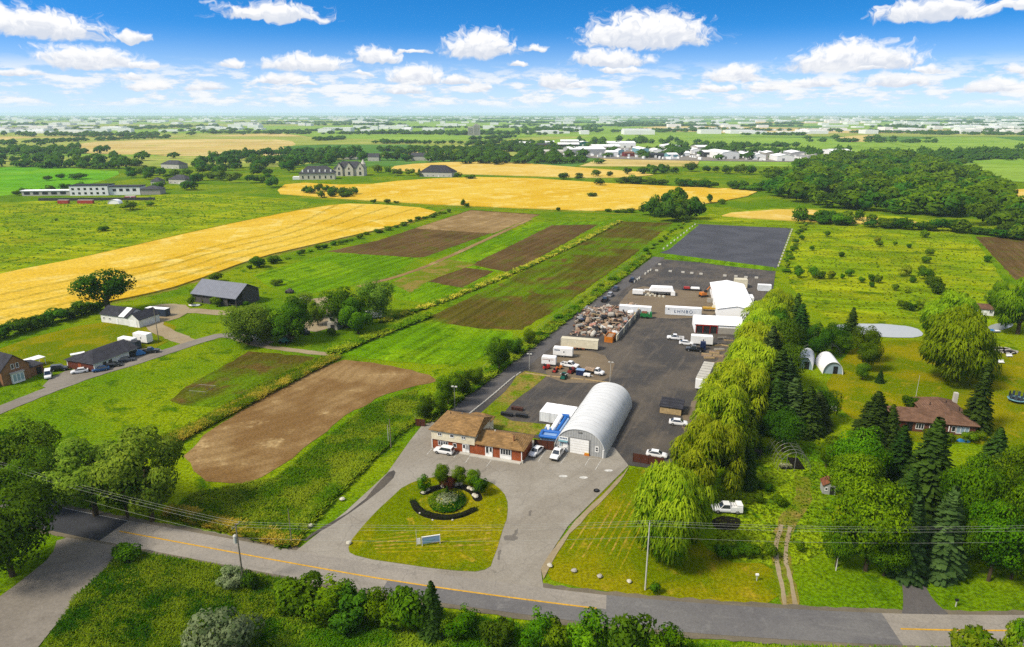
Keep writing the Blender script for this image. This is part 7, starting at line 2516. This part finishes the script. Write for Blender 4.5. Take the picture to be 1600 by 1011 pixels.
# farm junk under the trees
rj = random.Random(9)
for i, (x, y, mt, lb) in enumerate([(404, 522, 'rust', 'rusty tractor hulk beside the white boat'), (428, 524, 'rust', 'rusty baler hulk under the olive-green trees'), (452, 530, 'wood_pale', 'pale wooden wagon under the olive-green trees'), (388, 534, 'dark_metal', 'dark harrow in the grass by the lane'),
                                    (477, 522, 'car_grey', 'dark car hulk at the edge of the gravel yard'), (445, 536, 'teal_metal', 'green water tank in the grass below the junk'), (545, 508, 'concrete_pale', 'pale hopper under the tall green trees'), (382, 468, 'concrete_pale', 'white machine by the open barn end'), (396, 466, 'white_paint', 'white tank at the barn end'), (488, 480, 'concrete_pale', 'pale trailer on the gravel yard'), (476, 470, 'white_paint', 'white wagon behind the gravel yard'), (453, 458, 'wood_grey', 'grey hay rack on the grass behind the junk')]):
    t = thing('farm_machine', lb, 'machine', P(x, y), rj.uniform(-.5, .5))
    MB().box(-1.8, 1.6, -.9, .9, .5, 1.3, None, .1).build('body', mt, t)
    MB().box(-.6, .9, -.6, .6, 1.31, 2.0, None, .15).build('housing', mt, t)
    MB().tube((1.6, 0, .8), (3.0, 0, .5), .08).build('drawbar', 'dark_metal', t)
    for x_ in (-1.2, .9):
        for s in (-1, 1):
            MB().tube((x_, s * .95 - .1, .5), (x_, s * .95 + .1, .5), .5, .5, 10).build('wheel', 'rubber', t)
p = P(512, 515)
t = thing('ruined_shed', 'small ruined stone shed with a dark window among the green trees', 'shed', p, R(-12))
MB().box(0, 3.8, 0, 5, 0, 2.6).build('lower_wall', 'concrete', t)
MB().box(.1, 3.7, .8, 4.8, 2.61, 5.0).build('upper_wall', 'stone_pale', t)
MB().box(-.2, 4.0, .4, 5.2, 5.01, 5.3).build('roof', 'wood_grey', t)
window(t, side_matrix('F', 0, 0, 1.5, 3.2, 0, .8), 1.4, 1.0, 1, 'wood_grey')
MB().box(1.2, 2.8, -.03, .02, .2, 1.9).build('doorway', 'black', t)
box_trailer(P(572, 498), R(12), 6, 2.3, 2.4, 'white caravan parked under the tall dense tree', tongue=True, z0=.5, name='caravan', cat='caravan')
# frame in the vegetable plot
p, rz, L = frame_px((296, 616), (322, 618))
t = thing('bean_trellis', 'thin white trellis frame in the vegetable plot', 'trellis', p, rz)
for k in range(6):
    MB().tube((L * k / 5, 0, 0), (L * k / 5, 0, 1.1), .03).tube((L * k / 5, 4.5, 0), (L * k / 5, 4.5, 1.1), .03).build('stake', 'grey_metal', t)
for y in (0, 4.5):
    MB().tube((0, y, 1.1), (L, y, 1.1), .03).build('rail', 'grey_metal', t)
for x in (0, L):
    MB().tube((x, 0, 1.1), (x, 4.5, 1.1), .03).build('rail', 'grey_metal', t)

# ------------------------------------------------------------------ farther buildings
p, rz, L = frame_px((110, 306), (153, 306))
t = thing('modern_house', 'long white flat-roofed house with dark windows beyond the rough meadow', 'house', p, R(6))
MB().box(0, 34, 0, 16, 0, 9.0).build('wall', 'white_paint', t)
MB().box(-.3, 34.3, -.3, 16.3, 9.02, 9.6).build('roof', 'shingle_dark', t)
for s in (0, 1):
    for k in range(6):
        window(t, FM(3 + k * 5.4, 1.2 + s * 4.0), 2.2, 2.0, 1, 'dark_metal')
MB().box(34.1, 62, 2, 16, 0, 7.5).build('wing_wall', 'white_paint', t)
MB().box(34.1, 62.5, 1.5, 16.5, 7.52, 8.2).build('wing_roof', 'shingle_dark', t)
for k in range(4):
    window(t, FM(39 + k * 6, 3.5, 2), 3.2, 2.4, 2, 'dark_metal')
MB().box(-44, -.1, 3, 12, 0, 4.4).build('annex_wall', 'concrete_pale', t)
MB().box(-45, -.3, 2.5, 12.5, 4.42, 5.0).build('annex_roof', 'white_fabric', t)
for k in range(5):
    MB().box(-42 + k * 8, -37 + k * 8, 2.9, 3.02, 1.2, 3.6).build('opening', 'black', t)
hip(t, 62.6, 80, 2, 16, 5, 3, 'shingle_grey', .6)
MB().box(62.6, 80, 2, 16, 0, 4.9).build('garage_wall', 'concrete', t)
for a, b, lb in [((-10, 312), (150, 312), 'dark retaining bank before the long white house')]:
    o = MB().box(0, 100, 0, 2, 0, 2.4, None, .2).build('retaining_wall', 'dark_metal')
    o.location = P(60, 314); o.rotation_euler = (0, 0, R(3))
    tag(o, lb, 'wall')
container(P(90, 318.5), R(0), 9, 3, 3, 'short red container on the rough meadow before the white house', 'container_red', 'concrete_pale')
container(P(121, 318.5), R(0), 13, 3, 3, 'long red container on the rough meadow before the white house', 'container_red', 'concrete_pale')
t = thing('white_tent', 'white rounded tent beside the red containers', 'tent', P(168, 319), 0)
arch_shell(t, 10, 3.6, 0, 6, 'film_white', .1, 2.2, 'cover', 10)
prism(MB(), arch_profile(10, 3.6, 10, .12, 2.2), .3, .4).build('end_wall', 'film_white', t)
box_trailer(P(196, 312), R(5), 9, 3, 2.5, 'red trailer with white top behind the white tent', 'red_metal', tongue=False)
house('grey_roof_house', 'pale house with a grey hip roof among the trees behind the bright field', (252, 263), (280, 264), 16, 6, 5, 'concrete_pale', 'shingle_grey', 4, cat='house', storeys=1)
house('grey_roof_house', 'pale house with a grey hip roof half hidden above the rough meadow', (264, 287), (290, 288), 14, 5, 4.5, 'concrete_pale', 'shingle_grey', 4, cat='house', storeys=1)
house('grey_roof_house', 'low grey-roofed house beside the bushy trees above the rough meadow', (236, 289), (250, 289), 12, 4, 4, 'concrete_pale', 'shingle_grey', 3, cat='house', storeys=1)
# mansions
p, rz, L = frame_px((468, 281), (520, 281))
t = thing('mansion', 'long pale stone mansion with a grey mansard roof facing the wheat field', 'mansion', p, R(8))
L = 40
MB().box(0, L, 0, 18, 0, 7).build('wall', 'cream', t)
r = hip(t, 0, L, 0, 18, 7.1, 8, 'shingle_grey', .8)
for k in range(6):
    window(t, FM(4 + k * 6.4, 1.0), 2.0, 3.6, 1, 'white_paint')
    MB().box(3.2 + k * 6.4, 4.8 + k * 6.4, 1.0, 4.2, 8.2, 11.0).build('dormer', 'white_paint', r)
for k in range(3):
    window(t, side_matrix('R', L, 18, 4 + k * 5, 1.2), 1.8, 3.0, 1)
MB().box(-8, -.2, 2, 12, 0, 3.2).build('garage', 'white_paint', t)
p = P(522, 275)
t = thing('mansion', 'second stone mansion with several steep grey gables and turrets', 'mansion', p, R(4))
MB().box(0, 38, 0, 18, 0, 9).build('wall', 'concrete_pale', t)
r = hip(t, 0, 38, 0, 18, 9.1, 8, 'shingle_grey', .6)
for k, (x, w_) in enumerate([(3, 8), (14, 10), (28, 9)]):
    gable(t, x, x + w_, -3, 4, 9.5, 7, 'cream', 'shingle_grey', 'y', .4, name='gable_wall')
    window(t, FM(x + w_ / 2, 1.0, -3), 3.0, 4.5, 2)
    window(t, FM(x + w_ / 2, 7.5, -3), 2.0, 3.0, 1)
MB().tube((36, 2, 0), (36, 2, 14), 3, 3, 12).tube((36, 2, 14.02), (36, 2, 20), 3.4, .1, 12).build('turret', 'concrete_pale', t)
house('hip_house', 'wide bungalow with a big dark hip roof at the edge of the wheat', (656, 276), (706, 277), 22, 5.5, 8, 'concrete_pale', 'shingle_dark', 6)
for a, b, st, lb in [((534, 249), (558, 249), 'flat', 'white house with flat roofs behind the stone mansions'), ((575, 252), (592, 252), 'gable', 'grey-roofed house right of the stone mansions'), ((642, 251), (668, 251), 'gable', 'long pale house behind the pale wheat field'), ((668, 252), (676, 252), 'flat', 'small white block beside the long pale house'), ((1290, 240), (1310, 240), 'flat', 'grey yard building near the far end of the wood')]:
    house('distant_house', lb, a, b, 16, 7, 5, 'concrete_pale', 'shingle_grey' if st == 'gable' else 'white_fabric', 3, st, 'house', wins=True, dr=False)
p = P(741, 212)
t = thing('apartment_tower', 'pale grey apartment tower standing among distant trees', 'tower', p)
MB().box(-22, -2, 0, 20, 0, 30).build('wall', 'concrete_pale', t)
MB().box(-1.9, 20, -4, 18, 0, 36).build('wall', 'concrete_pale', t)
for k in range(9):
    MB().box(-1, 18.5, -4.3, -4.0, 2.2 + k * 3.7, 3.6 + k * 3.7).build('window_band', 'glass', t)
    if k < 7:
        MB().box(-21, -3, -.3, 0.0, 2.2 + k * 3.7, 3.6 + k * 3.7).build('window_band', 'glass', t)
MB().box(2, 12, 2, 10, 36.02, 40).build('plant_room', 'concrete', t)
# white sheds of the business park: (left px, right px, base row, depth m, height m, roof, wall)
SH = [(812, 830, 229, 30, 8, 'white_fabric', 'concrete_pale'), (838, 862, 231, 20, 7, 'dark_metal', 'red_dark'), (852, 866, 228, 25, 9, 'white_fabric', 'white_paint'), (872, 905, 233, 34, 10, 'white_fabric', 'dark_metal'),
      (876, 904, 229, 40, 12, 'white_fabric', 'concrete'), (904, 922, 229, 36, 9, 'white_fabric', 'teal_metal'), (842, 892, 240, 10, 4, 'concrete_pale', 'concrete_pale'), (890, 948, 243, 60, 11, 'white_fabric', 'grey_siding'), (926, 970, 236, 40, 9, 'white_fabric', 'concrete_pale'),
      (950, 993, 231, 60, 10, 'white_fabric', 'white_paint'), (948, 966, 245, 24, 8, 'white_fabric', 'white_paint'), (966, 976, 244, 20, 10, 'white_fabric', 'teal_pale'), (976, 992, 245, 18, 6, 'rust', 'red_dark'), (1000, 1018, 241, 70, 9, 'white_fabric', 'teal_pale'),
      (1020, 1036, 244, 50, 10, 'white_fabric', 'white_paint'), (1034, 1062, 234, 50, 8, 'white_fabric', 'white_paint'), (1016, 1038, 247, 12, 6, 'dark_metal', 'dark_metal'), (1044, 1060, 246, 20, 5, 'white_fabric', 'teal_pale'), (1062, 1078, 244, 20, 6, 'white_fabric', 'white_paint'),
      (1080, 1100, 241, 40, 8, 'white_fabric', 'white_paint'), (1090, 1120, 236, 40, 8, 'white_fabric', 'concrete_pale'), (1100, 1130, 246, 34, 9, 'white_fabric', 'dark_metal'), (1128, 1156, 249, 70, 11, 'white_fabric', 'white_paint'), (1160, 1176, 247, 30, 7, 'white_fabric', 'dark_metal'),
      (1178, 1196, 250, 40, 8, 'white_fabric', 'white_paint'), (1196, 1216, 246, 30, 8, 'white_fabric', 'concrete'), (1214, 1240, 252, 40, 8, 'white_fabric', 'white_paint'), (1236, 1262, 246, 50, 8, 'white_fabric', 'grey_siding'), (1262, 1290, 250, 40, 7, 'concrete_pale', 'grey_siding'), (1300, 1330, 243, 40, 8, 'white_fabric', 'white_paint')]
WN = {'white_paint': 'white', 'concrete_pale': 'pale', 'dark_metal': 'dark', 'red_dark': 'dark red', 'teal_metal': 'green', 'teal_pale': 'pale blue', 'grey_siding': 'grey', 'concrete': 'stone-grey'}
for i, (x0, x1, by, D, h, rf_, wl) in enumerate(SH):
    a, b = P(x0, by), P(x1, by)
    L = (b - a).length
    t = thing('warehouse', '%s-walled warehouse with a %s roof in the distant business park' % (WN[wl], {'white_fabric': 'white', 'dark_metal': 'dark', 'concrete_pale': 'pale', 'rust': 'rusty'}[rf_]), 'warehouse', a, R(rt.uniform(-6, 10)), 'business park warehouses')
    gable(t, 0, L, 0, D, h, 2.0 + L * .02, wl, rf_, 'x' if L > D * .8 else 'y', .4)
    for k in range(max(1, int(L / 14))):
        MB().box(L * (k + .3) / max(1, int(L / 14)), L * (k + .3) / max(1, int(L / 14)) + 4, -.1, .02, 0, 4.5).build('loading_door', 'white_paint' if wl not in ('white_paint',) else 'grey_metal', t)
sheet('service_yard', [(850, 236), (1000, 230), (1150, 232), (1330, 240), (1300, 254), (1100, 252), (930, 248), (820, 242)], 'gravel_grey', .3, 1)
# vans, trailers and stacks too small to pick apart between the warehouses
m = MB()
rv = random.Random(3)
for a in scatter([(850, 238), (1000, 234), (1150, 236), (1330, 242), (1300, 252), (1100, 251), (930, 247), (830, 243)], 260, 5):
    s = rv.uniform(2, 5)
    m.box(-s, s, -1.5, 1.5, 0, rv.uniform(2, 4.5), Matrix.Translation(a) @ Matrix.Rotation(rv.uniform(0, 3), 4, 'Z'), .2)
tag(m.build('parked_trailers', 'white_paint'), 'pale trailers and stacks crowded between the distant warehouses', 'trailers', kind='stuff')

# distant belts of trees, hedges and towns that read as masses
def far_belts():
    Qs, Ns, vs = [], [], []
    rg = np.random.default_rng(41)
    me, _ = broad_crown(300, 46, 0.34, 'leaf_far', 0.02, 0.5, 8, (0.25, 0.34), 'wood', shape=0.0)
    co = np.zeros(len(me.vertices) * 3, dtype=np.float32); me.vertices.foreach_get('co', co)
    va = np.zeros(len(me.polygons), dtype=np.float32); me.attributes['var'].data.foreach_get('value', va)
    Q = co.reshape(-1, 4, 3)
    Nn = unit(Q.mean(1) - np.array([0, 0, .4])) + np.array([0, 0, .25])
    bpy.data.meshes.remove(me)

    def put(x, y, h, w):
        Qs.append(Q * np.array([w, w, h]) + np.array([x, y, 0])); Ns.append(Nn); vs.append(va + rg.uniform(-.25, .25))
    for k in range(84):          # hedgerows and belts
        y = 950 * (9500 / 950) ** rg.uniform(0.02, 1)
        x = rg.uniform(-.85, .85) * y
        ln_ = rg.uniform(.05, .30) * y
        ang = rg.choice([rg.uniform(-.22, .08), rg.uniform(-.22, .08), 1.1 + rg.uniform(-.1, .1)])
        n = int(min(80, 14 + ln_ / 11))
        big = rg.random() < .4
        for i in range(n):
            u = rg.uniform(0, 1)
            sp = 14 + y * .004
            put(x + math.cos(ang) * ln_ * u + rg.normal(0, sp * (1.5 if big else .4)), y + math.sin(ang) * ln_ * u + rg.normal(0, sp * (2.5 if big else .5)), rg.uniform(9, 17) * (1.15 if big else .8), (11 + y * .003) * rg.uniform(.8, 1.4))
    for k in range(20):           # clumps
        y = 1100 * (7500 / 1100) ** rg.uniform(0, 1)
        x = rg.uniform(-.85, .85) * y
        for i in range(rg.integers(8, 26)):
            put(x + rg.normal(0, 45 + .025 * y), y + rg.normal(0, 35 + .02 * y), rg.uniform(8, 17), (14 + y * .003) * rg.uniform(.8, 1.5))
    me = quad_mesh('far_trees', np.concatenate(Qs), np.concatenate(Ns), np.concatenate(vs), 'leaf_far')
    tag(link(bpy.data.objects.new('distant_trees', me)), 'distant hedgerows and tree belts across the plain', 'trees', kind='stuff')
    m = MB()
    for k in range(700):          # the pale town along the horizon
        y = 2600 * (16000 / 2600) ** rg.uniform(0, 1)
        x = rg.uniform(-.85, .85) * y
        if rg.random() < .45 and y < 5000 and abs(x / y + .75) > .2 and x / y < .5:
            continue
        w, d_, h = rg.uniform(14, 60), rg.uniform(12, 40), rg.uniform(5, 14)
        m.box(x - w, x + w, y - d_, y + d_, 0, h * (1 + y / 14000))
    tag(m.build('distant_town', 'white_paint'), 'pale buildings of a distant town along the horizon', 'town', kind='stuff')


far_belts()

# ------------------------------------------------------------------ haze
hm = bpy.data.materials.new('haze')
hm.use_nodes = True
nt = hm.node_tree
nt.nodes.clear()
pv = nt.nodes.new('ShaderNodeVolumePrincipled')
pv.inputs['Color'].default_value = (0.62, 0.82, 1.0, 1)
pv.inputs['Density'].default_value = 0.00006
pv.inputs['Anisotropy'].default_value = 0.1
mo = nt.nodes.new('ShaderNodeOutputMaterial')
nt.links.new(pv.outputs[0], mo.inputs['Volume'])
MATS['haze'] = hm
o = MB().box(-25000, 25000, -2100, 25000, -1, 82).build('haze', 'haze')
o['kind'] = 'stuff'
tag(o, 'thin bluish haze over the plain', 'haze')
